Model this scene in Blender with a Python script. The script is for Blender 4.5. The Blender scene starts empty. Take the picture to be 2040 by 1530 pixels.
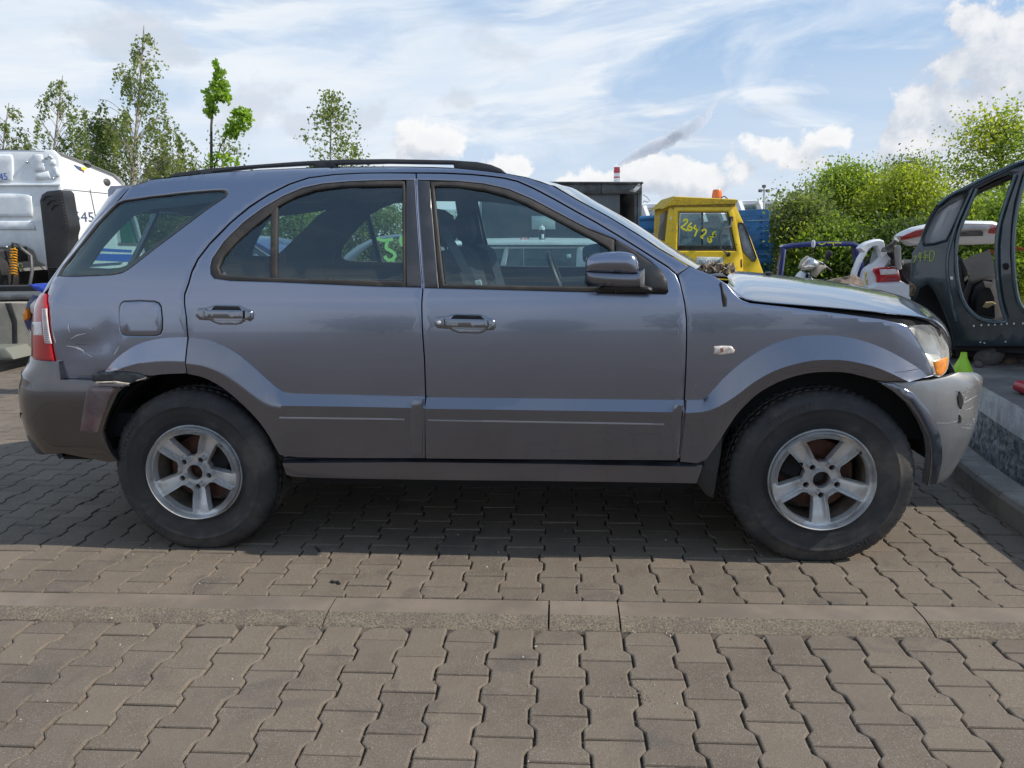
import bpy, math, random
import numpy as np
from mathutils import Vector, Matrix, noise as mnoise
from mathutils.geometry import delaunay_2d_cdt

scene = bpy.context.scene
R = math.radians
random.seed(7)
rng = np.random.default_rng(11)

# ------------------------------------------------------------------ camera
CAM_YAW, CAM_PITCH, CAM_ROLL, CAM_H, CAM_F = 0.0629, 0.2009, 0.017, 1.387, 1480.0   # F in pixels of a 2040 px wide frame
_f = np.array([-math.sin(CAM_YAW)*math.cos(CAM_PITCH), math.cos(CAM_YAW)*math.cos(CAM_PITCH), -math.sin(CAM_PITCH)])
_r0 = np.array([math.cos(CAM_YAW), math.sin(CAM_YAW), 0.0])
_d0 = np.cross(_f, _r0)
_r = _r0*math.cos(CAM_ROLL) + _d0*math.sin(CAM_ROLL)
_d = _d0*math.cos(CAM_ROLL) - _r0*math.sin(CAM_ROLL)
CAM_POS = np.array([0.0, 0.0, CAM_H])
cam_data = bpy.data.cameras.new("camera")
cam_data.sensor_width = 36.0
cam_data.lens = CAM_F/2040.0*36.0
cam_data.clip_start = 0.05
cam_data.clip_end = 3000.0
cam = bpy.data.objects.new("camera", cam_data)
scene.collection.objects.link(cam)
cam.matrix_world = Matrix(((_r[0], -_d[0], -_f[0], 0.0), (_r[1], -_d[1], -_f[1], 0.0), (_r[2], -_d[2], -_f[2], CAM_H), (0, 0, 0, 1)))
scene.camera = cam

def ray(px, py):
    v = _f + _r*((px-1020.0)/CAM_F) + _d*((py-765.0)/CAM_F)
    return v/np.linalg.norm(v)
def at_y(px, py, Y):
    v = ray(px, py); return CAM_POS + v*(Y/v[1])
def at_z(px, py, Z=0.0):
    v = ray(px, py); return CAM_POS + v*((Z-CAM_H)/v[2])
def azel(px, py):
    v = ray(px, py); return math.atan2(v[0], v[1]), math.asin(v[2])

# ------------------------------------------------------------------ sun and sky
SUN_AZ = R(95.0)          # clockwise from +Y : the sun stands to the right, in line with the car
SUN_EL = R(40.0)
sun_dir = Vector((math.sin(SUN_AZ)*math.cos(SUN_EL), math.cos(SUN_AZ)*math.cos(SUN_EL), math.sin(SUN_EL)))
sun_data = bpy.data.lights.new("sun", 'SUN')
sun_data.energy = 5.0
sun_data.angle = R(0.5)
sun_data.color = (1.0, 0.93, 0.83)
sun = bpy.data.objects.new("sun", sun_data)
scene.collection.objects.link(sun)
sun.rotation_euler = (-sun_dir).to_track_quat('-Z', 'Y').to_euler()
sun.location = (6, 2, 9)

class NT:
    """small helper to wire nodes"""
    def __init__(self, tree): self.t = tree
    def n(self, typ, **kw):
        nd = self.t.nodes.new(typ)
        for k, v in kw.items(): setattr(nd, k, v)
        return nd
    def link(self, a, b): self.t.links.new(a, b)
    def put(self, sock, v):
        if v is None: return
        if isinstance(v, bpy.types.NodeSocket): self.link(v, sock)
        else:
            if isinstance(v, (tuple, list)) and len(v) == 3 and sock.type == 'RGBA': v = (*v, 1.0)
            sock.default_value = v
    def math(self, op, a, b=None, c=None, clamp=False):
        nd = self.n('ShaderNodeMath', operation=op, use_clamp=clamp)
        self.put(nd.inputs[0], a); self.put(nd.inputs[1], b); self.put(nd.inputs[2], c)
        return nd.outputs[0]
    def mix(self, fac, a, b, blend='MIX'):
        nd = self.n('ShaderNodeMix', data_type='RGBA', blend_type=blend)
        self.put(nd.inputs[0], fac); self.put(nd.inputs[6], a); self.put(nd.inputs[7], b)
        return nd.outputs[2]
    def noise(self, vec, scale=5, detail=4, rough=.55, dist=0.0, out=0):
        nd = self.n('ShaderNodeTexNoise')
        self.put(nd.inputs['Vector'], vec); nd.inputs['Scale'].default_value = scale
        nd.inputs['Detail'].default_value = detail; nd.inputs['Roughness'].default_value = rough
        nd.inputs['Distortion'].default_value = dist
        return nd.outputs[out]
    def ramp(self, fac, lo, hi, a=0.0, b=1.0, smooth=True):
        nd = self.n('ShaderNodeMapRange', interpolation_type='SMOOTHSTEP' if smooth else 'LINEAR')
        nd.clamp = True
        self.put(nd.inputs[0], fac); self.put(nd.inputs[1], lo); self.put(nd.inputs[2], hi); self.put(nd.inputs[3], a); self.put(nd.inputs[4], b)
        return nd.outputs[0]
    def mapping(self, vec, scale=(1, 1, 1), loc=(0, 0, 0), rot=(0, 0, 0)):
        nd = self.n('ShaderNodeMapping'); self.put(nd.inputs['Vector'], vec)
        nd.inputs['Scale'].default_value = scale; nd.inputs['Location'].default_value = loc; nd.inputs['Rotation'].default_value = rot
        return nd.outputs[0]

world = bpy.data.worlds.new("World")
scene.world = world
world.use_nodes = True
world.cycles.sampling_method = "MANUAL"; world.cycles.sample_map_resolution = 256
world.node_tree.nodes.clear()
def build_sky():
    w = NT(world.node_tree)
    sky = w.n('ShaderNodeTexSky', sky_type='NISHITA')
    sky.sun_disc = False
    sky.sun_elevation = SUN_EL
    sky.sun_rotation = SUN_AZ
    sky.air_density = 1.0; sky.dust_density = 1.6; sky.ozone_density = 1.0
    tc = w.n('ShaderNodeTexCoord').outputs['Generated']
    sep = w.n('ShaderNodeSeparateXYZ'); w.put(sep.inputs[0], tc)
    X, Y, Z = sep.outputs
    az = w.math('ARCTAN2', X, Y)
    el = w.math('ARCSINE', Z)
    # --- high thin veil: streaks of cirrus over a milky layer
    q = w.mapping(tc, scale=(1.0, 1.0, 3.2), rot=(0, R(12), R(20)))
    warp = w.noise(q, 1.4, 3, .5, out=1)
    qq = w.n('ShaderNodeVectorMath', operation='MULTIPLY_ADD'); w.put(qq.inputs[0], warp); qq.inputs[1].default_value = (.5, .5, .5); w.put(qq.inputs[2], q)
    n1 = w.noise(qq.outputs[0], 1.7, 8, .58, .4)
    n2 = w.noise(w.mapping(qq.outputs[0], scale=(1, 1, 2.4), loc=(3, 1, 0)), 4.2, 7, .6, .2)
    veil = w.math('ADD', w.ramp(n1, .40, .66), w.math('MULTIPLY', w.ramp(n2, .46, .72), .45))
    # the veil is thickest away from the sun side, to the left of the view
    side = w.ramp(X, -.55, .62, .58, -.08)
    veil = w.math('ADD', veil, side, clamp=True)
    veil = w.math('MULTIPLY', veil, w.ramp(el, .36, .80, 1.0, .32))
    low = w.ramp(el, 0.0, .34, .78, 0.06)                 # milky air near the horizon
    veil = w.math('MAXIMUM', veil, low)
    vcol = w.mix(w.ramp(n2, .35, .7), (7.6, 8.5, 9.6), (9.3, 9.6, 9.9))
    skyb = w.mix(.62, sky.outputs[0], (3.1, 5.7, 9.6))
    col = w.mix(w.math('MULTIPLY', veil, .90), skyb, vcol)
    # --- cumulus: soft ellipsoids of (azimuth, elevation) broken up by noise
    puffs = []
    for (px, py, rx, ry) in CUMULUS:
        a, e = azel(px, py)
        puffs.append((a, e, rx/CAM_F, ry/CAM_F))
    # the same kind of cloud goes on round the horizon
    r = random.Random(3)
    for k in range(16):
        a = R(48) + k*R(264)/16 + r.uniform(-.05, .05)
        puffs.append((a if a < math.pi else a-2*math.pi, r.uniform(.10, .2), r.uniform(.08, .15), r.uniform(.03, .07)))
    def billow(off):
        v = w.n('ShaderNodeVectorMath', operation='ADD'); w.put(v.inputs[0], tc); v.inputs[1].default_value = off
        big = w.noise(v.outputs[0], 11.0, 2, .5, .2)
        fine = w.noise(v.outputs[0], 30.0, 7, .62, .15)
        return w.math('ADD', w.math('MULTIPLY', w.math('SUBTRACT', big, .5), 1.5), w.math('MULTIPLY', w.math('SUBTRACT', fine, .5), 1.9))
    def field(da, de):
        m = None
        for (a, e, ra, re) in puffs:
            u = w.math('DIVIDE', w.math('SUBTRACT', az, a+da), ra)
            v = w.math('DIVIDE', w.math('SUBTRACT', el, e+de), re)
            dd = w.math('SUBTRACT', 1.0, w.math('SQRT', w.math('ADD', w.math('MULTIPLY', u, u), w.math('MULTIPLY', v, v))))
            m = dd if m is None else w.math('SMOOTH_MAX', m, dd, .12)
        return m
    f0 = field(0, 0)
    d0 = w.math('ADD', f0, billow((0, 0, 0)))
    d1 = w.math('ADD', field(-.016, -.020), billow((.016, 0, .014)))
    alpha = w.ramp(d0, .10, .42)
    lit = w.ramp(w.math('SUBTRACT', d0, d1), -.62, .62)
    edge = w.ramp(d0, .25, 1.1)                      # thin rims glow, thick cores grey
    lit = w.math('SUBTRACT', lit, w.math('MULTIPLY', edge, .22), clamp=True)
    ccol = w.mix(lit, (5.9, 6.4, 7.3), (10.0, 9.9, 9.8))
    col = w.mix(w.math('MULTIPLY', alpha, .90), col, ccol)
    # small grey scud
    m = None
    for (px, py, rx, ry) in SCUD:
        a, e = azel(px, py)
        u = w.math('DIVIDE', w.math('SUBTRACT', az, a), rx/CAM_F); v = w.math('DIVIDE', w.math('SUBTRACT', el, e), ry/CAM_F)
        dd = w.math('SUBTRACT', 1.0, w.math('SQRT', w.math('ADD', w.math('MULTIPLY', u, u), w.math('MULTIPLY', v, v))))
        m = dd if m is None else w.math('SMOOTH_MAX', m, dd, .1)
    gs = w.ramp(w.math('ADD', m, w.math('MULTIPLY', billow((.3, .1, .2)), 1.1)), .12, .75)
    col = w.mix(w.math('MULTIPLY', gs, .62), col, (6.4, 6.9, 7.7))
    n5 = w.noise(w.mapping(tc, scale=(1, 1, 2.2), loc=(5, 2, 1)), 6.0, 6, .55, .3)
    scud = w.math('MULTIPLY', w.ramp(n5, .56, .70), w.ramp(el, .04, .16))
    col = w.mix(w.math('MULTIPLY', scud, .36), col, (5.4, 6.0, 7.0))
    bg = w.n('ShaderNodeBackground'); w.put(bg.inputs[0], col); bg.inputs[1].default_value = 0.1
    out = w.n('ShaderNodeOutputWorld'); w.link(bg.outputs[0], out.inputs[0])
CUMULUS = [(1960, 235, 150, 120), (2070, 130, 170, 130), (1840, 205, 70, 55), (2100, 330, 300, 130), (1820, 300, 70, 60), (1900, 140, 60, 50),
           (1530, 300, 62, 44), (1648, 278, 58, 40), (1590, 318, 80, 34), (1480, 340, 60, 44),
           (1300, 352, 120, 44), (1185, 360, 80, 34), (1400, 362, 80, 44), (1010, 335, 55, 30), (850, 290, 80, 44)]
SCUD = [(235, 78, 120, 50), (510, 205, 100, 80), (930, 205, 60, 34), (370, 110, 60, 30), (700, 240, 90, 40), (600, 250, 80, 40)]
build_sky()

scene.view_settings.view_transform = 'Standard'
scene.view_settings.look = 'None'
scene.view_settings.exposure = 0.0
scene.view_settings.gamma = 1.0
scene.view_settings.use_curve_mapping = False
scene.cycles.max_bounces = 8
scene.cycles.volume_bounces = 3
scene.cycles.transparent_max_bounces = 16

# ------------------------------------------------------------------ materials
MATS = {}
def mat(name, col, rough=.6, metal=0.0, var=0.0, vscale=6.0, bump=0.0, bscale=40.0, coat=0.0, spec=.5, dirt=None, dirt_amt=0.0, dscale=4.0, trans=0.0, rvar=0.0, rnd=0.0, island=0.0, emit=None):
    m = bpy.data.materials.new(name); m.use_nodes = True
    t = NT(m.node_tree); p = m.node_tree.nodes['Principled BSDF']
    co = t.n('ShaderNodeTexCoord').outputs['Object']
    c = tuple(col)
    if var or dirt or bump or rvar:
        nz = t.noise(co, vscale, 5, .6)
    if var:
        c = t.mix(t.ramp(nz, .3, .7), tuple(x*(1-var) for x in col), tuple(min(1, x*(1+var)) for x in col))
    if rnd or island:
        v = t.n('ShaderNodeObjectInfo').outputs['Random'] if rnd else t.n('ShaderNodeNewGeometry').outputs['Random Per Island']
        a = rnd or island
        hs = t.n('ShaderNodeHueSaturation'); t.put(hs.inputs['Color'], c)
        t.put(hs.inputs['Value'], t.ramp(v, 0, 1, 1-a, 1+a, False)); c = hs.outputs[0]
    if dirt:
        nd = t.noise(co, dscale, 6, .65, .3)
        c = t.mix(t.math('MULTIPLY', t.ramp(nd, .45, .7), dirt_amt), c, dirt)
    t.put(p.inputs['Base Color'], c)
    if rvar: t.put(p.inputs['Roughness'], t.ramp(t.noise(co, vscale*2, 5, .6), .3, .7, max(.02, rough-rvar), min(1, rough+rvar)))
    else: p.inputs['Roughness'].default_value = rough
    p.inputs['Metallic'].default_value = metal
    p.inputs['Coat Weight'].default_value = coat
    p.inputs['Coat Roughness'].default_value = .04
    p.inputs['Specular IOR Level'].default_value = spec
    if trans: p.inputs['Transmission Weight'].default_value = trans
    if emit: p.inputs['Emission Color'].default_value = (*emit[0], 1); p.inputs['Emission Strength'].default_value = emit[1]
    if bump:
        b = t.n('ShaderNodeBump'); b.inputs['Strength'].default_value = 1.0; b.inputs['Distance'].default_value = bump
        t.put(b.inputs['Height'], t.noise(co, bscale, 6, .6)); t.link(b.outputs[0], p.inputs['Normal'])
    MATS[name] = m
    return m

def glass_mat(name, tint, gloss=(1, 1, 1), grime_haze=0.0, grime_haze_col=(.45, .42, .36), base_r=.045):
    m = bpy.data.materials.new(name); m.use_nodes = True; nt = m.node_tree; nt.nodes.clear(); t = NT(nt)
    fac = t.n('ShaderNodeLayerWeight'); fac.inputs['Blend'].default_value = .5
    f = t.math('POWER', fac.outputs['Facing'], 4.0)
    f = t.math('MULTIPLY_ADD', f, 1-base_r, base_r, clamp=True)
    tr = t.n('ShaderNodeBsdfTransparent'); t.put(tr.inputs[0], tint)
    gl = t.n('ShaderNodeBsdfGlossy'); t.put(gl.inputs[0], gloss); gl.inputs['Roughness'].default_value = .02
    mx = t.n('ShaderNodeMixShader'); t.put(mx.inputs[0], f); t.link(tr.outputs[0], mx.inputs[1]); t.link(gl.outputs[0], mx.inputs[2])
    o = mx.outputs[0]
    if grime_haze:
        co = t.n('ShaderNodeTexCoord').outputs['Object']
        n = t.math('MULTIPLY', t.ramp(t.noise(co, 2.2, 6, .65), .30, .75), grime_haze)
        spots = t.math('MULTIPLY', t.ramp(t.noise(co, 90, 2, .5), .70, .76), .35)
        df = t.n('ShaderNodeBsdfDiffuse'); t.put(df.inputs[0], grime_haze_col)
        m2 = t.n('ShaderNodeMixShader'); t.put(m2.inputs[0], t.math('ADD', n, t.math('MULTIPLY', spots, min(1.0, grime_haze*4)), clamp=True)); t.link(o, m2.inputs[1]); t.link(df.outputs[0], m2.inputs[2]); o = m2.outputs[0]
    out = t.n('ShaderNodeOutputMaterial'); t.link(o, out.inputs[0])
    MATS[name] = m
    return m

def leaf_mat(name, lo, hi, trans=.35, yellow=None):
    m = bpy.data.materials.new(name); m.use_nodes = True; nt = m.node_tree; nt.nodes.clear(); t = NT(nt)
    isl = t.n('ShaderNodeNewGeometry').outputs['Random Per Island']
    co = t.n('ShaderNodeTexCoord').outputs['Object']
    cl = t.ramp(t.noise(co, .9, 3, .55), .35, .68)
    c = t.mix(t.math('MULTIPLY_ADD', isl, .6, t.math('MULTIPLY', cl, .4)), lo, hi)
    if yellow: c = t.mix(t.math('MULTIPLY', t.ramp(t.noise(co, .6, 2, .5), .5, .62), .75), c, yellow)
    df = t.n('ShaderNodeBsdfPrincipled'); t.put(df.inputs['Base Color'], c); df.inputs['Roughness'].default_value = .45; df.inputs['Specular IOR Level'].default_value = .35
    tl = t.n('ShaderNodeBsdfTranslucent'); t.put(tl.inputs[0], t.mix(1.0, c, (1.25, 1.35, .55), 'MULTIPLY'))
    mx = t.n('ShaderNodeMixShader'); mx.inputs[0].default_value = trans; t.link(df.outputs[0], mx.inputs[1]); t.link(tl.outputs[0], mx.inputs[2])
    out = t.n('ShaderNodeOutputMaterial'); t.link(mx.outputs[0], out.inputs[0])
    MATS[name] = m
    return m

# ------------------------------------------------------------------ objects
COL = scene.collection
def link(o): COL.objects.link(o); return o
def tag(o, label=None, cat=None, group=None, kind=None):
    if label: o['label'] = label
    if cat: o['category'] = cat
    if group: o['group'] = group
    if kind: o['kind'] = kind
    return o
def thing(name, label, cat, loc=(0, 0, 0), rz=0.0, group=None, rx=0.0, ry=0.0):
    o = bpy.data.objects.new(name, None); o.empty_display_size = .2
    o.location = tuple(float(c) for c in loc); o.rotation_euler = (rx, ry, rz)
    link(o)
    return tag(o, label, cat, group)
def wmat(o):
    m = Matrix.LocRotScale(o.location, o.rotation_euler, o.scale)
    return wmat(o.parent) @ m if o.parent else m
def add_mesh(name, verts, faces, m, parent=None, smooth=False, sharp=35, world=False, midx=None):
    verts = np.asarray(verts, dtype=np.float64).reshape(-1, 3)
    if world and parent is not None:
        W = np.array(wmat(parent).inverted()); verts = verts @ W[:3, :3].T + W[:3, 3]
    me = bpy.data.meshes.new(name)
    me.from_pydata(verts.tolist(), [], [tuple(int(i) for i in f) for f in faces])
    ms = m if isinstance(m, (list, tuple)) else [m]
    for x in ms: me.materials.append(x)
    if midx is not None: me.polygons.foreach_set('material_index', np.asarray(midx, dtype=np.int32))
    if smooth:
        me.polygons.foreach_set('use_smooth', np.ones(len(me.polygons), dtype=bool))
        if sharp: me.set_sharp_from_angle(angle=R(sharp))
    me.update()
    o = bpy.data.objects.new(name, me); link(o)
    if parent is not None: o.parent = parent
    return o
def copy_tree(o, parent=None):
    c = o.copy(); COL.objects.link(c)
    if parent is not None: c.parent = parent
    for ch in [x for x in o.children]: copy_tree(ch, c)
    return c

class MB:
    def __init__(s): s.v = []; s.f = []; s.m = []; s.cur = 0
    def mesh(s, v, f):
        b = len(s.v); s.v.extend([tuple(float(c) for c in p) for p in v]); s.f.extend([tuple(i+b for i in q) for q in f]); s.m.extend([s.cur]*len(f)); return s
    def box(s, c, size, rz=0.0, rx=0.0, ry=0.0, taper=(1, 1)):
        c = Vector(c); h = Vector(size)/2
        M = Matrix.Rotation(rz, 3, 'Z') @ Matrix.Rotation(ry, 3, 'Y') @ Matrix.Rotation(rx, 3, 'X')
        P = []
        for z in (-1, 1):
            tx, ty = taper if z > 0 else (1, 1)
            for x, y in ((-1, -1), (1, -1), (1, 1), (-1, 1)):
                P.append(c + M @ Vector((x*h.x*tx, y*h.y*ty, z*h.z)))
        return s.mesh(P, [(3, 2, 1, 0), (4, 5, 6, 7), (0, 1, 5, 4), (1, 2, 6, 5), (2, 3, 7, 6), (3, 0, 4, 7)])
    def bbox(s, c, size, b=.01, rz=0.0, rx=0.0, ry=0.0):
        """box with chamfered edges"""
        c = Vector(c); h = Vector(size)/2; b = min(b, min(h)*.9)
        M = Matrix.Rotation(rz, 3, 'Z') @ Matrix.Rotation(ry, 3, 'Y') @ Matrix.Rotation(rx, 3, 'X')
        P = []
        idx = {}
        for sx in (-1, 1):
            for sy in (-1, 1):
                for sz in (-1, 1):
                    for k in range(3):
                        q = [sx*(h.x-b), sy*(h.y-b), sz*(h.z-b)]
                        q[k] = (sx, sy, sz)[k]*h[k]
                        idx[(sx, sy, sz, k)] = len(P); P.append(c + M @ Vector(q))
        F = []
        for k in range(3):
            i, j = (k+1) % 3, (k+2) % 3
            for sg in (-1, 1):
                q = []
                for a, d in ((-1, -1), (1, -1), (1, 1), (-1, 1)):
                    t = [0, 0, 0]; t[k] = sg; t[i] = a; t[j] = d; q.append(idx[(*t, k)])
                F.append(q if sg > 0 else q[::-1])
            for a in (-1, 1):
                for d in (-1, 1):
                    t0 = [0, 0, 0]; t1 = [0, 0, 0]; t0[k] = -1; t1[k] = 1
                    for t in (t0, t1): t[i] = a; t[j] = d
                    q = [idx[(*t0, i)], idx[(*t1, i)], idx[(*t1, j)], idx[(*t0, j)]]
                    F.append(q if a*d > 0 else q[::-1])
        for sx in (-1, 1):
            for sy in (-1, 1):
                for sz in (-1, 1):
                    q = [idx[(sx, sy, sz, k)] for k in range(3)]
                    F.append(q if sx*sy*sz > 0 else q[::-1])
        return s.mesh(P, F)
    def tube(s, pts, r, n=8, cap=True):
        pts = [Vector(p) for p in pts]
        rs = r if isinstance(r, (list, tuple, np.ndarray)) else [r]*len(pts)
        P, F = [], []
        up = None
        for i, p in enumerate(pts):
            d = (pts[min(i+1, len(pts)-1)] - pts[max(i-1, 0)])
            if d.length < 1e-9: d = Vector((0, 0, 1))
            d.normalize()
            if up is None:
                up = Vector((0, 0, 1)) if abs(d.z) < .9 else Vector((1, 0, 0))
            a = up.cross(d)
            if a.length < 1e-6: a = Vector((1, 0, 0)).cross(d)
            a.normalize(); b = d.cross(a); up = b
            for k in range(n):
                w = 2*math.pi*k/n; P.append(p + (a*math.cos(w) + b*math.sin(w))*rs[i])
        for i in range(len(pts)-1):
            for k in range(n):
                k2 = (k+1) % n; F.append((i*n+k, i*n+k2, (i+1)*n+k2, (i+1)*n+k))
        if cap: F.append(tuple(range(n))[::-1]); F.append(tuple((len(pts)-1)*n+k for k in range(n)))
        return s.mesh(P, F)
    def lathe(s, prof, origin=(0, 0, 0), axis='Z', n=24, arc=(0, 2*math.pi), close=True):
        """prof: (radius, height) pairs"""
        P, F = [], []
        full = abs(arc[1]-arc[0]) > 6.28
        k = n if full else n+1
        for i in range(k):
            w = arc[0] + (arc[1]-arc[0])*i/n
            for (r, h) in prof:
                a, b = r*math.cos(w), r*math.sin(w)
                q = {'Z': (a, b, h), 'Y': (a, h, b), 'X': (h, a, b)}[axis]
                P.append(Vector(origin) + Vector(q))
        m = len(prof)
        for i in range(n):
            j = (i+1) % k
            for t in range(m-1):
                q = (i*m+t, j*m+t, j*m+t+1, i*m+t+1)
                F.append(q if axis != 'Y' else q[::-1])
        return s.mesh(P, F)
    def prism(s, poly, a, b, axis='Y'):
        """poly in the two other axes, extruded from a to b"""
        n = len(poly); P = []
        for h in (a, b):
            for (x, y) in poly:
                P.append({'Y': (x, h, y), 'Z': (x, y, h), 'X': (h, x, y)}[axis])
        F = [tuple(range(n)), tuple(range(n, 2*n))[::-1]]
        for i in range(n):
            j = (i+1) % n; F.append((i, i+n, j+n, j))
        return s.mesh(P, F)
    def sphere(s, c, r, n=12, m=8):
        rx, ry, rz = r if isinstance(r, (tuple, list)) else (r, r, r)
        P = [(c[0], c[1], c[2]-rz)]; F = []
        for i in range(1, m):
            t = -math.pi/2 + math.pi*i/m
            for k in range(n):
                w = 2*math.pi*k/n; P.append((c[0]+rx*math.cos(t)*math.cos(w), c[1]+ry*math.cos(t)*math.sin(w), c[2]+rz*math.sin(t)))
        P.append((c[0], c[1], c[2]+rz))
        for k in range(n): F.append((0, 1+(k+1) % n, 1+k))
        for i in range(m-2):
            for k in range(n):
                F.append((1+i*n+k, 1+i*n+(k+1) % n, 1+(i+1)*n+(k+1) % n, 1+(i+1)*n+k))
        L = len(P)-1
        for k in range(n): F.append((L, 1+(m-2)*n+k, 1+(m-2)*n+(k+1) % n))
        return s.mesh(P, F)
    def build(s, name, m, parent=None, smooth=False, sharp=35, world=False):
        o = add_mesh(name, s.v, s.f, m, parent, smooth, sharp, world, s.m if isinstance(m, (list, tuple)) else None)
        fix_normals(o.data)
        return o
import bmesh
def fix_normals(me):
    bm = bmesh.new(); bm.from_mesh(me); bmesh.ops.recalc_face_normals(bm, faces=bm.faces[:]); bm.to_mesh(me); bm.free()

def resample(pts, step, closed=True):
    pts = [np.array(p, float) for p in pts]; out = []
    n = len(pts)
    for i in range(n if closed else n-1):
        a, b = pts[i], pts[(i+1) % n]
        k = max(1, int(math.ceil(np.linalg.norm(b-a)/step)))
        for j in range(k): out.append(a + (b-a)*j/k)
    if not closed: out.append(pts[-1])
    return np.array(out)
def smooth_loop(pts, it=1, corner=50):
    """Chaikin-like rounding that keeps sharp corners"""
    P = [np.array(p, float) for p in pts]
    for _ in range(it):
        Q = []
        n = len(P)
        for i in range(n):
            a, b, c = P[i-1], P[i], P[(i+1) % n]
            d1, d2 = b-a, c-b
            l1, l2 = np.linalg.norm(d1), np.linalg.norm(d2)
            if l1 < 1e-9 or l2 < 1e-9: continue
            ang = math.degrees(math.acos(max(-1, min(1, float(np.dot(d1, d2)/(l1*l2))))))
            if ang > corner: Q.append(b)
            else: Q.append(b-d1*.25); Q.append(b+d2*.25)
        P = Q
    return np.array(P)
def area2(P): x, y = P[:, 0], P[:, 1]; return .5*float(np.sum(x*np.roll(y, -1)-np.roll(x, -1)*y))
def offset_loop(P, d):
    """positive d shrinks a counter-clockwise loop"""
    a = P-np.roll(P, 1, 0); b = np.roll(P, -1, 0)-P
    a /= np.linalg.norm(a, axis=1)[:, None]+1e-12; b /= np.linalg.norm(b, axis=1)[:, None]+1e-12
    na = np.stack([-a[:, 1], a[:, 0]], 1); nb = np.stack([-b[:, 1], b[:, 0]], 1)
    m = na+nb; l = np.linalg.norm(m, axis=1)[:, None]+1e-9; m /= l
    c = np.clip(np.sum(m*na, axis=1), .45, 1)[:, None]
    return P+m*(d/c)
def inside(P, Q):
    """points P in polygon Q"""
    x, y = P[:, 0], P[:, 1]; r = np.zeros(len(P), bool)
    n = len(Q)
    for i in range(n):
        x1, y1 = Q[i]; x2, y2 = Q[(i+1) % n]
        if y1 == y2: continue
        c = ((y1 > y) != (y2 > y)) & (x < (x2-x1)*(y-y1)/(y2-y1)+x1)
        r ^= c
    return r
def cdt(outer, holes, step, lines=()):
    loops = [outer]+list(holes)
    V = []; E = []
    for L in loops:
        b = len(V); V.extend([tuple(p) for p in L]); E.extend([(b+i, b+(i+1) % len(L)) for i in range(len(L))])
    lo, hi = outer.min(0), outer.max(0)
    gx = np.arange(lo[0]+step*.5, hi[0], step); gy = np.arange(lo[1]+step*.5, hi[1], step*.87)
    if len(gx) and len(gy):
        G = np.array([(x+(step/2 if j % 2 else 0), y) for j, y in enumerate(gy) for x in gx])
        k = inside(G, outer)
        for H in holes: k &= ~inside(G, H)
        G = G[k]
        for Ln in lines:
            ok_ = inside(Ln, outer); B_ = np.concatenate(loops)
            ok_ &= np.array([np.min(np.linalg.norm(B_-q, axis=1)) > step*.25 for q in Ln]); prev = None
            for i, q in enumerate(Ln):
                if ok_[i]:
                    V.append(tuple(q))
                    if prev == i-1: E.append((len(V)-2, len(V)-1))
                    prev = i
        B = np.concatenate(loops+[l for l in lines])
        if len(G):
            ok = np.ones(len(G), bool)
            for i in range(0, len(G), 400):
                dd = np.min(np.linalg.norm(G[i:i+400, None, :]-B[None], axis=2), axis=1); ok[i:i+400] = dd > step*.45
            V.extend([tuple(p) for p in G[ok]])
    r = delaunay_2d_cdt([Vector(v) for v in V], E, [], 0, 1e-7)
    nv = np.array([tuple(v) for v in r[0]]); F = [f for f in r[2]]
    C = np.array([nv[list(f)].mean(0) for f in F])
    k = inside(C, outer)
    for H in holes: k &= ~inside(C, H)
    orig = r[3]
    mp = {}
    for i, l in enumerate(orig):
        for q in l: mp.setdefault(q, i)
    return nv, [F[i] for i in range(len(F)) if k[i]], mp, [len(L) for L in loops]

def text_mesh(body, size, align='CENTER'):
    cu = bpy.data.curves.new("txt", 'FONT'); cu.body = body; cu.size = size; cu.align_x = align; cu.align_y = 'CENTER'; cu.resolution_u = 3
    o = bpy.data.objects.new("txt", cu); COL.objects.link(o)
    bpy.context.view_layer.update()
    dg = bpy.context.evaluated_depsgraph_get()
    me = o.evaluated_get(dg).to_mesh()
    V = np.array([tuple(v.co) for v in me.vertices]); F = [tuple(p.vertices) for p in me.polygons]
    o.evaluated_get(dg).to_mesh_clear()
    bpy.data.objects.remove(o); bpy.data.curves.remove(cu)
    return V, F
def stroke(pts, w, n=3):
    """flat ribbon polygon mesh in 2D along a polyline (paint-marker stroke), rounded joints"""
    P = smooth_loop_open(pts, n); V = []; F = []
    for i, p in enumerate(P):
        d = P[min(i+1, len(P)-1)]-P[max(i-1, 0)]; d = d/(np.linalg.norm(d)+1e-9); nn = np.array([-d[1], d[0]])
        V += [p+nn*w/2, p-nn*w/2]
    for i in range(len(P)-1): F.append((2*i, 2*i+1, 2*i+3, 2*i+2))
    return V, F
def smooth_loop_open(pts, it=2):
    P = [np.array(p, float) for p in pts]
    for _ in range(it):
        Q = [P[0]]
        for i in range(len(P)-1):
            Q += [P[i]*.75+P[i+1]*.25, P[i]*.25+P[i+1]*.75]
        Q.append(P[-1]); P = Q
    return P

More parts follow.
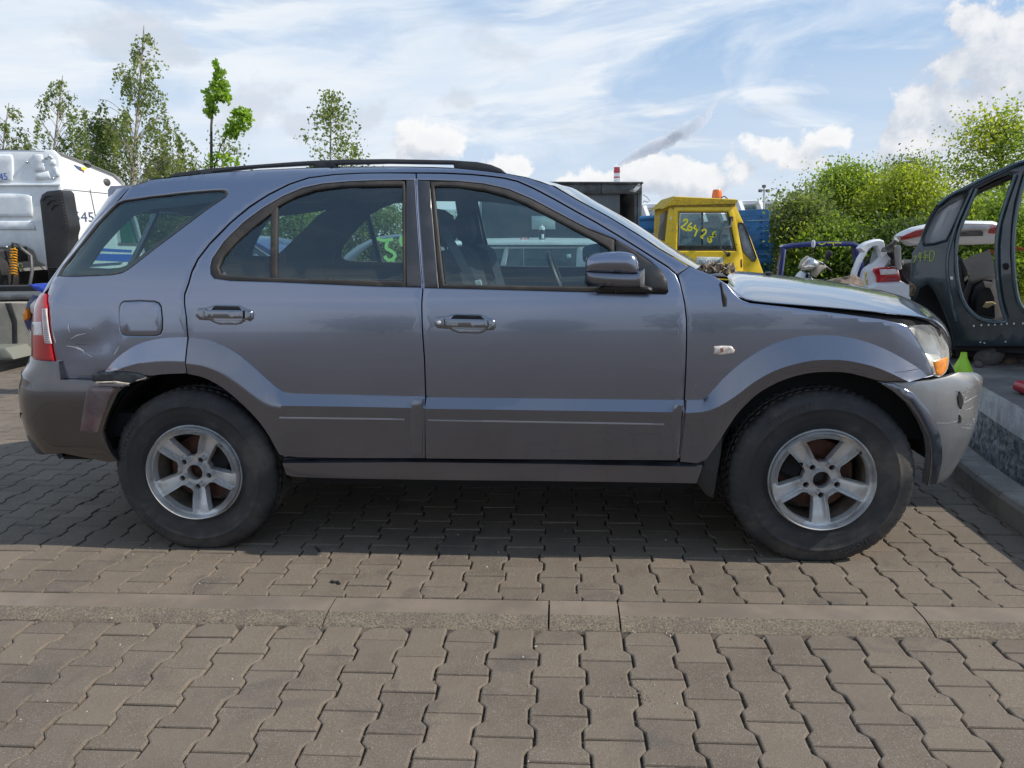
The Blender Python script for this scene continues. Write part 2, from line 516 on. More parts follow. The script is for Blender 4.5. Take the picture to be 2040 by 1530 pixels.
def sheet(O, Hs, fmap, edge, drop, depth, step, lines=()):
    OI = offset_loop(O, edge); HI = [offset_loop(h, -edge) for h in Hs]
    V2, F, mp, ls = cdt(OI, HI, step, lines)
    P = list(fmap(V2, 0.0)); faces = [tuple(f) for f in F]
    base = 0
    for L, LI in zip([O]+Hs, [OI]+HI):
        r1 = len(P); P += list(fmap(L, -drop)); r2 = len(P); P += list(fmap(L, -depth))
        n = len(L)
        ids = [mp[base+i] for i in range(n)]
        for i in range(n):
            j = (i+1) % n
            if ids[i] != ids[j]: faces.append((ids[i], r1+i, r1+j, ids[j]))
            faces.append((r1+i, r2+i, r2+j, r1+j))
        base += n
    return np.array(P), faces
def prep(loop, step, rnd=0):
    L = np.array(loop, float)
    if rnd: L = smooth_loop(L, rnd)
    L = resample(L, step)
    return L if area2(L) > 0 else L[::-1]

# ------------------------------------------------------------------ ground
K_NEAR = at_z(1020, 1252)[1]; K_FAR = at_z(1020, 1197)[1]; K_MID = at_z(1020, 1226)[1]
PITCH, LEN = .155, .195          # paver column pitch and length
def paver_material(name, coord):
    m = bpy.data.materials.new(name); m.use_nodes = True; t = NT(m.node_tree); p = m.node_tree.nodes['Principled BSDF']
    geo = t.n('ShaderNodeNewGeometry')
    pos = geo.outputs['Position']
    rnd = t.n('ShaderNodeObjectInfo').outputs['Random'] if coord == 'obj' else geo.outputs['Random Per Island']
    n1 = t.noise(pos, 1.1, 6, .6); n2 = t.noise(pos, 14, 5, .65); n3 = t.noise(pos, 420, 2, .5); n4 = t.noise(pos, 3.1, 5, .6, .6)
    base = t.mix(t.ramp(n1, .32, .68), (.116, .092, .070), (.172, .139, .106))
    base = t.mix(t.math('MULTIPLY', t.ramp(rnd, 0, 1, 0, 1, False), .60), base, t.mix(rnd, (.074, .066, .058), (.190, .150, .112)))
    base = t.mix(t.math('MULTIPLY', t.ramp(n2, .35, .7), .30), base, (.18, .155, .128))
    base = t.mix(t.math('MULTIPLY', t.ramp(n4, .54, .68), .6), base, (.088, .078, .070))      # old oil and rubber stains
    base = t.mix(t.math('MULTIPLY', t.ramp(n3, .60, .68), .7), base, (.40, .36, .31))        # light sand grains
    base = t.mix(t.math('MULTIPLY', t.ramp(n3, .38, .30), .45), base, (.07, .062, .055))
    t.put(p.inputs['Base Color'], base)
    t.put(p.inputs['Roughness'], t.ramp(n2, .3, .7, .62, .88))
    p.inputs['Specular IOR Level'].default_value = .2
    b = t.n('ShaderNodeBump'); b.inputs['Strength'].default_value = .9; b.inputs['Distance'].default_value = .0022
    t.put(b.inputs['Height'], t.math('ADD', t.math('MULTIPLY', n3, .6), t.noise(pos, 60, 5, .6)))
    t.link(b.outputs[0], p.inputs['Normal'])
    MATS[name] = m
    return m
M_paver = paver_material('paver_concrete', 'obj')
M_paver_far = paver_material('paver_concrete_merged', 'isl')
M_sand = mat('joint_sand', (.075, .060, .046), .95, var=.6, vscale=18, bump=.004, bscale=160)
M_yard = mat('yard_ground', (.165, .14, .115), .9, var=.3, vscale=1.5, bump=.004, bscale=30, dirt=(.08, .07, .06), dirt_amt=.5, dscale=.6)

ground = add_mesh('ground', [(-160, -60, -.035), (160, -60, -.035), (160, 240, -.035), (-160, 240, -.035)], [(0, 1, 2, 3)], M_yard)
tag(ground, kind='structure')

def paver_outline(length, cap=0, gap=.0036):
    """double-T stone seen from above, centred; x across the column, y along it. cap: flat end stone"""
    w1 = PITCH/2*1.135-gap; w0 = PITCH/2*.865-gap; h = length/2-gap*.7
    if cap:                                   # short end stone with cut corners
        return [(-w1, -h), (w1, -h), (w1, h*.1), (w0*.86, h), (-w0*.86, h), (-w1, h*.1)]
    a, b = length*.165, length*.285            # waist from -a..a, full width outside b
    return [(-w1, -h), (w1, -h), (w1, -b), (w0, -a), (w0, a), (w1, b), (w1, h), (-w1, h), (-w1, b), (-w0, a), (-w0, -a), (-w1, -b)]
def half_outline(gap=.0036):
    """stone that fills up to the kerb in the columns without an end stone: a stone cut across"""
    w1 = PITCH/2*1.135-gap; w0 = PITCH/2*.865-gap; h = LEN/2-gap*.7; a, b = LEN*.165, LEN*.285
    return [(-w1, -h), (w1, -h), (w1, -b), (w0, -a), (w0, a), (w0, CAPL-.004), (-w0, CAPL-.004), (-w0, a), (-w0, -a), (-w1, -b)]
def short_outline(gap=.0036):
    w1 = PITCH/2*1.135-gap; w0 = PITCH/2*.865-gap; h = LEN/4-gap*.7
    return [(-w0, -h), (w0, -h), (w0, -h+LEN*.07), (w1, -h+LEN*.19), (w1, h), (-w1, h), (-w1, -h+LEN*.19), (-w0, -h+LEN*.07)]
def paver_mesh(outline, depth=.05, bev=.006, bevel=True, jitter=0.0, rs=None):
    P = np.array(outline)
    if jitter: P = P + rs.normal(0, jitter, P.shape)
    n = len(P)
    if bevel:
        I = offset_loop(P, bev); I2 = offset_loop(P, bev*.35)
        V = [(x, y, 0) for x, y in I]+[(x, y, -bev*.28) for x, y in I2]+[(x, y, -bev*.95) for x, y in P]+[(x, y, -depth) for x, y in P]
        k = 4
    else:
        V = [(x, y, 0) for x, y in P]+[(x, y, -depth) for x, y in P]; k = 2
    F = [tuple(range(n))]
    for r in range(k-1):
        for i in range(n):
            j = (i+1) % n; F.append((r*n+i, r*n+n+i, r*n+n+j, r*n+j))
    return V, F
rs = np.random.default_rng(5)
def paver_data(name, outline):
    me = bpy.data.meshes.new(name); V, F = paver_mesh(outline, jitter=.0006, rs=rs)
    me.from_pydata(V, [], F); me.materials.append(M_paver); me.update(); return me
PAVER_ME = [paver_data('paver', paver_outline(LEN)) for _ in range(6)]
ROTX = -.0055                                  # the paving runs a touch askew of the picture's right angle
def pave(name, x0, x1, rows_y, y_edge, max_parts, near_first, caps):
    """rows_y: centres of the rows of the even columns; odd columns are shifted by half a stone"""
    par = thing(name, None, None); tag(par, kind='structure')
    sheet = add_mesh('joint_sand', [(x0-.2, min(rows_y)-LEN*1.2, -.0135), (x1+.2, min(rows_y)-LEN*1.2, -.0135), (x1+.2, max(rows_y)+LEN*1.2, -.0135), (x0-.2, max(rows_y)+LEN*1.2, -.0135)], [(0, 1, 2, 3)], M_sand, par)
    items = []
    ncol = int((x1-x0)/PITCH)
    for c in range(ncol):
        x = x0+(c+.5)*PITCH
        odd = c % 2
        for y in rows_y:
            yy = y+(LEN/2 if odd else 0)
            kind = 'full'
            if caps:
                if not odd and y == rows_y[-1]: items.append((x, y+LEN*.5+CAPL/2, 'cap'))
                if odd and y == rows_y[-1]: kind = 'cut'
            elif odd and y == rows_y[0]: items.append((x, y-LEN*.25, 'half'))
            items.append((x, yy, kind))
    def dist(it):
        v = np.array([it[0], it[1], 0])-CAM_POS; z = v @ _f
        px = 1020+CAM_F*(v @ _r)/max(z, .01); py = 765+CAM_F*(v @ _d)/max(z, .01)
        vis = -60 < px < 2100 and py < 1590 and z > .2
        under = caps is False and (560 < px < 1440 and py < 1000)
        return (0 if vis and not under else 1, z)
    items.sort(key=dist)
    MBf = ([], [])
    allV, allF = [], []
    for i, (x, y, kind) in enumerate(items):
        if i < max_parts and dist((x, y, kind))[0] == 0:
            me = {'full': PAVER_ME, 'cap': CAP_ME, 'cut': CUT_ME, 'half': HALF_ME}[kind]; me = me[rs.integers(len(me))]
            o = bpy.data.objects.new('paver', me); COL.objects.link(o); o.parent = par
            o.location = (x+rs.normal(0, .0008), y+rs.normal(0, .0008), rs.normal(0, .0011))
            o.rotation_euler = (rs.normal(0, .005), rs.normal(0, .005), rs.normal(0, .003))
        else:
            ol = {'full': paver_outline(LEN), 'half': short_outline(), 'cap': paver_outline(CAPL, 1), 'cut': half_outline()}[kind]
            V, F = paver_mesh(ol, depth=.03, bevel=False)
            V = np.array(V)+np.array([x, y, rs.normal(0, .0011)]); b = sum(len(v) for v in allV) if False else pave.n
            allV.append(V); allF += [tuple(q+pave.n for q in f) for f in F]; pave.n += len(V)
    if allV:
        o = add_mesh('outer_pavers', np.concatenate(allV), allF, M_paver_far, par); tag(o, kind='stuff')
    pave.n = 0
    par.rotation_euler = (0, 0, ROTX)
    return par
pave.n = 0
# columns: one column's centre lies near px 1105 at the bottom edge of the photo
xc = at_z(1105, 1525)[0]
x_near = xc-PITCH*.5-PITCH*30
yj = at_z(1120, 1348)[1]                        # a cross joint in that column
top = yj
while top+LEN*1.2 < K_NEAR: top += LEN
last_joint = top
CAPL = K_NEAR-last_joint-.004
print('CAPL', CAPL)
CAP_ME = [paver_data('paver', paver_outline(CAPL, cap=1)) for _ in range(3)]
CUT_ME = [paver_data('paver', half_outline()) for _ in range(3)]
HALF_ME = [paver_data('paver', short_outline()) for _ in range(3)]
rows = [last_joint-LEN*(k+.5) for k in range(16)][::-1]
pave('near_paving', x_near, x_near+PITCH*62, rows, K_NEAR, 290, True, True)
rows2 = [K_FAR+.012+LEN*(k+.5) for k in range(40)]
pave('yard_paving', x_near-PITCH*26, x_near+PITCH*(62+6), rows2, K_FAR, 300, True, False)

# the flush kerb between the two pavings
M_kerb = mat('kerb_concrete', (.175, .140, .108), .85, var=.22, vscale=3, bump=.0015, bscale=150, dirt=(.13, .11, .095), dirt_amt=.5, dscale=5)
M_kerb_rough = mat('kerb_aggregate', (.175, .142, .104), .92, var=.5, vscale=130, bump=.006, bscale=210, dirt=(.11, .095, .08), dirt_amt=.6, dscale=9)
kerb = thing('kerb', None, None); tag(kerb, kind='structure'); kerb.rotation_euler = (0, 0, ROTX)
kj = [at_z(p, 1226+(p-1020)*.019)[0] for p in (648, 1232, 1838)]
kl = (kj[2]-kj[0])/2
xs = [kj[0]+kl*k for k in range(-5, 8)]
def kerb_stone(xa, xb, i):
    mb = MB(); g = .003
    y0, y1, y2 = K_NEAR+.008, K_MID, K_FAR-.004
    n = max(6, int((xb-xa)/.04)); r = random.Random(i)
    V = []; prof = [(y2, -.10), (y2, .002), (y2-.006, .008), (y1+.01, .008), (y1, .006), (y1-.05, -.004), (y0+.006, -.013), (y0, -.02), (y0, -.10)]
    m = len(prof)
    for k in range(n+1):
        x = xa+g+(xb-xa-2*g)*k/n
        for j, (y, z) in enumerate(prof):
            rough = 1 if j >= 5 else .12
            V.append((x, y+r.gauss(0, .0016*rough if j < 8 else 0), z+r.gauss(0, .0014*rough if 0 < j < 8 else 0)))
    F = []; mi = []
    for k in range(n):
        for j in range(m-1):
            F.append((k*m+j, k*m+m+j, k*m+m+j+1, k*m+j+1)); mi.append(1 if j >= 4 else 0)
    F.append(tuple(range(m))); mi.append(0); F.append(tuple(n*m+j for j in range(m))[::-1]); mi.append(0)
    o = add_mesh('kerb_stone', V, F, [M_kerb, M_kerb_rough], kerb, True, 40, midx=mi); fix_normals(o.data)
    o.location = (0, r.gauss(0, .002), r.gauss(0, .0015)); 
for i in range(len(xs)-1):
    a, b = xs[i], xs[i+1]
    if i == 5:                                   # one stone has split across near its left end
        c = at_z(1086, 1226)[0]
        kerb_stone(a, c-.0005, 50); kerb_stone(c+.0005, b, 51)
    else: kerb_stone(a, b, i)

# grit, chips and crumbs lying about
def grit():
    V, F = [], []
    r = np.random.default_rng(21)
    def chip(x, y, s, z=0.003):
        b = len(V); k = 5
        for i in range(k):
            w = 2*math.pi*i/k+r.uniform(-.4, .4); V.append((x+s*math.cos(w)*r.uniform(.6, 1.2), y+s*math.sin(w)*r.uniform(.6, 1.2), z-.003))
        V.append((x, y, z+s*r.uniform(.3, .8)))
        for i in range(k): F.append((b+i, b+(i+1) % k, b+k))
    for _ in range(900):
        x = r.uniform(-3, 3); y = r.uniform(1.3, 5.0)
        chip(x, y, abs(r.normal(0, .0022))+.0008)
    for _ in range(130):                          # a drift along the foot of the kerb
        chip(r.uniform(-2.6, 2.6), K_NEAR-abs(r.normal(0, .02)), abs(r.normal(0, .003))+.001, -.001)
    for _ in range(90):                           # spilled white crumbs, right of centre
        q = at_z(r.normal(1270, 60), r.normal(1375, 14)); chip(q[0], q[1], .0022)
    o = add_mesh('grit', V, F, mat('grit', (.30, .26, .22), .9, island=.6)); tag(o, kind='stuff')
grit()
M_black_bit = mat('black_scrap', (.02, .02, .02), .7)
def scrap(px, py, pts, label):
    q = at_z(px, py); mb = MB(); mb.tube([(a, b, c) for a, b, c in pts], .005, 6); 
    t = mb.build('rubber_scrap', M_black_bit); t.location = (q[0], q[1], .004); tag(t, label, 'scrap')
scrap(668, 1163, [(-.02, .01, .002), (-.005, 0, .004), (.01, .004, .003), (.022, -.012, .002)], 'small black rubber scrap lying on the pavers behind the kerb')
scrap(632, 1096, [(-.014, .02, .002), (.0, 0, .004), (.016, -.02, .002)], 'thin dark twig lying just in front of the car shadow')

# ------------------------------------------------------------------ beyond the car
# working frame for upright plates: depth runs along _n, the plate along _t; turned only for things that stand askew
_n, _t, _o, _Y0 = np.array([0., 1., 0.]), np.array([1., 0., 0.]), np.zeros(3), 0.0
def set_frame(theta=0.0, pivot=(0, 0)):
    global _n, _t, _o, _Y0
    _n = np.array([math.sin(theta), math.cos(theta), 0.]); _t = np.array([math.cos(theta), -math.sin(theta), 0.])
    _o = np.array([pivot[0], pivot[1], 0.]); _Y0 = pivot[1]
def base_at(px, Y): p = at_y(px, 700, Y); return (p[0], Y, 0.0)
def wp(px, py, Y):
    v = ray(px, py); return CAM_POS+v*(((Y-_Y0)-(CAM_POS-_o) @ _n)/(v @ _n))
def wloc(p): q = np.asarray(p)-_o; return np.array([q @ _t, q @ _n+_Y0, q[2]])
def wglob(a, D, z):
    return _o+np.multiply.outer(a, _t)+np.multiply.outer(np.asarray(D)-_Y0, _n)+np.multiply.outer(z, np.array([0., 0., 1.]))
def wplate(name, outer, Y, m, parent=None, holes=(), thick=.04, round_=.006, bulge=0.0, br=.1, step=.15, rnd=0, slope=None, sharp=40):
    """solid plate standing at depth Y (slope: extra depth as a function of x and z), outline from photo pixels"""
    cv = lambda L: [(q[0], q[2]) for q in (wloc(wp(a, b, Y)) for a, b in L)]
    O = prep(cv(outer), step, rnd); Hs = [prep(cv(h), step, rnd) for h in holes]
    B = np.concatenate([O]+Hs)
    def fmap(Q, d):
        bb = 0.0
        if bulge:
            dd = np.min(np.linalg.norm(Q[:, None]-B[None], axis=2), axis=1); k = np.clip(dd/br, 0, 1); bb = bulge*np.sqrt(np.clip(1-(1-k)**2, 0, 1))
        yy = Y-bb+d*-1
        if slope is not None: yy = yy+slope(Q[:, 0], Q[:, 1])
        return wglob(Q[:, 0], yy+0*Q[:, 0], Q[:, 1])
    P, F = sheet(O, Hs, lambda Q, d: fmap(Q, d), round_, round_*.5, thick, step)
    V2, F2, _, _ = cdt(O, Hs, 9.0)
    b = len(P); yb = Y+thick+(slope(V2[:, 0], V2[:, 1]) if slope is not None else 0)
    P = np.concatenate([P, wglob(V2[:, 0], yb+0*V2[:, 0], V2[:, 1])]); F += [tuple(i+b for i in f) for f in F2]
    o = add_mesh(name, P, F, m, parent, True, sharp, world=parent is not None); fix_normals(o.data)
    return o
def wstroke(name, strokes, w, Y, m, parent=None):
    V, F = [], []
    for pts in strokes:
        v, f = stroke(pts, w, 2); b = len(V); V += [wp(q[0], q[1], Y) for q in v]; F += [tuple(i+b for i in q) for q in f]
    return add_mesh(name, V, F, m, parent, world=parent is not None)
def wtext(name, body, px, py, h_px, Y, m, parent=None, sx=1.0, shear=0.0):
    c = wp(px, py, Y); s = h_px/CAM_F*Y*1.38
    V, F = text_mesh(body, s)
    P = [(c[0]+(v[0]+shear*v[1])*sx, Y, c[2]+v[1]) for v in V]
    return add_mesh(name, P, F, m, parent, world=parent is not None)
def wtube(name, pts, r, m, parent=None, n=8):
    mb = MB(); mb.tube([wp(*p) for p in pts], r, n); return mb.build(name, m, parent, True, 50, world=parent is not None)

# ---- paints and materials
M_white = mat('white_truck_paint', (.78, .79, .80), .35, var=.03, coat=.4, dirt=(.45, .42, .38), dirt_amt=.15, dscale=2)
M_white_back = mat('white_cab_wall', (.80, .84, .86), .4, var=.06, coat=.3, dirt=(.42, .42, .40), dirt_amt=.3, dscale=2)
M_blue_ink = mat('blue_lettering', (.03, .12, .50), .5)
M_dark_ink = mat('dark_lettering', (.05, .08, .16), .6)
M_yellow = mat('yellow_cab_paint', (.84, .58, .018), .45, var=.08, vscale=3, coat=.25, dirt=(.28, .18, .06), dirt_amt=.35, dscale=6)
M_yellow_roof = mat('yellow_roof_weathered', (.56, .38, .02), .8, var=.25, vscale=40, dirt=(.20, .15, .05), dirt_amt=.6, dscale=14)
M_marker_y = mat('yellow_marker', (.80, .74, .02), .6)
M_blue_bed = mat('blue_dropside', (.022, .14, .36), .5, var=.15, dirt=(.07, .12, .2), dirt_amt=.4, dscale=5)
M_grey_box = mat('grey_box_panel', (.115, .125, .13), .6, var=.12, vscale=2, dirt=(.20, .20, .19), dirt_amt=.3, dscale=3)
M_grey_dark = mat('grey_box_frame', (.085, .09, .095), .55, metal=.3, var=.25, vscale=6, dirt=(.3, .29, .27), dirt_amt=.3, dscale=8)
M_pale = mat('pale_estate_paint', (.62, .66, .66), .35, coat=.5, var=.04)
M_navy = mat('navy_paint', (.018, .028, .15), .35, coat=.6, var=.1)
M_green_car = mat('dark_green_paint', (.020, .032, .040), .30, coat=.8, var=.35, vscale=5, dirt=(.10, .12, .13), dirt_amt=.35, dscale=3)
M_car_in = mat('stripped_interior', (.020, .019, .020), .85, var=.5, vscale=6)
M_white_car = mat('white_hatch_paint', (.72, .74, .77), .35, coat=.5, var=.03, dirt=(.5, .48, .44), dirt_amt=.2, dscale=5)
M_glass_bg = glass_mat('car_glass', (.55, .66, .66), grime_haze=.12, grime_haze_col=(.5, .53, .53))
M_glass_milky = glass_mat('dusty_glass', (.45, .48, .50), grime_haze=.75, grime_haze_col=(.62, .65, .67))
M_beige = mat('beige_plastic', (.48, .43, .34), .55, var=.15, dirt=(.25, .2, .15), dirt_amt=.35)
M_chrome = mat('polished_metal', (.6, .61, .62), .25, metal=.85, var=.2)
M_bark = mat('bark_brown', (.075, .058, .045), .9, var=.4, vscale=12)
M_birch = mat('bark_birch', (.42, .38, .34), .85, var=.35, vscale=14, dirt=(.06, .05, .045), dirt_amt=.8, dscale=9)

# ---- trees
L_birch = leaf_mat('birch_leaves', (.11, .15, .055), (.32, .36, .14), .52)
L_maple = leaf_mat('maple_leaves', (.19, .31, .05), (.38, .52, .09), .58)
L_dark = leaf_mat('dark_leaves', (.07, .11, .04), (.19, .25, .08), .48)
L_green = leaf_mat('hedge_leaves', (.12, .19, .035), (.34, .42, .08), .55, yellow=(.46, .45, .07))
L_yellow = leaf_mat('yellow_green_leaves', (.18, .24, .035), (.43, .46, .075), .55)
def leaves(C, size, r, droop=.0, aspect=.62):
    n = len(C); s = size*r.uniform(.6, 1.35, n)[:, None]
    a = r.normal(0, 1, (n, 3)); a[:, 2] -= droop; a /= np.linalg.norm(a, axis=1)[:, None]
    b = np.cross(a, r.normal(0, 1, (n, 3))); b /= np.linalg.norm(b, axis=1)[:, None]+1e-9
    V = np.stack([C-a*s, C+b*s*aspect-a*s*.1, C+a*s, C-b*s*aspect-a*s*.1], 1).reshape(-1, 3)
    F = np.arange(4*n).reshape(-1, 4)
    return V, F
def twig_tube(mb, pts, r0, r1, n=5): mb.tube(pts, np.linspace(r0, r1, len(pts)), n)
def tree(name, label, px, Y, top_py, profile, lm, bark, seed, nlimb, per, size, style='up', group=None, trunk_r=.09, lean=0, spread=.16, cat='tree', wmul=1.0, dens=1.0, fine=1.0):
    """profile: (py, half width in px) pairs from the top down to the lowest foliage"""
    r = np.random.default_rng(seed); b = base_at(px, Y); top = wp(px+lean, top_py, Y)
    t = thing(name, label, cat, b, 0, group)
    h = top[2]; mb = MB()
    path = [np.array([b[0]+(top[0]-b[0])*k**1.3+math.sin(k*5+seed)*.05*h*.12, Y+math.cos(k*4+seed)*.03, h*k]) for k in np.linspace(0, 1, 10)]
    twig_tube(mb, path, trunk_r, .012, 7)
    pz = np.array([wp(px, p[0], Y)[2] for p in profile])[::-1]; pw = np.array([p[1]/CAM_F*Y*1.02 for p in profile])[::-1]*wmul
    C = []
    zs = np.sort(r.uniform(0, 1, nlimb)**.9)
    for i, k in enumerate(zs):
        z = pz[0]+(h-pz[0])*k*.985
        w = np.interp(z, pz, pw)
        o = np.array([np.interp(z, [p[2] for p in path], [p[0] for p in path]), Y, z])
        az = r.uniform(0, 2*math.pi); L = w*r.uniform(.55, 1.08); d = np.array([math.cos(az), math.sin(az), 0])
        if style == 'birch':
            z0 = max(.3, z-L*.9)
            o = np.array([np.interp(z0, [p[2] for p in path], [p[0] for p in path]), Y, z0])
            P = [o, o+d*L*.35+[0, 0, L*.45], o+d*L*.72+[0, 0, L*.78], o+d*L+[0, 0, L*.80]]
            P = [np.array(q) for q in smooth_loop_open(P, 1)]
            twig_tube(mb, P, max(.010, trunk_r*.22*(1-k)), .004, 4)
            ns = max(2, int(L*3.2))
            for s in range(ns):
                q = r.uniform(.35, 1); i0 = min(len(P)-2, int(q*(len(P)-1))); st = P[i0]+(P[i0+1]-P[i0])*(q*(len(P)-1)-i0)
                dl = r.uniform(.25, .9)*min(1.3, L*.9+.2); sw = r.normal(0, .10, 2)
                m_ = max(5, int(per*dl*dens*MORE*1.45)); tt = r.uniform(0, 1, m_)
                pts = st+np.stack([sw[0]*tt+d[0]*.12*np.sin(tt*2), sw[1]*tt+d[1]*.12*np.sin(tt*2), -dl*tt], 1)+r.normal(0, .035, (m_, 3))
                C.append(pts)
                if s % 2 == 0: mb.tube([st, st+np.array([sw[0]*.5, sw[1]*.5, -dl*.5]), st+np.array([sw[0], sw[1], -dl])], [.004, .003, .002], 3, False)
        else:
            up = r.uniform(.15, .75) if style == 'up' else r.uniform(-.05, .45)
            o2 = np.array([o[0], o[1], max(.2, z-L*up*.8)])
            e = np.array([o[0], o[1], z])+d*L
            mid = (o2+e)/2+np.array([0, 0, L*.08])
            P = smooth_loop_open([o2, mid, e], 2)
            twig_tube(mb, P, max(.010, trunk_r*.25*(1-k)), .004, 4)
            nc = max(2, int(L/spread*.5)+1)
            for s in range(nc):
                q = r.uniform(.25, 1.02); c = o2+(e-o2)*q+np.array([0, 0, L*.08*math.sin(q*3)])
                m_ = max(4, int(per*dens*MORE/fine**1.6)); rad = spread*r.uniform(.6, 1.3)
                pts = c+r.normal(0, 1, (m_, 3))*np.array([rad, rad, rad*.62])
                C.append(pts)
    C = np.concatenate(C); C = C[C[:, 2] > .05]
    mb.build('trunk', bark, t, True, 60, world=True)
    V, F = leaves(C, size*LEAF*fine, r, .6 if style == 'birch' else .2)
    add_mesh('crown', V, F, lm, t, world=True)
    return t
LEAF, MORE = .72, 1.6
TG = 'trees along the far side of the yard'
tree('birch_tree', 'slender birch at the left edge, low tip above the white cab roof', 18, 21, 205, [(205, 4), (240, 30), (280, 50), (330, 70), (470, 90)], L_birch, M_birch, 1, 60, 26, .060, 'birch', TG, .06)
tree('birch_tree', 'bushy pale birch rising right behind the white cab roof', 122, 21, 150, [(150, 4), (190, 28), (230, 60), (270, 72), (320, 90), (470, 110)], L_birch, M_birch, 2, 105, 28, .062, 'birch', TG, .08)
tree('birch_tree', 'tallest weeping birch with bare pale trunk and drooping side branches', 283, 20, 50, [(50, 3), (90, 18), (130, 42), (170, 42), (210, 88), (250, 92), (290, 105), (330, 110), (470, 130)], L_birch, M_birch, 3, 125, 26, .060, 'birch', TG, .085, dens=.95)
tree('birch_tree', 'short dark leaved tree squeezed between the two taller birches', 208, 20, 242, [(242, 10), (270, 32), (310, 44), (470, 70)], L_dark, M_bark, 4, 60, 26, .058, 'up', TG, .05, spread=.22)
tree('birch_tree', 'small round topped birch seen just above the roof rail', 664, 20, 184, [(184, 3), (220, 22), (250, 52), (275, 66), (310, 72), (470, 85)], L_birch, M_birch, 6, 60, 20, .062, 'up', TG, .05, spread=.16, dens=.75)
tree('birch_tree', 'middling birch filling the gap left of the tall weeping birch', 232, 21.5, 228, [(228, 5), (260, 30), (300, 55), (340, 70), (470, 90)], L_birch, M_birch, 41, 70, 26, .060, 'birch', TG, .06)
tree('birch_tree', 'lower birch half behind the rear end of the roof rail', 358, 21, 268, [(268, 8), (295, 40), (330, 60), (470, 90)], L_birch, M_birch, 42, 70, 26, .060, 'birch', TG, .06)
# the maple: two bright clumps on a thin fork
def maple():
    Y = 17.0; r = np.random.default_rng(12); t = thing('maple_tree', 'young maple with two bright green clumps on a bare thin fork', 'tree', base_at(420, Y), 0, TG)
    mb = MB(); b = np.array(base_at(421, Y))
    tr = [b, wp(420, 420, Y), wp(421, 330, Y), wp(421, 250, Y), wp(426, 190, Y), wp(430, 125, Y)]
    twig_tube(mb, tr, .05, .010, 6)
    br = [wp(424, 345, Y), wp(440, 290, Y), wp(458, 262, Y), wp(480, 225, Y)]; twig_tube(mb, br, .018, .006, 5)
    br2 = [wp(421, 330, Y), wp(445, 312, Y), wp(462, 318, Y)]; twig_tube(mb, br2, .012, .005, 5)
    C = []
    for (px, py, rx, ry, n) in [(430, 130, 6, 10, 60), (436, 150, 12, 14, 140), (436, 172, 19, 14, 240), (432, 188, 24, 14, 260), (448, 196, 12, 12, 120), (420, 212, 14, 16, 200), (417, 226, 10, 10, 90),
                                (476, 222, 14, 10, 130), (480, 240, 22, 15, 300), (472, 256, 22, 12, 240), (490, 226, 12, 8, 70), (462, 268, 14, 8, 80), (443, 312, 16, 10, 90), (420, 318, 12, 14, 60), (460, 322, 16, 10, 70)]:
        c = wp(px, py, Y); n = int(n*.62); q = r.normal(0, 1, (n, 3)); q /= np.linalg.norm(q, axis=1)[:, None]; q *= r.uniform(.1, 1.28, (n, 1))**.6
        C.append(c+q*np.array([rx, (rx+ry)/2, ry])/CAM_F*Y)
    mb.build('trunk', M_bark, t, True, 60, world=True)
    V, F = leaves(np.concatenate(C), .052, r, .3, .75); add_mesh('crown', V, F, L_maple, t, world=True)
maple()
tree('birch_tree', 'thin sparse birch sapling at the foot of the bright maple', 448, 19, 262, [(262, 10), (290, 38), (320, 42), (470, 60)], L_birch, M_birch, 8, 34, 20, .058, 'up', TG, .04, spread=.2, dens=.7)
BG = 'bushes of the rank hedge behind the yard'
def bush(label, px, Y, top, prof, lm, seed, n=70, per=34, size=.055, spread=.20):
    return tree('hedge_bush', label, px, Y, top, prof, lm, M_bark, seed, n, per, size, 'round', BG, .05, spread=spread, cat='bush', fine=.75)
bush('dark hedge bush seen through the rear quarter glass', 330, 15, 395, [(395, 20), (430, 75), (560, 100)], L_dark, 21)
bush('hedge bush seen through the small fixed rear door pane', 470, 15, 400, [(400, 20), (430, 75), (560, 95)], L_birch, 22)
bush('hedge bush behind the middle of the rear door window', 600, 15.5, 405, [(405, 20), (440, 75), (560, 95)], L_green, 23)
bush('light green hedge bush behind the green marker writing', 740, 15, 400, [(400, 25), (430, 85), (560, 100)], L_birch, 24)
bush('low hedge bush to the left of the grey box body', 862, 16.5, 425, [(425, 20), (450, 60), (560, 70)], L_birch, 25, n=50)
RG = 'trees behind the wrecks on the right'
tree('tree', 'leafy sapling with pale broad leaves next to the blue boards', 1592, 13, 398, [(398, 10), (415, 30), (440, 50), (480, 62), (560, 75)], L_birch, M_bark, 31, 85, 30, .062, 'round', RG, .05, spread=.20, fine=.66)
tree('tree', 'bright pointed yellow green tree left of the hatchback wreck', 1690, 14, 338, [(338, 12), (360, 45), (400, 75), (440, 95), (560, 110)], L_green, M_bark, 32, 130, 34, .055, 'round', RG, .07, spread=.22, fine=.66)
tree('tree', 'yellowish rounded tree above the white hatchback wreck', 1800, 13, 345, [(345, 15), (365, 55), (395, 80), (440, 90), (560, 110)], L_yellow, M_bark, 33, 130, 34, .055, 'round', RG, .07, spread=.22, fine=.66)
tree('tree', 'darker tree top between the yellowish tree and the tall one', 1800, 17, 328, [(328, 20), (350, 50), (400, 70), (560, 110)], L_dark, M_bark, 34, 80, 36, .060, 'up', RG, .07, spread=.24, fine=.66)
tree('tree', 'tallest tree on the right, airy crown reaching over the dark wreck', 1990, 15, 230, [(230, 12), (262, 45), (300, 105), (350, 115), (420, 150), (560, 170)], L_green, M_bark, 35, 150, 20, .066, 'up', RG, .10, spread=.30, fine=.66)
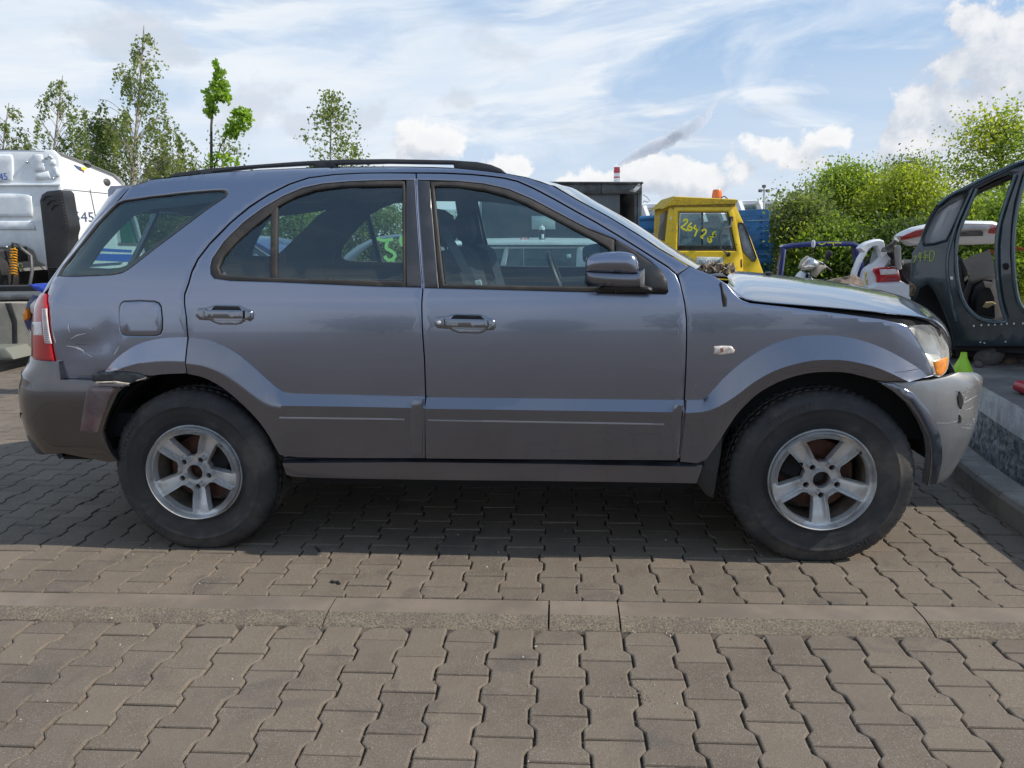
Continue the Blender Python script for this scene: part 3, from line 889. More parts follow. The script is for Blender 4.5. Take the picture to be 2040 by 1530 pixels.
bush('dense green hedge bush low behind the motor scooter', 1650, 12.5, 455, [(455, 30), (490, 75), (570, 95)], L_green, 36, n=90, per=40)
bush('dark hedge bush low behind the hatchback tailgate', 1800, 12, 450, [(450, 40), (490, 90), (580, 110)], L_dark, 37, n=90, per=40)
bush('hedge bush seen through the door opening of the dark wreck', 1975, 11.5, 405, [(405, 40), (450, 110), (600, 130)], L_green, 38, n=110, per=40)
# trees on the other side of the yard, behind the photographer: they show in the paintwork
for k, (x, y, h, s) in enumerate([(-9, -24, 3.4, 61), (-2, -27, 2.6, 62), (5, -24, 3.6, 63), (12, -26, 3.0, 64)]):
    r = np.random.default_rng(s); t = thing('tree', ['round tree across the yard, leftmost of the row behind the camera', 'low tree across the yard, second from the left behind the camera', 'taller tree across the yard, third from the left behind the camera', 'wide tree across the yard, rightmost behind the camera'][k], 'tree', (x, y, 0), 0, 'trees across the yard behind the camera')
    mb = MB(); mb.tube([(x, y, 0), (x+.1, y, h*.5), (x, y, h*.9)], [.14, .09, .03], 7); mb.build('trunk', M_bark, t, True, 60, world=True)
    q = r.normal(0, 1, (1300, 3)); q /= np.linalg.norm(q, axis=1)[:, None]; q *= r.uniform(.3, 1, (1300, 1))**.5
    V, F = leaves(np.array([x, y, h*.6])+q*np.array([h*.75, h*.6, h*.45])+r.normal(0, .25, (1300, 3)), .22, r); add_mesh('crown', V, F, L_dark, t, world=True)

# ---- far things: works hall, light mast, chimney with its plume
def works_hall():
    Y = 62.0; t = thing('works_hall', 'long pale grey works hall with slanted roof struts behind the blue boards', 'building', base_at(1470, Y))
    M_cl = mat('hall_cladding', (.36, .42, .46), .6, var=.05); M_cl2 = mat('hall_cladding_dark', (.26, .32, .36), .6); M_st = mat('hall_strut', (.60, .63, .66), .5)
    wplate('wall', [(1120, 470), (1120, 424), (1290, 412), (1500, 405), (1760, 398), (1900, 400), (1900, 520), (1120, 540)], Y, M_cl, t, thick=14, step=6)
    wplate('wall_band', [(1120, 478), (1900, 462), (1900, 520), (1120, 540)], Y-.3, M_cl2, t, thick=.2, step=6)  # lower band in a darker cladding colour
    wtube('roof_edge', [(1120, 423, Y-.4), (1290, 410.5, Y-.4), (1500, 403.5, Y-.4), (1760, 396, Y-.4)], .22, M_st, t, 5)
    for k, (x, y) in enumerate([(1282, 412), (1392, 408), (1430, 406), (1472, 403.5), (1512, 402), (1550, 400.5), (1590, 399.5), (1632, 398)]):
        wtube('strut', [(x, y, Y-.6), (x+13, y+36, Y-1.2)], .26, M_st, t, 5)
    for k, (x, y) in enumerate([(1296, 420), (1484, 410), (1524, 408), (1562, 406.5), (1602, 405)]):
        wplate('pane', [(x, y), (x+22, y-1), (x+26, y+22), (x+8, y+22)], Y-.15, M_glass_bg if k % 2 else mat('hall_pane', (.42, .52, .52), .3), t, thick=.1, step=4)
    return t
works_hall()
def mast():
    Y = 55.0; t = thing('light_mast', 'slim steel floodlight mast with three lamps far beyond the yellow cab', 'floodlight', base_at(1522, Y))
    wtube('pole', [(1522, 470, Y), (1522, 370, Y)], .07, M_chrome, t)
    wtube('crossbar', [(1514, 379, Y), (1530, 379, Y)], .05, M_chrome, t)
    for (x, y) in ((1514.5, 380), (1529.5, 380), (1522, 371)):
        mb = MB(); mb.bbox(wp(x, y, Y-.1), (.24, .18, .20), .03, rz=.3); mb.build('lamp', M_grey_dark, t, world=True)
mast()
def chimney():
    Y = 330.0; t = thing('chimney', 'distant red and white banded factory chimney behind the grey box body', 'chimney', base_at(1229, Y))
    M_r = mat('chimney_red', (.42, .06, .07), .7); M_w = mat('chimney_white', (.70, .68, .68), .7)
    z0 = 0; top = wp(1229, 333, Y)[2]; cx = wp(1229, 333, Y)[0]; s = Y/CAM_F
    mb = MB(); mb.lathe([(9*s, 0), (5.2*s, top)], (cx, Y, 0), 'Z', 20); mb.build('shaft', M_w, t, True, 40, world=True)
    zb = top
    for k, hgt in enumerate((12, 5.5, 5, 5.5, 5, 5.5, 5, 6, 6, 7)):
        z1 = zb-hgt*s
        if k % 2 == 0:
            mb = MB(); mb.lathe([(5.3*s+.02*(top-z1), z1), (5.3*s+.02*(top-zb)+.05, zb)], (cx, Y, 0), 'Z', 20); mb.build('red_band', M_r, t, True, 40, world=True)
        zb = z1
    mb = MB(); mb.lathe([(5.8*s, top-9*s), (6.3*s, top-8*s), (6.3*s, top-6.8*s), (5.6*s, top-6*s)], (cx, Y, 0), 'Z', 20); mb.build('gallery', M_r, t, True, 40, world=True)
    # the plume: a chain of billows drifting to the right
    path = [(1230, 330, 1.6), (1240, 324, 4.5), (1252, 318, 7), (1266, 311, 9), (1282, 303, 10.5), (1298, 296, 12.5), (1316, 287, 13.5), (1334, 278, 14), (1352, 270, 14), (1368, 262, 14), (1384, 252, 15), (1396, 243, 14), (1406, 232, 11), (1412, 220, 8), (1420, 208, 5), (1428, 200, 1)]
    nn = 36
    def puff(path, dens, seed):
        fine = []
        for i in range(len(path)-1):
            for k in range(7):
                q = k/7; fine.append([path[i][j]*(1-q)+path[i+1][j]*q for j in range(3)])
        V, F = [], []
        for i, (x, y, rr) in enumerate(fine):
            c = Vector(wp(x, y, Y)); R_ = rr*s
            for k in range(nn):
                a = 2*math.pi*k/nn; d = Vector((-.55*math.sin(a), math.cos(a), .83*math.sin(a)))
                p = c+d*R_; nz_ = .95+.50*mnoise.noise(p*.30+Vector((seed, 0, 0)))+.40*abs(mnoise.noise(p*.60))
                V.append(tuple(c+d*R_*max(.15, nz_)))
        L = len(fine)
        for i in range(L-1):
            for k in range(nn): F.append((i*nn+k, i*nn+(k+1) % nn, (i+1)*nn+(k+1) % nn, (i+1)*nn+k))
        F += [tuple(range(nn)), tuple((L-1)*nn+k for k in range(nn))]
        m = bpy.data.materials.new('plume'); m.use_nodes = True; nt = NT(m.node_tree); m.node_tree.nodes.clear()
        v = nt.n('ShaderNodeVolumePrincipled'); v.inputs['Color'].default_value = (.80, .80, .82, 1); v.inputs['Density'].default_value = dens; v.inputs['Anisotropy'].default_value = .1
        out = nt.n('ShaderNodeOutputMaterial'); nt.link(v.outputs[0], out.inputs['Volume'])
        o = add_mesh('smoke_plume', V, F, m, None, True, 0); fix_normals(o.data); tag(o, kind='stuff')
    puff([(1230, 330, 1.8), (1240, 324, 4.5), (1252, 318, 7), (1266, 311, 9), (1282, 303, 10.5), (1298, 296, 12), (1316, 287, 13), (1334, 278, 12), (1350, 270, 9), (1362, 264, 4)], .34, 0)
    puff([(1322, 284, 4), (1340, 276, 9), (1356, 268, 12), (1372, 259, 13), (1388, 249, 13), (1400, 238, 11), (1412, 225, 9), (1420, 212, 6), (1428, 202, 2)], .20, 5)
chimney()

# ------------------------------------------------------------------ the grey off-roader
CAR_X, CAR_Y, CAR_YAW = -1.5954, 3.9744, 0.0270
car = thing('grey_suv', 'dusty grey off-road car with torn rear bumper parked broadside on the pavers', 'car', (CAR_X, CAR_Y, 0), -CAR_YAW)
_cR = np.array([[math.cos(CAR_YAW), math.sin(CAR_YAW), 0], [-math.sin(CAR_YAW), math.cos(CAR_YAW), 0], [0, 0, 1]])   # columns: car axes in world
# car axes: x forward, y left (away from the camera), z up
_ax = np.array([math.cos(CAR_YAW), -math.sin(CAR_YAW), 0]); _ay = np.array([math.sin(CAR_YAW), math.cos(CAR_YAW), 0])
def to_car(p): q = np.asarray(p)-np.array([CAR_X, CAR_Y, 0]); return np.array([q @ _ax, q @ _ay, q[2]])
def car_ray(px, py):
    v = ray(px, py); return np.array([v @ _ax, v @ _ay, v[2]])
CAM_CAR = to_car(CAM_POS)
def car_at_y(px, py, y):
    """point of the photo on the car's plane y"""
    d = car_ray(px, py); return CAM_CAR + d*((y-CAM_CAR[1])/d[1])

# --- paint and trim
def paint_material(name, col, scratch=True):
    m = bpy.data.materials.new(name); m.use_nodes = True; t = NT(m.node_tree); p = m.node_tree.nodes['Principled BSDF']
    co = t.n('ShaderNodeTexCoord').outputs['Object']
    n1 = t.noise(co, 3.0, 6, .62); n2 = t.noise(co, 1.1, 4, .55); n3 = t.noise(co, 260, 2, .5)
    z = t.n('ShaderNodeSeparateXYZ'); t.put(z.inputs[0], co)
    low = t.ramp(z.outputs[2], .95, .35)
    dirt = t.math('MULTIPLY', t.math('MULTIPLY_ADD', low, .13, .03), t.ramp(n1, .32, .72))
    c = t.mix(dirt, col, (.16, .135, .11))
    c = t.mix(t.math('MULTIPLY', t.ramp(n3, .73, .77), .5), c, (.45, .43, .40))
    t.put(p.inputs['Base Color'], c)
    t.put(p.inputs['Metallic'], t.math('SUBTRACT', .95, dirt))
    t.put(p.inputs['Roughness'], t.math('MULTIPLY_ADD', n1, .08, .20))
    t.put(p.inputs['Coat Weight'], t.math('SUBTRACT', 1.0, t.math('MULTIPLY', dirt, 2.2), clamp=True))
    t.put(p.inputs['Coat Roughness'], t.math('MULTIPLY_ADD', t.ramp(n2, .35, .7), .045, .012))
    p.inputs['Coat IOR'].default_value = 1.5
    b = t.n('ShaderNodeBump'); b.inputs['Strength'].default_value = .35; b.inputs['Distance'].default_value = .0006
    t.put(b.inputs['Height'], t.noise(co, 7, 3, .5)); t.link(b.outputs[0], p.inputs['Coat Normal'])
    MATS[name] = m
    return m
M_paint = paint_material('grey_blue_paint', (.212, .236, .312))
M_clad = paint_material('cladding_paint', (.162, .174, .216))
M_bump = paint_material('bumper_paint', (.105, .100, .106))
M_silver = mat('front_bumper_silver', (.30, .295, .285), .38, metal=.6, var=.18, vscale=5, coat=.35, dirt=(.26, .24, .2), dirt_amt=.45, dscale=6)
M_black = mat('black_plastic', (.018, .018, .019), .48, var=.3, vscale=8)
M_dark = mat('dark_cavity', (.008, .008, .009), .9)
M_pillar = mat('pillar_black', (.030, .031, .036), .30, coat=.3, dirt=(.10, .09, .08), dirt_amt=.25, dscale=5)
M_rubber = mat('window_rubber', (.030, .026, .024), .7, var=.3, vscale=10, dirt=(.11, .088, .068), dirt_amt=.30, dscale=7)
M_rail = mat('roof_rail_black', (.022, .023, .026), .5, var=.2)
M_glass = glass_mat('tinted_glass', (.70, .85, .85), gloss=(.80, .94, 1.0), grime_haze=.022, grime_haze_col=(.36, .40, .44), base_r=.085)
M_glass_dark = glass_mat('privacy_glass', (.52, .68, .68), gloss=(.80, .94, 1.0), grime_haze=.03, grime_haze_col=(.36, .40, .42), base_r=.08)
M_wind = glass_mat('windscreen_glass', (.72, .84, .82), grime_haze=.10, grime_haze_col=(.5, .5, .47), base_r=.06)
M_frit = mat('glass_border', (.012, .014, .018), .12, coat=.6)
M_trim = mat('interior_trim', (.030, .036, .046), .8, var=.15)
M_seat = mat('seat_cloth', (.016, .019, .025), .9, var=.25, vscale=20)
M_head = mat('headlining', (.10, .115, .14), .95)
M_seam = mat('panel_gap_shade', (.004, .004, .005), .9)

# --- body surface: one half outline in plan (arc parameter u) times a section in height z
def _plan():
    pts = []
    ar, n, x0 = .34, 2.7, -.60
    side = lambda x: .925-.017*((x-1.35)/2.0)**2
    b = side(x0)
    for k in range(60):
        th = math.pi/2*k/60
        pts.append((x0-ar*math.cos(th)**(2/n), b*math.sin(th)**(2/n)))
    x1, a1, n1 = 2.96, .57, 2.35
    for k in range(81):
        x = x0+(x1-x0)*k/80; pts.append((x, side(x)))
    b = side(x1)
    for k in range(1, 61):
        th = math.pi/2*(1-k/60); pts.append((x1+a1*max(0, math.cos(th))**(2/n1), b*max(0, math.sin(th))**(2/n1)))
    P = np.array(pts); s = np.concatenate([[0], np.cumsum(np.linalg.norm(np.diff(P, axis=0), axis=1))])
    i = np.argmin(abs(P[:, 0]-1.35)+(P[:, 1] < .5)*9); s = s-s[i]+P[i, 0]
    return s, P
PU, PP = _plan()
U0, U1 = PU[0], PU[-1]
_sz = np.array([.18, .28, .36, .45, .60, .80, .90, .95, 1.0, 1.05, 1.10, 1.116, 1.13, 1.18, 1.22, 1.26, 1.60, 1.63, 1.655, 1.675, 1.69, 1.70, 1.76])
_sl = np.array([.55, .22, .06, .05, .04, .02, -.01, -.03, -.06, -.095, -.14, -.155, -.29, -.31, -.36, -.42, -.50, -.62, -1.0, -1.9, -3.2, -4.0, -4.0])
_zz = np.arange(.18, 1.76, .002)
_W = np.concatenate([[0], np.cumsum(np.interp(_zz[:-1]+.001, _sz, _sl)*.002)])
_W = np.convolve(np.pad(_W, 6, mode='reflect', reflect_type='odd'), np.ones(13)/13, 'valid')
_W = _W-np.interp(.85, _zz, _W)+.925
def Wz(z): return np.interp(z, _zz, _W)
_dz = np.array([.2, .32, .45, .62, .74, .80, .86, 1.0, 1.10, 1.2, 1.35, 1.5, 1.62, 1.75])
_dr = np.array([.16, .07, .015, .0, .01, .035, .055, .075, .095, .15, .255, .35, .42, .50])
_fz = np.array([.2, .30, .42, .55, .66, .74, .80, .90, 1.0, 1.1, 1.3])
_fd = np.array([-.17, -.085, -.03, .0, .0, -.03, -.075, -.13, -.21, -.34, -.6])
def _smooth_table(zs, vs, k=41):
    v = np.interp(_zz, zs, vs); return np.convolve(np.pad(v, k//2, mode='edge'), np.ones(k)/k, 'valid')
_dr_s = _smooth_table(_dz, _dr, 21); _fd_s = _smooth_table(_fz, _fd)
def S(u, z, off=0.0):
    """point of the near (right) side, car axes; off pushes it outwards"""
    def base(u, z):
        x = np.interp(u, PU, PP[:, 0]); y = np.interp(u, PU, PP[:, 1])
        wr = np.clip((.35-x)/1.25, 0, 1); wr = wr*wr*(3-2*wr)
        wf = np.clip((x-2.55)/1.0, 0, 1); wf = wf**1.6
        return np.stack([x+wr*np.interp(z, _zz, _dr_s)+wf*np.interp(z, _zz, _fd_s), -y*Wz(z)/.925, z*np.ones_like(x)], -1)
    u = np.asarray(u, float); z = np.asarray(z, float)
    p = base(u, z)
    if np.any(off):
        e = .004
        a = base(u+e, z)-base(u-e, z); b = base(u, z+e)-base(u, z-e)
        n = np.cross(a, b); n /= np.linalg.norm(n, axis=-1, keepdims=True)+1e-12
        p = p+n*np.asarray(off)[..., None]
    return p
def uv(px, py, off=0.0):
    d = car_ray(px, py); o = CAM_CAR
    t = (-.9-o[1])/d[1]; q = o+d*t; u, z = q[0], q[2]
    for _ in range(25):
        z = min(max(z, .19), 1.74); u = min(max(u, U0+.01), U1-.01)
        p = S(u, z, off); r = p-(o+d*t); h = 1e-4
        J = np.stack([(S(u+h, z, off)-p)/h, (S(u, z+h, off)-p)/h, -d], 1)
        try: s = np.linalg.solve(J, -r)
        except Exception: break
        s = np.clip(s, -.2, .2); u += s[0]; z += s[1]; t += s[2]
        if np.abs(s).max() < 1e-6: break
    return np.array([min(max(u, U0+.005), U1-.005), z])
def trace(pts, off=0.0): return np.array([uv(x, y, off) for x, y in pts])

def plate(name, outer, m, y, holes=(), parent=None, thick=.03, round_=.01, bulge=0.0, br=.03, step=.02, both=False, rnd=0, px=True, back=True):
    """a solid of real thickness standing in the car's x-z plane at depth y; bulge swells the outer face"""
    parent = parent or car
    cv = (lambda L: [(q[0], q[2]) for q in (car_at_y(a, b, y) for a, b in L)]) if px else (lambda L: L)
    O = prep(cv(outer), step, rnd); Hs = [prep(cv(h), step, rnd) for h in holes]
    B = np.concatenate([O]+Hs)
    def fmap(Q, d):
        if bulge:
            dd = np.min(np.linalg.norm(Q[:, None]-B[None], axis=2), axis=1); k = np.clip(dd/br, 0, 1); bb = bulge*np.sqrt(np.clip(1-(1-k)**2, 0, 1))
        else: bb = 0.0
        return np.stack([Q[:, 0], y-bb-d+0*Q[:, 0], Q[:, 1]], 1)
    P, F = sheet(O, Hs, fmap, round_, round_*.6, thick, step)
    if back:
        V2, F2, mp, ls = cdt(O, Hs, .5)
        b = len(P); P = np.concatenate([P, np.stack([V2[:, 0], np.full(len(V2), y+thick), V2[:, 1]], 1)]); F += [tuple(i+b for i in f) for f in F2]
    o = add_mesh(name, P, F, m, parent, True, 45); fix_normals(o.data)
    if both:
        o2 = add_mesh(name, P*np.array([1, -1, 1]), [f[::-1] for f in F], m, parent, True, 45); fix_normals(o2.data)
    return o
def panel(name, outer, m, parent=car, holes=(), off=0.0, edge=.004, depth=.022, step=.04, both=True, px=True, rnd=0, toff=0.0, far_m=None, bulge=None, label=None, drop=.0022, crease=None, shoulder=False):
    """sheet-metal panel: outline (photo pixels or u,z) laid on the body surface, rounded edge and a returned flange"""
    O = trace(outer, toff) if px else np.array(outer, float)
    Hs = [trace(h, toff) if px else np.array(h, float) for h in holes]
    if rnd: O = smooth_loop(O, rnd); Hs = [smooth_loop(h, rnd) for h in Hs]
    O = resample(O, step); Hs = [resample(h, step) for h in Hs]
    if area2(O) < 0: O = O[::-1]
    Hs = [h if area2(h) > 0 else h[::-1] for h in Hs]
    fo = off if callable(off) else (lambda u, z: off)
    P, faces = sheet(O, Hs, lambda Q, d: S(Q[:, 0], Q[:, 1], np.array([fo(u, z) for u, z in Q])+d), edge, drop, depth, step, ([resample(trace(crease), step, False)] if crease else [])+([resample(np.array([(-.9, q), (3.35, q)]), step, False) for q in (1.107, 1.121, 1.135)] if shoulder else []))
    obs = []
    o = add_mesh(name, P, faces, m, parent, True, 48); fix_panel(o, 1); obs.append(o)
    if label: o['label'] = label
    if both:
        Q = P*np.array([1, -1, 1]); o = add_mesh(name, Q, [f[::-1] for f in faces], far_m or m, parent, True, 48); fix_panel(o, -1); obs.append(o)
    return obs
def fix_panel(o, s):
    """faces look outwards"""
    fix_normals(o.data)
    me = o.data
    t = sum((p.normal.y*p.area if abs(p.normal.y) > .2 else 0) for p in me.polygons[:200])
    if t*s > 0: me.flip_normals()

# outlines traced on the photograph (pixels of the 2040 x 1530 original)
SEAM_QD = [(379, 741), (374.6, 706), (374, 672), (370.6, 631), (367, 598), (367.5, 586), (375.4, 564), (382, 540), (394, 515.5), (418, 484.5), (457, 445), (497.6, 411), (537, 386), (576, 366.5), (615, 353.5), (667.6, 346.8), (720, 344.2), (772, 343.6), (829, 344)]
SEAM_DD = [(829, 344), (832, 411), (837.5, 489), (843, 566), (840, 607), (841, 653), (845.5, 716.5), (848, 787), (849.3, 857.7), (849.3, 909)]
SEAM_FD_TOP = [(829, 344), (882, 344.5), (937, 347), (978, 351), (1004, 354.5), (1031, 361), (1062.7, 375), (1104.6, 397), (1146, 420.4), (1188, 443.4), (1230, 468.5), (1272, 494.6), (1303, 514.5), (1330.5, 532), (1347, 547)]
SEAM_FF = [(1347, 547), (1355.6, 567), (1364, 602), (1368, 640), (1368, 680), (1366, 744.7), (1363.7, 793), (1357, 842), (1349, 913)]
ARCH_R = [(379, 741), (411, 748), (446, 766), (481, 794), (516.5, 829.5), (538, 858), (555, 889.5), (566, 912)]
QGLASS = [(113.5, 550), (126, 528), (161, 485), (191, 446), (219, 416), (234, 403), (247, 398), (299, 390.5), (363.6, 383), (417.5, 378.3), (445.5, 377.3), (452, 379.3), (454.5, 386), (448, 393), (406.7, 421), (352.8, 461.6), (309.6, 494), (277, 520), (256, 536), (242.8, 543.5), (225.5, 547.5), (191, 549.5), (148, 551)]
RGLASS = [(418, 531), (421.8, 515), (445, 481), (484.6, 442), (523.8, 413), (563, 390), (602, 373.5), (641.4, 365), (693.7, 360.5), (746, 358.3), (798, 357.6), (830, 357.6), (832, 411), (837.5, 489), (842.3, 562), (841.5, 573), (746, 571), (641.4, 566.3), (542, 562), (458.4, 559.5), (426, 555), (419, 546)]
FGLASS = [(831, 357.8), (861, 358), (910, 359.5), (964.7, 365), (1014, 376), (1061, 396), (1115.7, 425), (1170.6, 454), (1224, 475), (1262, 497), (1296, 520), (1316, 541), (1327, 563), (1329.5, 580.5), (1326, 585), (1240, 583.5), (1165, 582.5), (1074.5, 580), (950, 576.5), (845.5, 574), (838.5, 489), (833, 411)]
ROOF_EDGE = [(262, 371.5), (300, 357.5), (420, 344.5), (520, 338), (640, 333), (800, 331.5), (910, 334.5), (965, 340), (1009, 345.5), (1047, 352.5), (1100, 370)]
PILLAR_EDGE = [(1100, 370), (1146, 397), (1209, 431), (1272, 469), (1314, 497), (1355.6, 521), (1372, 531)]
QREAR = [(258, 374), (240, 396), (219, 412), (191, 440), (161, 477), (126, 522), (111, 546), (98, 573.5), (94.5, 585), (96.7, 612), (100.6, 664.6), (108.4, 711.6), (112, 731), (119, 754.5)]


# rear quarter with the roof side and the front pillar, cut round the doors
body_outer = QREAR + [(187, 756), (204, 748)] + [(239, 738.5), (268, 739), (304.5, 747), (331, 743), (377.4, 741)] + [(x-1.5, y-1.2) for x, y in SEAM_QD[1:-1]] + [(829, 342.3)] + [(x+1.0, y-1.8) for x, y in SEAM_FD_TOP[1:-1]] + [(1350, 547)] + PILLAR_EDGE[::-1] + ROOF_EDGE[::-1][1:]
FLAP = [(238, 614), (240.5, 605), (246, 600.5), (278, 599), (308, 600.3), (317, 604), (321.5, 611), (324, 636), (323.5, 657), (320.5, 666), (312, 669.3), (278, 670), (249, 668.6), (241.5, 665), (239, 658), (237.6, 638)]
def dent(u, z):
    """creases left by a knock in the rear quarter"""
    d = 0.0
    for (cx, cz, rx, rz, a) in DENTS: 
        q = ((u-cx)/rx)**2+((z-cz)/rz)**2
        if q < 9: d += .6*a*math.exp(-q)
    return d
DENTS = []
for (x, y, rx, ry, a) in [(165, 690, 48, 13, -.008), (215, 668, 22, 28, -.010), (232, 655, 10, 30, .006), (150, 650, 34, 12, .004), (140, 720, 40, 18, -.005), (245, 690, 14, 16, .004)]:
    c = uv(x, y); DENTS.append((c[0], c[1], rx/445, ry/445, a))
panel('side_panel', body_outer, M_paint, holes=[QGLASS, FLAP], off=dent, step=.035, shoulder=True)
panel('fuel_flap', [(278+(x-279)*.975, 634.5+(y-634.5)*.97) for x, y in FLAP], M_paint, both=False, depth=.012, off=lambda u, z: dent(u, z)*.6)
rear_door_outer = [(x+1.3, y+1.2) for x, y in SEAM_QD[:-1]] + [(827.5, 345.6)] + [(x-1.4, y) for x, y in SEAM_DD[1:]] + [(566, 910)] + ARCH_R[::-1][1:-1]
rear_door = panel('rear_door', rear_door_outer, M_paint, holes=[RGLASS], step=.035, shoulder=True)
front_door_outer = [(x+1.4, y+(1.4 if i == 0 else 0)) for i, (x, y) in enumerate(SEAM_DD)] + [(x-1.4, y) for x, y in SEAM_FF[::-1]] + [(x, y+1.4) for x, y in SEAM_FD_TOP[::-1][1:-1]]
front_door = panel('front_door', front_door_outer, M_paint, holes=[FGLASS], step=.035, shoulder=True)
HOOD_CUT = [(1449, 567), (1462, 584), (1476, 597), (1494, 604), (1559, 611), (1623.5, 619), (1688, 627), (1753, 636), (1798, 646)]
fender_outer = [(x+1.4, y) for x, y in SEAM_FF[::-1][:-1]] + [(1352, 548), (1374, 531.5), (1400, 541), (1425, 551)] + HOOD_CUT + [(1809, 650), (1824, 671), (1843.5, 703), (1862, 748), (1846.7, 752), (1785, 756.5), (1746, 756.5), (1721, 748.5), (1684, 739), (1648, 737.5), (1611, 739), (1574.5, 747), (1538, 761), (1501, 783), (1464.7, 820), (1443, 853), (1428, 880), (1400, 919)]
for wing in panel('front_wing', fender_outer, M_paint, step=.018, shoulder=True):
    wing.cycles.shadow_terminator_geometry_offset = .4
    wing.cycles.shadow_terminator_offset = .15

# --- arch flares and door cladding stand proud of the doors
FLARE_R_TOP = [(377.5, 672), (411, 676), (439, 684.7), (474, 704), (506, 730.6), (534, 757), (559, 778), (573, 783.5), (622.4, 785.3), (728, 787), (846.8, 790)]
def _pd(T, q):
    a = T[:-1]; ab = T[1:]-a; t = np.clip(np.sum((q-a)*ab, 1)/np.sum(ab*ab, 1), 0, 1)
    return np.min(np.linalg.norm(a+ab*t[:, None]-q, axis=1))
def bevelled(top, crease, proud, under=.12):
    """rises outwards from the top edge to the crease (the facet that catches the sky), then turns slightly under"""
    T, C = trace(top), trace(crease)
    poly = np.concatenate([T, C[::-1]])
    def f(u, z):
        q = np.array([u, z]); d1, d2 = _pd(T, q), _pd(C, q)
        if inside(q[None], poly)[0] or d1 < d2: return .004+proud*(d1/(d1+d2+1e-9))
        return .004+proud-under*d2
    return f
CR_R = [(379.5, 722), (411, 725), (446, 738), (481, 762), (516.5, 789), (540, 803), (566, 804), (622, 804.5), (728, 806), (820, 808), (850, 808.5)]
CR_D = [(848, 809), (1000, 811.5), (1180, 814), (1365, 816.5)]
CR_F = [(1362, 817), (1402, 815), (1432, 803), (1468, 779), (1494, 758), (1526.5, 739), (1559, 726), (1607, 714.6), (1640, 713), (1672, 713.6), (1704, 719), (1737, 727.5), (1769, 740.5), (1800, 757)]
CR_Q = [(232, 737), (255, 729), (292, 719), (331, 715), (378, 716)]
def loft(name, lines, offs, rows, m, n=90, parent=car, hem=.04):
    """a pressed strip lofted through traced lines (top edge, crease, lower edge), clean in its highlights"""
    L = []
    for pts in lines:
        T = trace(smooth_loop_open(pts, 1) if len(pts) > 4 else pts); d = np.concatenate([[0], np.cumsum(np.linalg.norm(np.diff(T, axis=0), axis=1))]); d /= d[-1]
        q = np.linspace(0, 1, n); L.append(np.stack([np.interp(q, d, T[:, 0]), np.interp(q, d, T[:, 1])], 1))
    R_ = []
    R_.append((L[0], offs[0]-.020)); R_.append((L[0], offs[0]-.001))
    for i in range(len(L)-1):
        k = rows[i]
        for j in range(k):
            t = j/k; R_.append((L[i]+(L[i+1]-L[i])*t, offs[i]+(offs[i+1]-offs[i])*t))
    R_.append((L[-1], offs[-1])); R_.append((L[-1], offs[-1]-hem))
    P = np.concatenate([S(l[:, 0], l[:, 1], np.full(n, o)) for l, o in R_]); F = []
    for r in range(len(R_)-1):
        for i in range(n-1): F.append((r*n+i, r*n+i+1, (r+1)*n+i+1, (r+1)*n+i))
    o = add_mesh(name, P, F, m, parent, True, 32); fix_panel(o, 1)
    o2 = add_mesh(name, P*np.array([1, -1, 1]), [f[::-1] for f in F], m, parent, True, 32); fix_panel(o2, -1)
    return o
clad_front_top = [(850.2, 791.3), (1000, 793), (1180, 795), (1362, 797.2)]
BOT_R = [(380.5, 742)]+ARCH_R[1:-1]+[(565, 906), (700, 908), (849, 908)]
loft('rear_door_cladding', [FLARE_R_TOP, CR_R, BOT_R], [.004, .038, .028], [8, 10], M_clad, 140)
loft('front_door_cladding', [clad_front_top, [(850.2, 809.5), (1000, 811.5), (1180, 814), (1361, 816.5)], [(851.5, 908), (1000, 909), (1180, 910.5), (1347.5, 911.5)]], [.004, .038, .032], [5, 8], M_clad, 60)
FLARE_F_TOP = [(1368, 797), (1398, 796.5), (1408, 790), (1418, 779), (1445.6, 748.5), (1478, 721), (1510, 700), (1542.6, 684), (1575, 674), (1607, 669), (1639.7, 667.6), (1672, 669), (1704.4, 674.8), (1736.8, 684.5), (1769, 698), (1801.5, 716), (1830.6, 734), (1847, 749)]
CR_F2 = [(1363, 817), (1402, 815), (1432, 803), (1468, 779), (1494, 758), (1526.5, 739), (1559, 726), (1607, 714.6), (1640, 713), (1672, 713.6), (1704, 719), (1737, 727.5), (1769, 740.5), (1800, 756)]
BOT_F = [(1353, 914.5), (1398, 919), (1425, 882), (1443, 853), (1464.7, 820), (1501, 783), (1538, 761), (1574.5, 747), (1611, 739), (1648, 737.5), (1684, 739), (1721, 748.5), (1746, 756), (1785, 756.5)]
loft('front_arch_flare', [FLARE_F_TOP, CR_F2, BOT_F], [.004, .044, .030], [8, 8], M_clad, 150)
FLARE_Q_TOP = [(210, 740), (229, 717), (252, 698.6), (278, 684), (312, 675), (345, 672), (374, 671.5)]
loft('quarter_arch_flare', [FLARE_Q_TOP, [(236, 737), (258, 728), (292, 719), (331, 715.5), (377, 717)], [(239, 738.5), (270, 739), (304.5, 746.5), (331, 742.5), (378, 741)]], [.004, .036, .028], [8, 6], M_paint, 70)
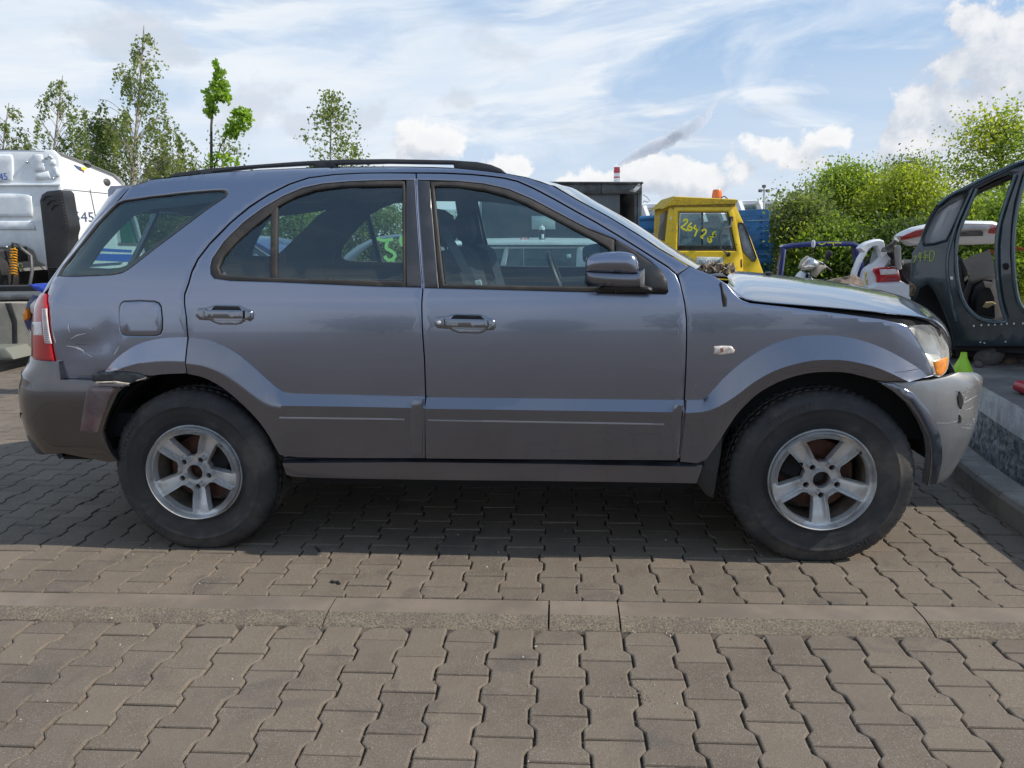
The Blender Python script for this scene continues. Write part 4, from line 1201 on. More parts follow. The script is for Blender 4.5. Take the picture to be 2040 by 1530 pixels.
# trim lines and end caps on the cladding
def strip(name, a, b, w, m, off, parent=car, both=True):
    A, B = uv(*a), uv(*b); n = max(2, int(np.linalg.norm(B-A)/.05)); P = []; F = []
    for i in range(n+1):
        c = A+(B-A)*i/n
        for dz, o in ((-w, off-.006), (-w*.6, off+.003), (w*.6, off+.003), (w, off-.006)): P.append(S(c[0], c[1]+dz, o))
    for i in range(n):
        for j in range(3): F.append((i*4+j, i*4+4+j, i*4+5+j, i*4+1+j))
    P = np.array(P); o = add_mesh(name, P, F, m, parent, True, 60); fix_panel(o, 1)
    if both: o = add_mesh(name, P*np.array([1, -1, 1]), F, m, parent, True, 60); fix_panel(o, -1)
M_trimline = mat('trim_line', (.30, .31, .35), .3, metal=.5, coat=.5)
strip('trim_strip', (563, 827.5), (811, 830.6), .0045, M_trimline, .036)
strip('trim_strip', (856, 832), (1321, 840), .0045, M_trimline, .036)
for (xa, ya, xb, yb, bot) in ((822, 791, 846.5, 792, 905), (1337, 799, 1360.5, 799.5, 908)):
    panel('cladding_end_cap', [(xa+6, ya), (xb, yb), (xb-3+(0 if xa < 900 else -9), bot), (xa+4, bot), (xa, ya+60), (xa, ya+14)], M_clad, off=.043, depth=.02, step=.03, rnd=1, edge=.007, drop=.006)
# sill
loft('rocker_panel', [[(568, 912.5), (820, 911), (1046.5, 914), (1397, 920)], [(568, 918), (820, 916), (1046.5, 918.5), (1397, 925)], [(574, 942), (590, 947.5), (820, 952), (1143, 955), (1386, 959)]], [.006, .030, .020], [5, 6], M_clad, 90, hem=.06)

# --- side windows
R_FIX = [(433.6, 531), (442.7, 510), (471.5, 478.7), (510.7, 444.7), (538, 424)]
R_TOP = [(551, 410), (589, 390), (628.4, 377), (680.7, 370.3), (746, 369), (801, 368.4)]
R_IN = R_FIX + R_TOP + [(802, 559.7), (641.4, 555.8), (552, 553), (458.4, 548.8), (439, 544.5)]
R_OUT = RGLASS[:10] + [(798, 357.8), (806, 360.5), (808.6, 384), (809.5, 572)] + RGLASS[16:]
panel('window_seal', [(x, y) for x, y in R_OUT], M_rubber, holes=[R_IN], off=-.003, edge=.005, depth=.02, step=.03, drop=.003)
panel('window_pane', R_FIX+[(538, 552), (458.4, 549), (439, 544.8)], M_glass, off=-.014, edge=.001, depth=.004, step=.05, drop=.0003)
panel('window_pane', [(551, 553)]+R_TOP+[(802, 559.7), (641.4, 555.8)], M_glass, off=-.014, edge=.001, depth=.004, step=.05, drop=.0003)
panel('window_divider', [(538.5, 421), (551.5, 408), (550.5, 554), (537, 553.5)], M_rubber, off=-.006, edge=.004, depth=.02, step=.03)
panel('pillar_cover', [(809.5, 358.3), (828.8, 358.3), (831.5, 411), (837, 489), (842, 562), (841.6, 571.5), (810.5, 571)], M_pillar, off=-.001, edge=.003, depth=.02, step=.04)
F_TOP = [(864.5, 369), (910, 370.6), (964.7, 377.4), (1006, 388.4), (1047, 405), (1102, 433.7), (1157, 462.5), (1198, 484.5), (1213, 493.5)]
F_IN = F_TOP + [(1219, 503), (1219, 571), (1074.5, 569.6), (885, 565.5)]
F_OUT = [(857, 360)] + FGLASS[2:9] + [(1225.5, 477), (1226, 582.5), (1165, 582), (1074.5, 579.6), (950, 576), (875.5, 574.6)]
panel('window_seal', F_OUT, M_rubber, holes=[F_IN], off=-.003, edge=.005, depth=.02, step=.03, drop=.003)
panel('window_pane', F_IN, M_glass, off=-.014, edge=.001, depth=.004, step=.05, drop=.0003)
panel('pillar_cover', [(830.2, 358.6), (855.5, 360), (874, 573.8), (845, 573), (843.2, 562), (838.3, 489), (832.8, 411)], M_pillar, off=-.001, edge=.003, depth=.02, step=.04)
def sail(u, z):
    c = uv(1300, 566); q = ((u-c[0])/.075)**2+((z-c[1])/.055)**2
    return .002+.055*math.exp(-q*q*.6)
panel('mirror_base', [(1227, 478), (1262, 499), (1294, 521), (1314, 542), (1325.5, 563), (1328, 580), (1325, 584), (1240, 582.8), (1227, 582.5)], M_black, off=sail, edge=.005, depth=.03, step=.018)
# rear quarter glass, with its black border
QIN = [(150, 541), (166, 515), (200, 470), (232, 432), (262, 412), (300, 405), (366, 397), (420, 391.5), (440, 388), (399, 417), (346, 458), (303, 490), (272, 515), (252, 530), (238, 537), (220, 540), (190, 541.5)]
panel('window_seal', QGLASS, M_rubber, holes=[[(c[0]*.975+265*.025, c[1]*.965+470*.035) for c in QGLASS]], off=-.001, edge=.003, depth=.012, step=.03, drop=.002)
panel('quarter_window', [(c[0]*.978+265*.022, c[1]*.968+470*.032) for c in QGLASS], M_glass_dark, off=-.006, edge=.001, depth=.004, step=.05, drop=.0003)
panel('glass_border', [(c[0]*.972+265*.028, c[1]*.962+470*.038) for c in QGLASS], M_frit, holes=[[(172, 531), (196, 497), (236, 452), (262, 428), (300, 414), (366, 407), (418, 400), (432, 397), (397, 416), (346, 455), (303, 487), (272, 511), (252, 525), (236, 531), (215, 533)]], off=-.012, edge=.001, depth=.003, step=.05, drop=.0003)

# --- roof, windscreen, tailgate
def skin(name, A, m, crown, rows=14, parent=car, fwd=0.0, smooth=True, power=2.0):
    """surface from a near-side edge curve A (car axes) across to its mirror image; crown lifts, fwd bows it"""
    P, F = [], []
    cr = crown if isinstance(crown, (list, np.ndarray)) else [crown]*len(A); fw = fwd if isinstance(fwd, (list, np.ndarray)) else [fwd]*len(A)
    for i, a in enumerate(A):
        for k in range(rows+1):
            v = 1-2*k/rows; w = 1-abs(v)**power
            P.append((a[0]+fw[i]*w, a[1]*v, a[2]+cr[i]*w))
    n = rows+1
    for i in range(len(A)-1):
        for k in range(rows): F.append((i*n+k, i*n+k+1, i*n+n+k+1, i*n+n+k))
    o = add_mesh(name, P, F, m, parent, smooth, 60); fix_normals(o.data)
    return o
edge = [S(*uv(x, y)) for x, y in [(262, 371.5), (300, 357.5), (360, 350), (420, 344.5), (520, 338), (640, 333), (720, 331.6), (800, 331.5), (860, 332.5), (910, 334.5), (965, 340), (1009, 345.5), (1047, 352.5), (1076, 361), (1096, 368.5)]]
skin('roof', edge, M_paint, [.012]*12+[.012, .008, .005], rows=20, fwd=[0]*10+[.01, .03, .06, .09, .105], power=2.3)
hl = [e+np.array([0, .05, -.045]) for e in edge]
skin('headlining', hl[:-2], M_head, .02)
wedge = [S(*uv(x, y)) for x, y in [(1094, 367.8), (1102, 371.5), (1146, 397.5), (1209, 431.5), (1272, 469.5), (1314, 497.5), (1355.6, 521.5), (1385, 538)]]
skin('windscreen', [e+np.array([.004, .004, .004]) for e in wedge], M_wind, .004, rows=20, fwd=.105, power=2.2)
# tailgate from the seam round to the centre line, each side
tg = trace(QREAR); zt = np.linspace(tg[0][1], .83, 14)
us = np.interp(zt[::-1], tg[::-1, 1], tg[::-1, 0])[::-1]
lo = [(u-.006, z) for u, z in zip(us, zt)]
tl_z0, tl_z1 = uv(94, 585)[1], uv(109, 719)[1]
tgo = [(U0+.004, zt[0])] + [(u-(.11 if tl_z1-.01 < z < tl_z0+.005 else 0), z) for u, z in lo] + [(U0+.004, .83)]
rg = [(U0+.02, 1.53), (-1.10, 1.52), (-1.03, 1.45), (-1.02, 1.22), (-1.08, 1.17), (U0+.02, 1.16)]
panel('tailgate', tgo, M_paint, px=False, holes=[rg], step=.05)
panel('rear_window', rg, M_glass_dark, px=False, off=-.006, depth=.004, edge=.001, step=.06, drop=.0003)
mb = MB()
prof = [(215.5, 396), (214.7, 379), (220, 370.5), (255, 369.3), (290, 368), (262, 373), (242, 395)]
pr = [car_at_y(x, y, -.62) for x, y in prof]
for k in range(7):
    v = 1-2*k/6
    for q in pr: mb.v.append((q[0]-.05*(1-v*v), -.62*v, q[2]+.02*(1-v*v)))
n = len(pr)
for k in range(6):
    for i in range(n): mb.f.append((k*n+i, k*n+(i+1) % n, (k+1)*n+(i+1) % n, (k+1)*n+i)); mb.m.append(0)
mb.f += [tuple(range(n)), tuple(6*n+i for i in range(n))]; mb.m += [0, 0]
mb.build('roof_spoiler', M_paint, car, True, 40)

# --- roof rails
RAIL = [(327, 361), (333, 352.6), (348.5, 345), (385, 339.7), (414, 336), (484.6, 329.7), (589, 322), (641, 319), (693.7, 317.4), (772, 316.6), (900, 319), (951, 322.5), (978, 328), (997.6, 336), (1012, 348), (965, 345), (910, 340), (800, 338), (640, 339.5), (520, 344.5), (420, 351), (330, 366)]
RH1 = [(426, 344), (511, 335), (612, 329.3), (622, 329.3), (622, 345), (520, 349), (424, 352)]
plate('roof_rail', RAIL, M_rail, -.575, holes=[[(426, 343.6), (511, 334.6), (612, 329), (624, 329.3), (620, 338), (520, 343), (424, 349.5)], [(668, 328.3), (772, 325.5), (903, 327.3), (905, 338), (800, 336.5), (676, 337.5)]], thick=.035, round_=.006, both=True, step=.03)

# --- bonnet, standing a little open along its front edge
he = [uv(x, y) for x, y in [(1451, 566), (1464, 581), (1478, 593), (1496, 600), (1559, 605.5), (1623.5, 610), (1688, 615.7), (1753, 621.7), (1804.7, 628.5), (1834, 630.5)]]
E_ = [S(*q)+np.array([0, .004, 0]) for q in he]
E_ += [np.array([3.10, -.868, 1.022]), np.array([3.15, -.85, .995]), np.array([3.185, -.832, .95]), np.array([3.203, -.82, .90]), np.array([3.208, -.81, .855])]
# the crown line, seen in profile over the bonnet
cx = np.interp(np.arange(len(E_)), [0, 3, 4, 5, 6, 7, 8, 9, 10, 11, 12, 13, 14], [2.40, 2.50, 2.66, 2.80, 2.94, 3.06, 3.16, 3.23, 3.30, 3.36, 3.41, 3.435, 3.445])
cz = np.interp(np.arange(len(E_)), [0, 3, 4, 5, 6, 7, 8, 9, 10, 11, 12, 13, 14], [1.182, 1.172, 1.158, 1.142, 1.124, 1.106, 1.088, 1.072, 1.040, .995, .94, .885, .84])
def crown(j, v):
    e = E_[j]; w = 1-abs(v)**2.6; w2 = 1-abs(v)**2.0
    return (e[0]+(cx[j]-e[0])*w2, e[1]*v, e[2]+(cz[j]-e[2])*w)
def bonnet():
    P, F = [], []; rows = 28
    for j in range(len(E_)):
        for k in range(rows+1):
            s = 1-2*k/rows; v = math.copysign(abs(s)**.75, s)
            P.append(crown(j, v))
    n = rows+1
    for i in range(len(E_)-1):
        for k in range(rows): F.append((i*n+k, i*n+k+1, i*n+n+k+1, i*n+n+k))
    # hem: the folded lower edge along the sides and nose
    b = len(P)
    for j in range(len(E_)):
        e = E_[j]; P.append((e[0]-.004, e[1]+.016, e[2]-.003)); P.append((e[0]-.004, -e[1]-.016, e[2]-.003))
    for i in range(len(E_)-1):
        F.append((i*n, (i+1)*n, b+2*i+2, b+2*i)); F.append((i*n+rows, b+2*i+1, b+2*i+3, (i+1)*n+rows))
    o = add_mesh('bonnet', P, F, M_hood, car, True, 50); fix_normals(o.data)
    sub = o.modifiers.new('smooth', 'SUBSURF'); sub.levels = 1; sub.render_levels = 1
    return o
M_hood = paint_material('bonnet_paint', (.225, .245, .285))
bonnet()
P_, F_ = [], []
for e in E_[:12]:
    for dy, dz in ((.010, -.045), (.016, -.020), (.05, -.010), (.16, -.012)): P_.append((e[0], e[1]+dy, e[2]+dz))
for i in range(11):
    for j in range(3): F_.append((i*4+j, i*4+4+j, i*4+5+j, i*4+1+j))
P_ = np.array(P_); add_mesh('bonnet_gap_shade', P_, F_, M_dark, car); add_mesh('bonnet_gap_shade', P_*np.array([1, -1, 1]), F_, M_dark, car)  # near-black strip laid under the bonnet edge as the gap's shade
mb = MB()
mb.prism([(2.3, .55), (3.16, .5), (3.18, .84), (3.14, .90), (3.05, .96), (2.3, 1.08)], -.76, .76); mb.build('engine_bay_shade', M_dark, car)  # near-black block stands in for the darkness under the bonnet
mb = MB(); mb.prism([(2.16, 1.06), (2.42, 1.06), (2.40, 1.118), (2.34, 1.135), (2.16, 1.18)], -.72, .72); mb.build('cowl', M_black, car)

# --- lamps
M_lens = glass_mat('clear_lens', (.93, .93, .90), grime_haze=.42, grime_haze_col=(.86, .84, .77), base_r=.07)  # whitish diffuse film in the lens stands in for the sun's glare
M_reflector = mat('lamp_reflector', (.82, .81, .77), .25, metal=.35, var=.15, vscale=12)
M_orange = mat('indicator_amber', (.78, .24, .015), .25, coat=.6, var=.15, vscale=30)
M_red = mat('lamp_red', (.42, .012, .018), .18, coat=.9, var=.2, vscale=12)
M_white_lens = mat('lamp_white', (.66, .60, .60), .25, coat=.7, var=.15, vscale=20)
HL = [(1809.5, 651), (1830.6, 646.5), (1856.5, 648), (1879, 664.4), (1888, 690), (1890, 719.4), (1886, 739), (1873, 751), (1863, 750), (1843.5, 703), (1824, 671)]
def front_lamp():
    T = trace(HL)
    lens = panel('headlight', T, M_lens, px=False, off=.004, edge=.006, depth=.03, step=.02, rnd=1)
    C = T.mean(0)
    for side in (0, 1):
        bk = panel('reflector', [tuple(C+(q-C)*.93) for q in T], M_reflector, px=False, off=lambda u, z: -.020-.045*math.exp(-(((u-C[0])/.07)**2+((z-C[1]-.02)/.07)**2)), edge=.003, depth=.01, step=.02, both=False, parent=lens[0] if side == 0 else lens[1])[0]
        oj = panel('indicator', [(1857, 719), (1870, 716), (1886, 711), (1883, 737), (1873, 748.5), (1864, 746)], M_orange, off=.0065, edge=.003, depth=.004, step=.015, both=False, parent=lens[side])[0]
        if side == 1:
            for o in (bk, oj):
                for v in o.data.vertices: v.co.y *= -1
                o.data.flip_normals()
front_lamp()
panel('grille', [(3.76, .66), (U1-.004, .65), (U1-.004, .97), (3.76, .97)], M_black, px=False, off=-.03, step=.05)
TL = [(80, 586), (94, 586), (96.7, 612), (100.6, 664.6), (108, 711.6), (109.2, 718), (77, 716), (73, 701), (69, 670), (69.5, 633), (74.4, 604)]
def rear_lamp():
    T = trace([(94.2, 586), (96.7, 612), (100.6, 664.6), (108, 711.6), (109.2, 718.5)])
    zt, zb = T[0][1], T[-1][1]
    ub = -.90
    O = [tuple(q+np.array([-.004, 0])) for q in T] + [(ub+.03, zb+.004), (ub+.01, zb+.10), (ub, (zt+zb)/2), (ub+.02, zt-.05), (ub+.06, zt-.004)]
    lens = panel('tail_light', O, M_red, px=False, off=.008, edge=.006, depth=.03, step=.02)
    A = trace([(88, 616), (96, 615), (105, 684), (93, 683)])
    B = trace([(69.5, 642), (86, 641), (88, 667), (71, 668)])
    for s in (0, 1):
        for nm, q in (('reversing_lens', A), ('reversing_lens', B)):
            o = panel(nm, [tuple(x) for x in q], M_white_lens, px=False, off=.0105, edge=.002, depth=.006, step=.02, both=False, parent=lens[s], drop=.001)[0]
            if s: 
                for v in o.data.vertices: v.co.y *= -1
                o.data.flip_normals()
    # dark ribs across the clear lens
    mb = MB()
    for k in range(17):
        y = 618+k*3.9; P = []
        for x in (90+k*.25, 95+k*.53):
            q = uv(x, y); P.append(S(q[0], q[1], .012))
        mb.tube(P, .0012, 4)
    mb.build('lens_ribs', M_black, lens[0])
rear_lamp()

# --- bumpers
def rb_off(u, z):
    k = math.exp(-((z-.62)/.20)**4)
    return .012+.030*k + .012*math.exp(-((z-.80)/.02)**2)*(1 if u < -.7 else 0)
rb = [(111, 721.5), (113.5, 733), (119.5, 757), (187, 759), (238, 760), (266, 762), (250, 769), (236.5, 782), (223.5, 811), (213, 837), (206, 858), (210, 877), (221, 903), (232, 920), (213, 922.5), (161, 911), (125, 903)]
T = [tuple(q) for q in trace(rb, .03)]
rbo = T + [(-.95, .42), (U0+.004, .41), (U0+.004, .84), (-1.0, .85), (-.86, .875)]
panel('rear_bumper', rbo, M_bump, px=False, off=rb_off, edge=.008, depth=.03, step=.03)
rf = [(188, 762), (236, 764), (262, 765), (246, 774), (233, 788), (221, 814), (211, 840), (205, 860), (190, 857), (173, 853), (178, 820), (183, 790)]
M_bump_red = mat('scuffed_bumper_edge', (.105, .085, .090), .4, metal=.3, var=.35, vscale=14, coat=.3, dirt=(.16, .06, .07), dirt_amt=.7, dscale=9)
panel('bumper_corner_flare', rf, M_bump_red, off=lambda u, z: rb_off(u, z)+.012, edge=.012, depth=.03, step=.022, drop=.009)
# torn edge of the wheel arch: black inner plastic with ragged pale rims
M_tear = mat('torn_plastic', (.030, .036, .042), .55, var=.5, vscale=30, bump=.004, bscale=50)
M_ragged = mat('raw_torn_edge', (.42, .36, .29), .9, var=.4, vscale=60)
panel('torn_arch_plastic', [(192, 744), (203, 741.5), (222, 739), (250, 737.8), (278, 740), (297, 745), (304, 750), (298, 755), (283, 754), (270, 761), (256, 757), (238, 759), (215, 757), (204, 759), (193, 756)], M_tear, off=.034, edge=.004, depth=.03, step=.014, both=False)
strip('torn_edge', (204, 758), (238, 757), .0035, M_ragged, .046, both=False)
strip('torn_edge', (238, 757), (270, 761.5), .005, M_ragged, .046, both=False)
strip('torn_edge', (283, 754.5), (303, 749), .0022, M_ragged, .044, both=False)
panel('bumper_hole', [(57, 819), (66, 820), (63, 828), (61, 835), (56, 829)], M_dark, off=lambda u, z: rb_off(u, z)+.002, edge=.001, depth=.004, step=.02, both=False)
panel('rear_bumper_underside', [(-.93, .40), (U0+.01, .39), (U0+.01, .34), (-.93, .35)], M_black, px=False, off=-.02, step=.05)

def fb_off(u, z):
    k = math.exp(-((z-.60)/.20)**4)
    return .006+.016*k+.028*math.exp(-((z-.74)/.05)**2)*max(0, min(1, (u-3.22)/.15))
fb = [(1747, 759.5), (1785, 760), (1849, 757), (1868, 753.5)]
arch_fb = [(1845, 966), (1847, 930), (1847, 900), (1842, 868), (1827, 835), (1805, 802.5), (1776, 777)]
T = [tuple(q) for q in trace(fb)]
Tb = [tuple(q) for q in trace(arch_fb)]
fbo = T + [(3.30, .798), (3.42, .775), (3.56, .72), (3.75, .66), (U1-.004, .64), (U1-.004, .33), (3.75, .33), (3.5, .33), (3.32, .325)] + Tb
M_fbump = mat('front_bumper_paint', (.245, .25, .255), .34, metal=.6, var=.14, vscale=5, coat=.5, dirt=(.24, .23, .215), dirt_amt=.35, dscale=6)
panel('front_bumper', fbo, M_fbump, px=False, off=fb_off, edge=.008, depth=.03, step=.03)
band = [(1747, 760), (1776, 761), (1812.5, 780), (1841, 812.6), (1858, 842), (1867, 882), (1868, 926), (1862, 963)] + arch_fb
panel('bumper_arch_band', band, M_clad, off=lambda u, z: fb_off(u, z)+.004, edge=.003, depth=.0035, step=.025)
M_scrape = mat('bare_scraped_plastic', (.40, .39, .365), .8, var=.35, vscale=50)
def patch(name, pts, m, off=.004, **k): return panel(name, pts, m, off=lambda u, z: fb_off(u, z)+off, edge=.001, depth=.006, step=.02, both=False, **k)
patch('crack', [(1898, 779), (1902, 786), (1906, 800), (1903, 813), (1898, 806), (1896, 790)], M_dark)
patch('crack', [(1900, 824), (1904, 830), (1902, 840), (1898, 838)], M_dark)
def scratch(name, pts, w, m, offf, parent=car):
    P = trace(pts); V = []; F = []
    for i in range(len(P)):
        d = P[min(i+1, len(P)-1)]-P[max(i-1, 0)]; d /= np.linalg.norm(d)+1e-9; nn = np.array([-d[1], d[0]])*w*(.35 if i in (0, len(P)-1) else 1)
        for q in (P[i]+nn, P[i]-nn): V.append(S(q[0], q[1], offf(q[0], q[1])))
    for i in range(len(P)-1): F.append((2*i, 2*i+1, 2*i+3, 2*i+2))
    o = add_mesh(name, V, F, m, parent); fix_panel(o, 1); return o
fo = lambda u, z: fb_off(u, z)+.002
for pts, w in [([(1826, 836), (1840, 838.5), (1856, 839.5), (1880, 840), (1895, 836), (1904, 829)], .0011), ([(1906, 800), (1914, 797), (1922, 791), (1928, 788)], .0026), ([(1910, 815), (1920, 812), (1928, 807)], .0014), ([(1904, 849), (1915, 850), (1925, 850)], .0010)]:
    scratch('scrape', pts, w, M_scrape, fo)
def abrasion_material():
    m = bpy.data.materials.new('abraded_paint'); m.use_nodes = True; t = NT(m.node_tree); p = m.node_tree.nodes['Principled BSDF']
    co = t.n('ShaderNodeTexCoord').outputs['Object']
    n = t.noise(t.mapping(co, scale=(1, 1, 2.6)), 46, 7, .7, .4); n2 = t.noise(co, 11, 3, .5)
    t.put(p.inputs['Base Color'], t.mix(t.ramp(n, .45, .6), (.17, .165, .16), (.40, .385, .36))); p.inputs['Roughness'].default_value = .8
    t.put(p.inputs['Alpha'], t.math('MULTIPLY', t.math('MULTIPLY', t.ramp(n, .52, .60), .8), t.ramp(n2, .46, .62)))
    return m
M_abr = abrasion_material()
patch('abrasion', [(1893, 776), (1920, 770), (1936, 776), (1936, 830), (1922, 846), (1896, 842), (1890, 810)], M_abr, off=.0015)
M_scr = mat('scratch_bare', (.50, .50, .52), .5)
for pts, w in [([(137, 645), (137.5, 652), (139, 662)], .004), ([(141, 675), (153, 668), (172, 664)], .0022), ([(131, 689), (145, 691), (163, 698), (170, 705)], .0022), ([(227, 708), (233, 698), (239, 688)], .0030), ([(170, 702), (178, 708), (185, 711)], .0016),
               ([(180, 655), (183, 653)], .003), ([(150, 690), (160, 696), (167, 699)], .003)]:
    scratch('scratch', pts, w, M_scr, lambda u, z: dent(u, z)+.0012)
M_chip = mat('paint_chip', (.02, .02, .022), .8)
for x in (149, 154, 160, 165, 172): scratch('paint_chip', [(x, 686+random.uniform(-1.5, 1.5)), (x+3.5, 687.5)], .0025, M_chip, lambda u, z: dent(u, z)+.0014)
for pts, w in [([(1773, 738), (1800, 735), (1824, 731)], .0012), ([(1800, 727), (1818, 722)], .0010)]: scratch('scratch', pts, w, M_chip, lambda u, z: .040)
for pts in [[(1351, 655), (1351, 664)], [(1386, 764), (1386, 770)], [(1240, 800), (1243, 802)], [(995, 818), (999, 820)], [(408, 690), (409, 694)]]: scratch('scratch', pts, .0014, M_scr, lambda u, z: .002)

# --- mud flap, wheel wells, underside
plate('mud_flap', [(1441, 858), (1436, 905), (1428, 950), (1421, 992), (1409, 988), (1396, 972), (1387, 959), (1393, 935), (1402, 915), (1428, 880)], M_black, -.905, thick=.014, round_=.003, step=.03, both=True)
def well(cx, r, a0, a1, name):
    for s in (-1, 1):
        P, F = [], []; n = 26
        ys = (.895, .86, .55)
        for i in range(n+1):
            w = a0+(a1-a0)*i/n
            for q, rr in ((ys[0], r), (ys[1], r+.03), (ys[2], r+.03)): P.append((cx+rr*math.cos(w), s*q, .40+rr*math.sin(w)))
        for i in range(n):
            for j in range(2): F.append((i*3+j, i*3+3+j, i*3+4+j, i*3+1+j))
        b = len(P)
        for i in range(n+1): w = a0+(a1-a0)*i/n; P.append((cx+(r+.03)*math.cos(w), s*.55, .40+(r+.03)*math.sin(w)))
        P.append((cx, s*.55, .42)); L = len(P)-1
        for i in range(n): F.append((b+i, b+i+1, L))
        add_mesh(name, P, F, M_dark, car)
well(.015, .425, R(2), R(176), 'wheel_arch_liner')
well(2.712, .425, R(3), R(172), 'wheel_arch_liner')
mb = MB()
mb.box((1.30, 0, .46), (2.0, 1.72, .10)); mb.box((1.32, 0, .37), (1.75, 1.46, .22)); mb.box((1.2, 0, .33), (3.6, 1.0, .16)); mb.box((-.55, 0, .42), (.5, 1.3, .16))  # lower middle box added to block light under the car
mb.tube([(0, -.62, .36), (0, .62, .36)], .05, 10); mb.tube([(2.71, -.62, .34), (2.71, .62, .34)], .04, 10)
mb.tube([(1.0, -.45, .30), (-.3, -.45, .33)], .055, 10); mb.sphere((0, 0, .36), (.14, .14, .13))
mb.build('underbody', M_dark, car)

def shut(name, pts, w=.014, off=-.016):  # near-black strips behind the seams stand in for shade in the gaps
    P = trace(pts); P = resample(P, .06, False); V, F = [], []
    for i in range(len(P)):
        d = P[min(i+1, len(P)-1)]-P[max(i-1, 0)]; d /= np.linalg.norm(d)+1e-9; nn = np.array([-d[1], d[0]])*w
        for q in (P[i]+nn, P[i]-nn): V.append(S(q[0], q[1], off))
    for i in range(len(P)-1): F.append((2*i, 2*i+1, 2*i+3, 2*i+2))
    V = np.array(V)
    add_mesh(name, V, F, M_seam, car); add_mesh(name, V*np.array([1, -1, 1]), F, M_seam, car)
shut('shut_line_shade', SEAM_QD); shut('shut_line_shade', SEAM_DD); shut('shut_line_shade', SEAM_FD_TOP); shut('shut_line_shade', SEAM_FF); shut('shut_line_shade', [(350+1000, 547), (1374, 531.5)])
shut('shut_line_shade', QREAR); shut('shut_line_shade', [(840, 909.5), (1349, 914)], .02, -.004); shut('shut_line_shade', [(568, 911), (849, 909.5)], .02, -.004); shut('shut_line_shade', FLAP+FLAP[:1], .012)

# --- wheels
M_tyre = mat('tyre_rubber', (.022, .023, .026), .66, var=.4, vscale=5, dirt=(.10, .085, .070), dirt_amt=.65, dscale=5, bump=.0012, bscale=120, rvar=.15)
M_rim = mat('wheel_alloy', (.60, .605, .61), .36, metal=.45, var=.10, vscale=9, coat=.3, dirt=(.20, .155, .115), dirt_amt=.42, dscale=14)
M_barrel = mat('dirty_barrel', (.20, .16, .125), .7, metal=.2, var=.4, vscale=14, dirt=(.06, .035, .022), dirt_amt=.6, dscale=9)
M_rust = mat('rusty_disc', (.115, .050, .034), .75, metal=.3, var=.4, vscale=18, dirt=(.03, .02, .016), dirt_amt=.5, dscale=12)
M_nut = mat('wheel_nut', (.13, .085, .065), .55, metal=.6, var=.3, vscale=60)
M_letter = mat('tyre_letters', (.055, .052, .050), .7)
TR = .376
def tyre_mesh():
    """profile in (radius, outward), fine enough for the shoulder blocks"""
    n = 256; P, F = [], []
    for i in range(n):
        w = 2*math.pi*i/n
        blk = 1 if (i % 4) in (0, 1, 2) else 0
        blk2 = 1 if ((i+2) % 4) in (0, 1, 2) else 0
        prof = [(.208, .080), (.214, .098), (.224, .104), (.240, .112), (.246, .1150), (.249, .1150), (.262, .1195), (.285, .1235), (.300, .1234), (.302, .1250), (.306, .1250), (.308, .1232), (.322, .1215), (.338, .1165),
                (.349, .113 if blk else .1115), (.358, .1075 if blk else .1050), (.367 if blk else .3645, .099 if blk else .0975), (TR-.001 if blk else .3715, .090),
                (TR if blk else .372, .066), (.366, .062), (.366, .056), (TR+.001 if blk2 else .370, .052), (TR+.001 if blk2 else .370, .022), (.366, .018), (.366, .010), (TR+.001, .006)]
        full = prof + [(r, -h) for r, h in prof[::-1]]
        for r, h in full: P.append((r*math.cos(w), h, r*math.sin(w)))
    m = len(full)
    for i in range(n):
        j = (i+1) % n
        for t in range(m-1): F.append((i*m+t, j*m+t, j*m+t+1, i*m+t+1))
    return np.array(P), F
def letters(body, r, mid_deg, size, y, flip=False):
    """raised lettering bent round the sidewall; reads clockwise along the top, and along the bottom when flip"""
    V, F = text_mesh(body, size)
    out = []
    for x, z, _ in V:
        if flip: w = R(mid_deg)+x/r; rr = r-z
        else: w = R(mid_deg)-x/r; rr = r+z
        out.append((rr*math.cos(w), y, rr*math.sin(w)))
    P = np.array(out); Q = P.copy(); Q[:, 1] -= .006; b = len(P)
    ed = {}
    for f in F:
        for i in range(len(f)):
            a, c = f[i], f[(i+1) % len(f)]; k = (min(a, c), max(a, c)); ed[k] = ed.get(k, 0)+1
    G = list(F)+[(a, c, c+b, a+b) for (a, c), k in ed.items() if k == 1]
    return np.concatenate([P, Q]), G
RN = [(.218, .108), (.2185, .1005), (.2165, .096), (.212, .0945)]
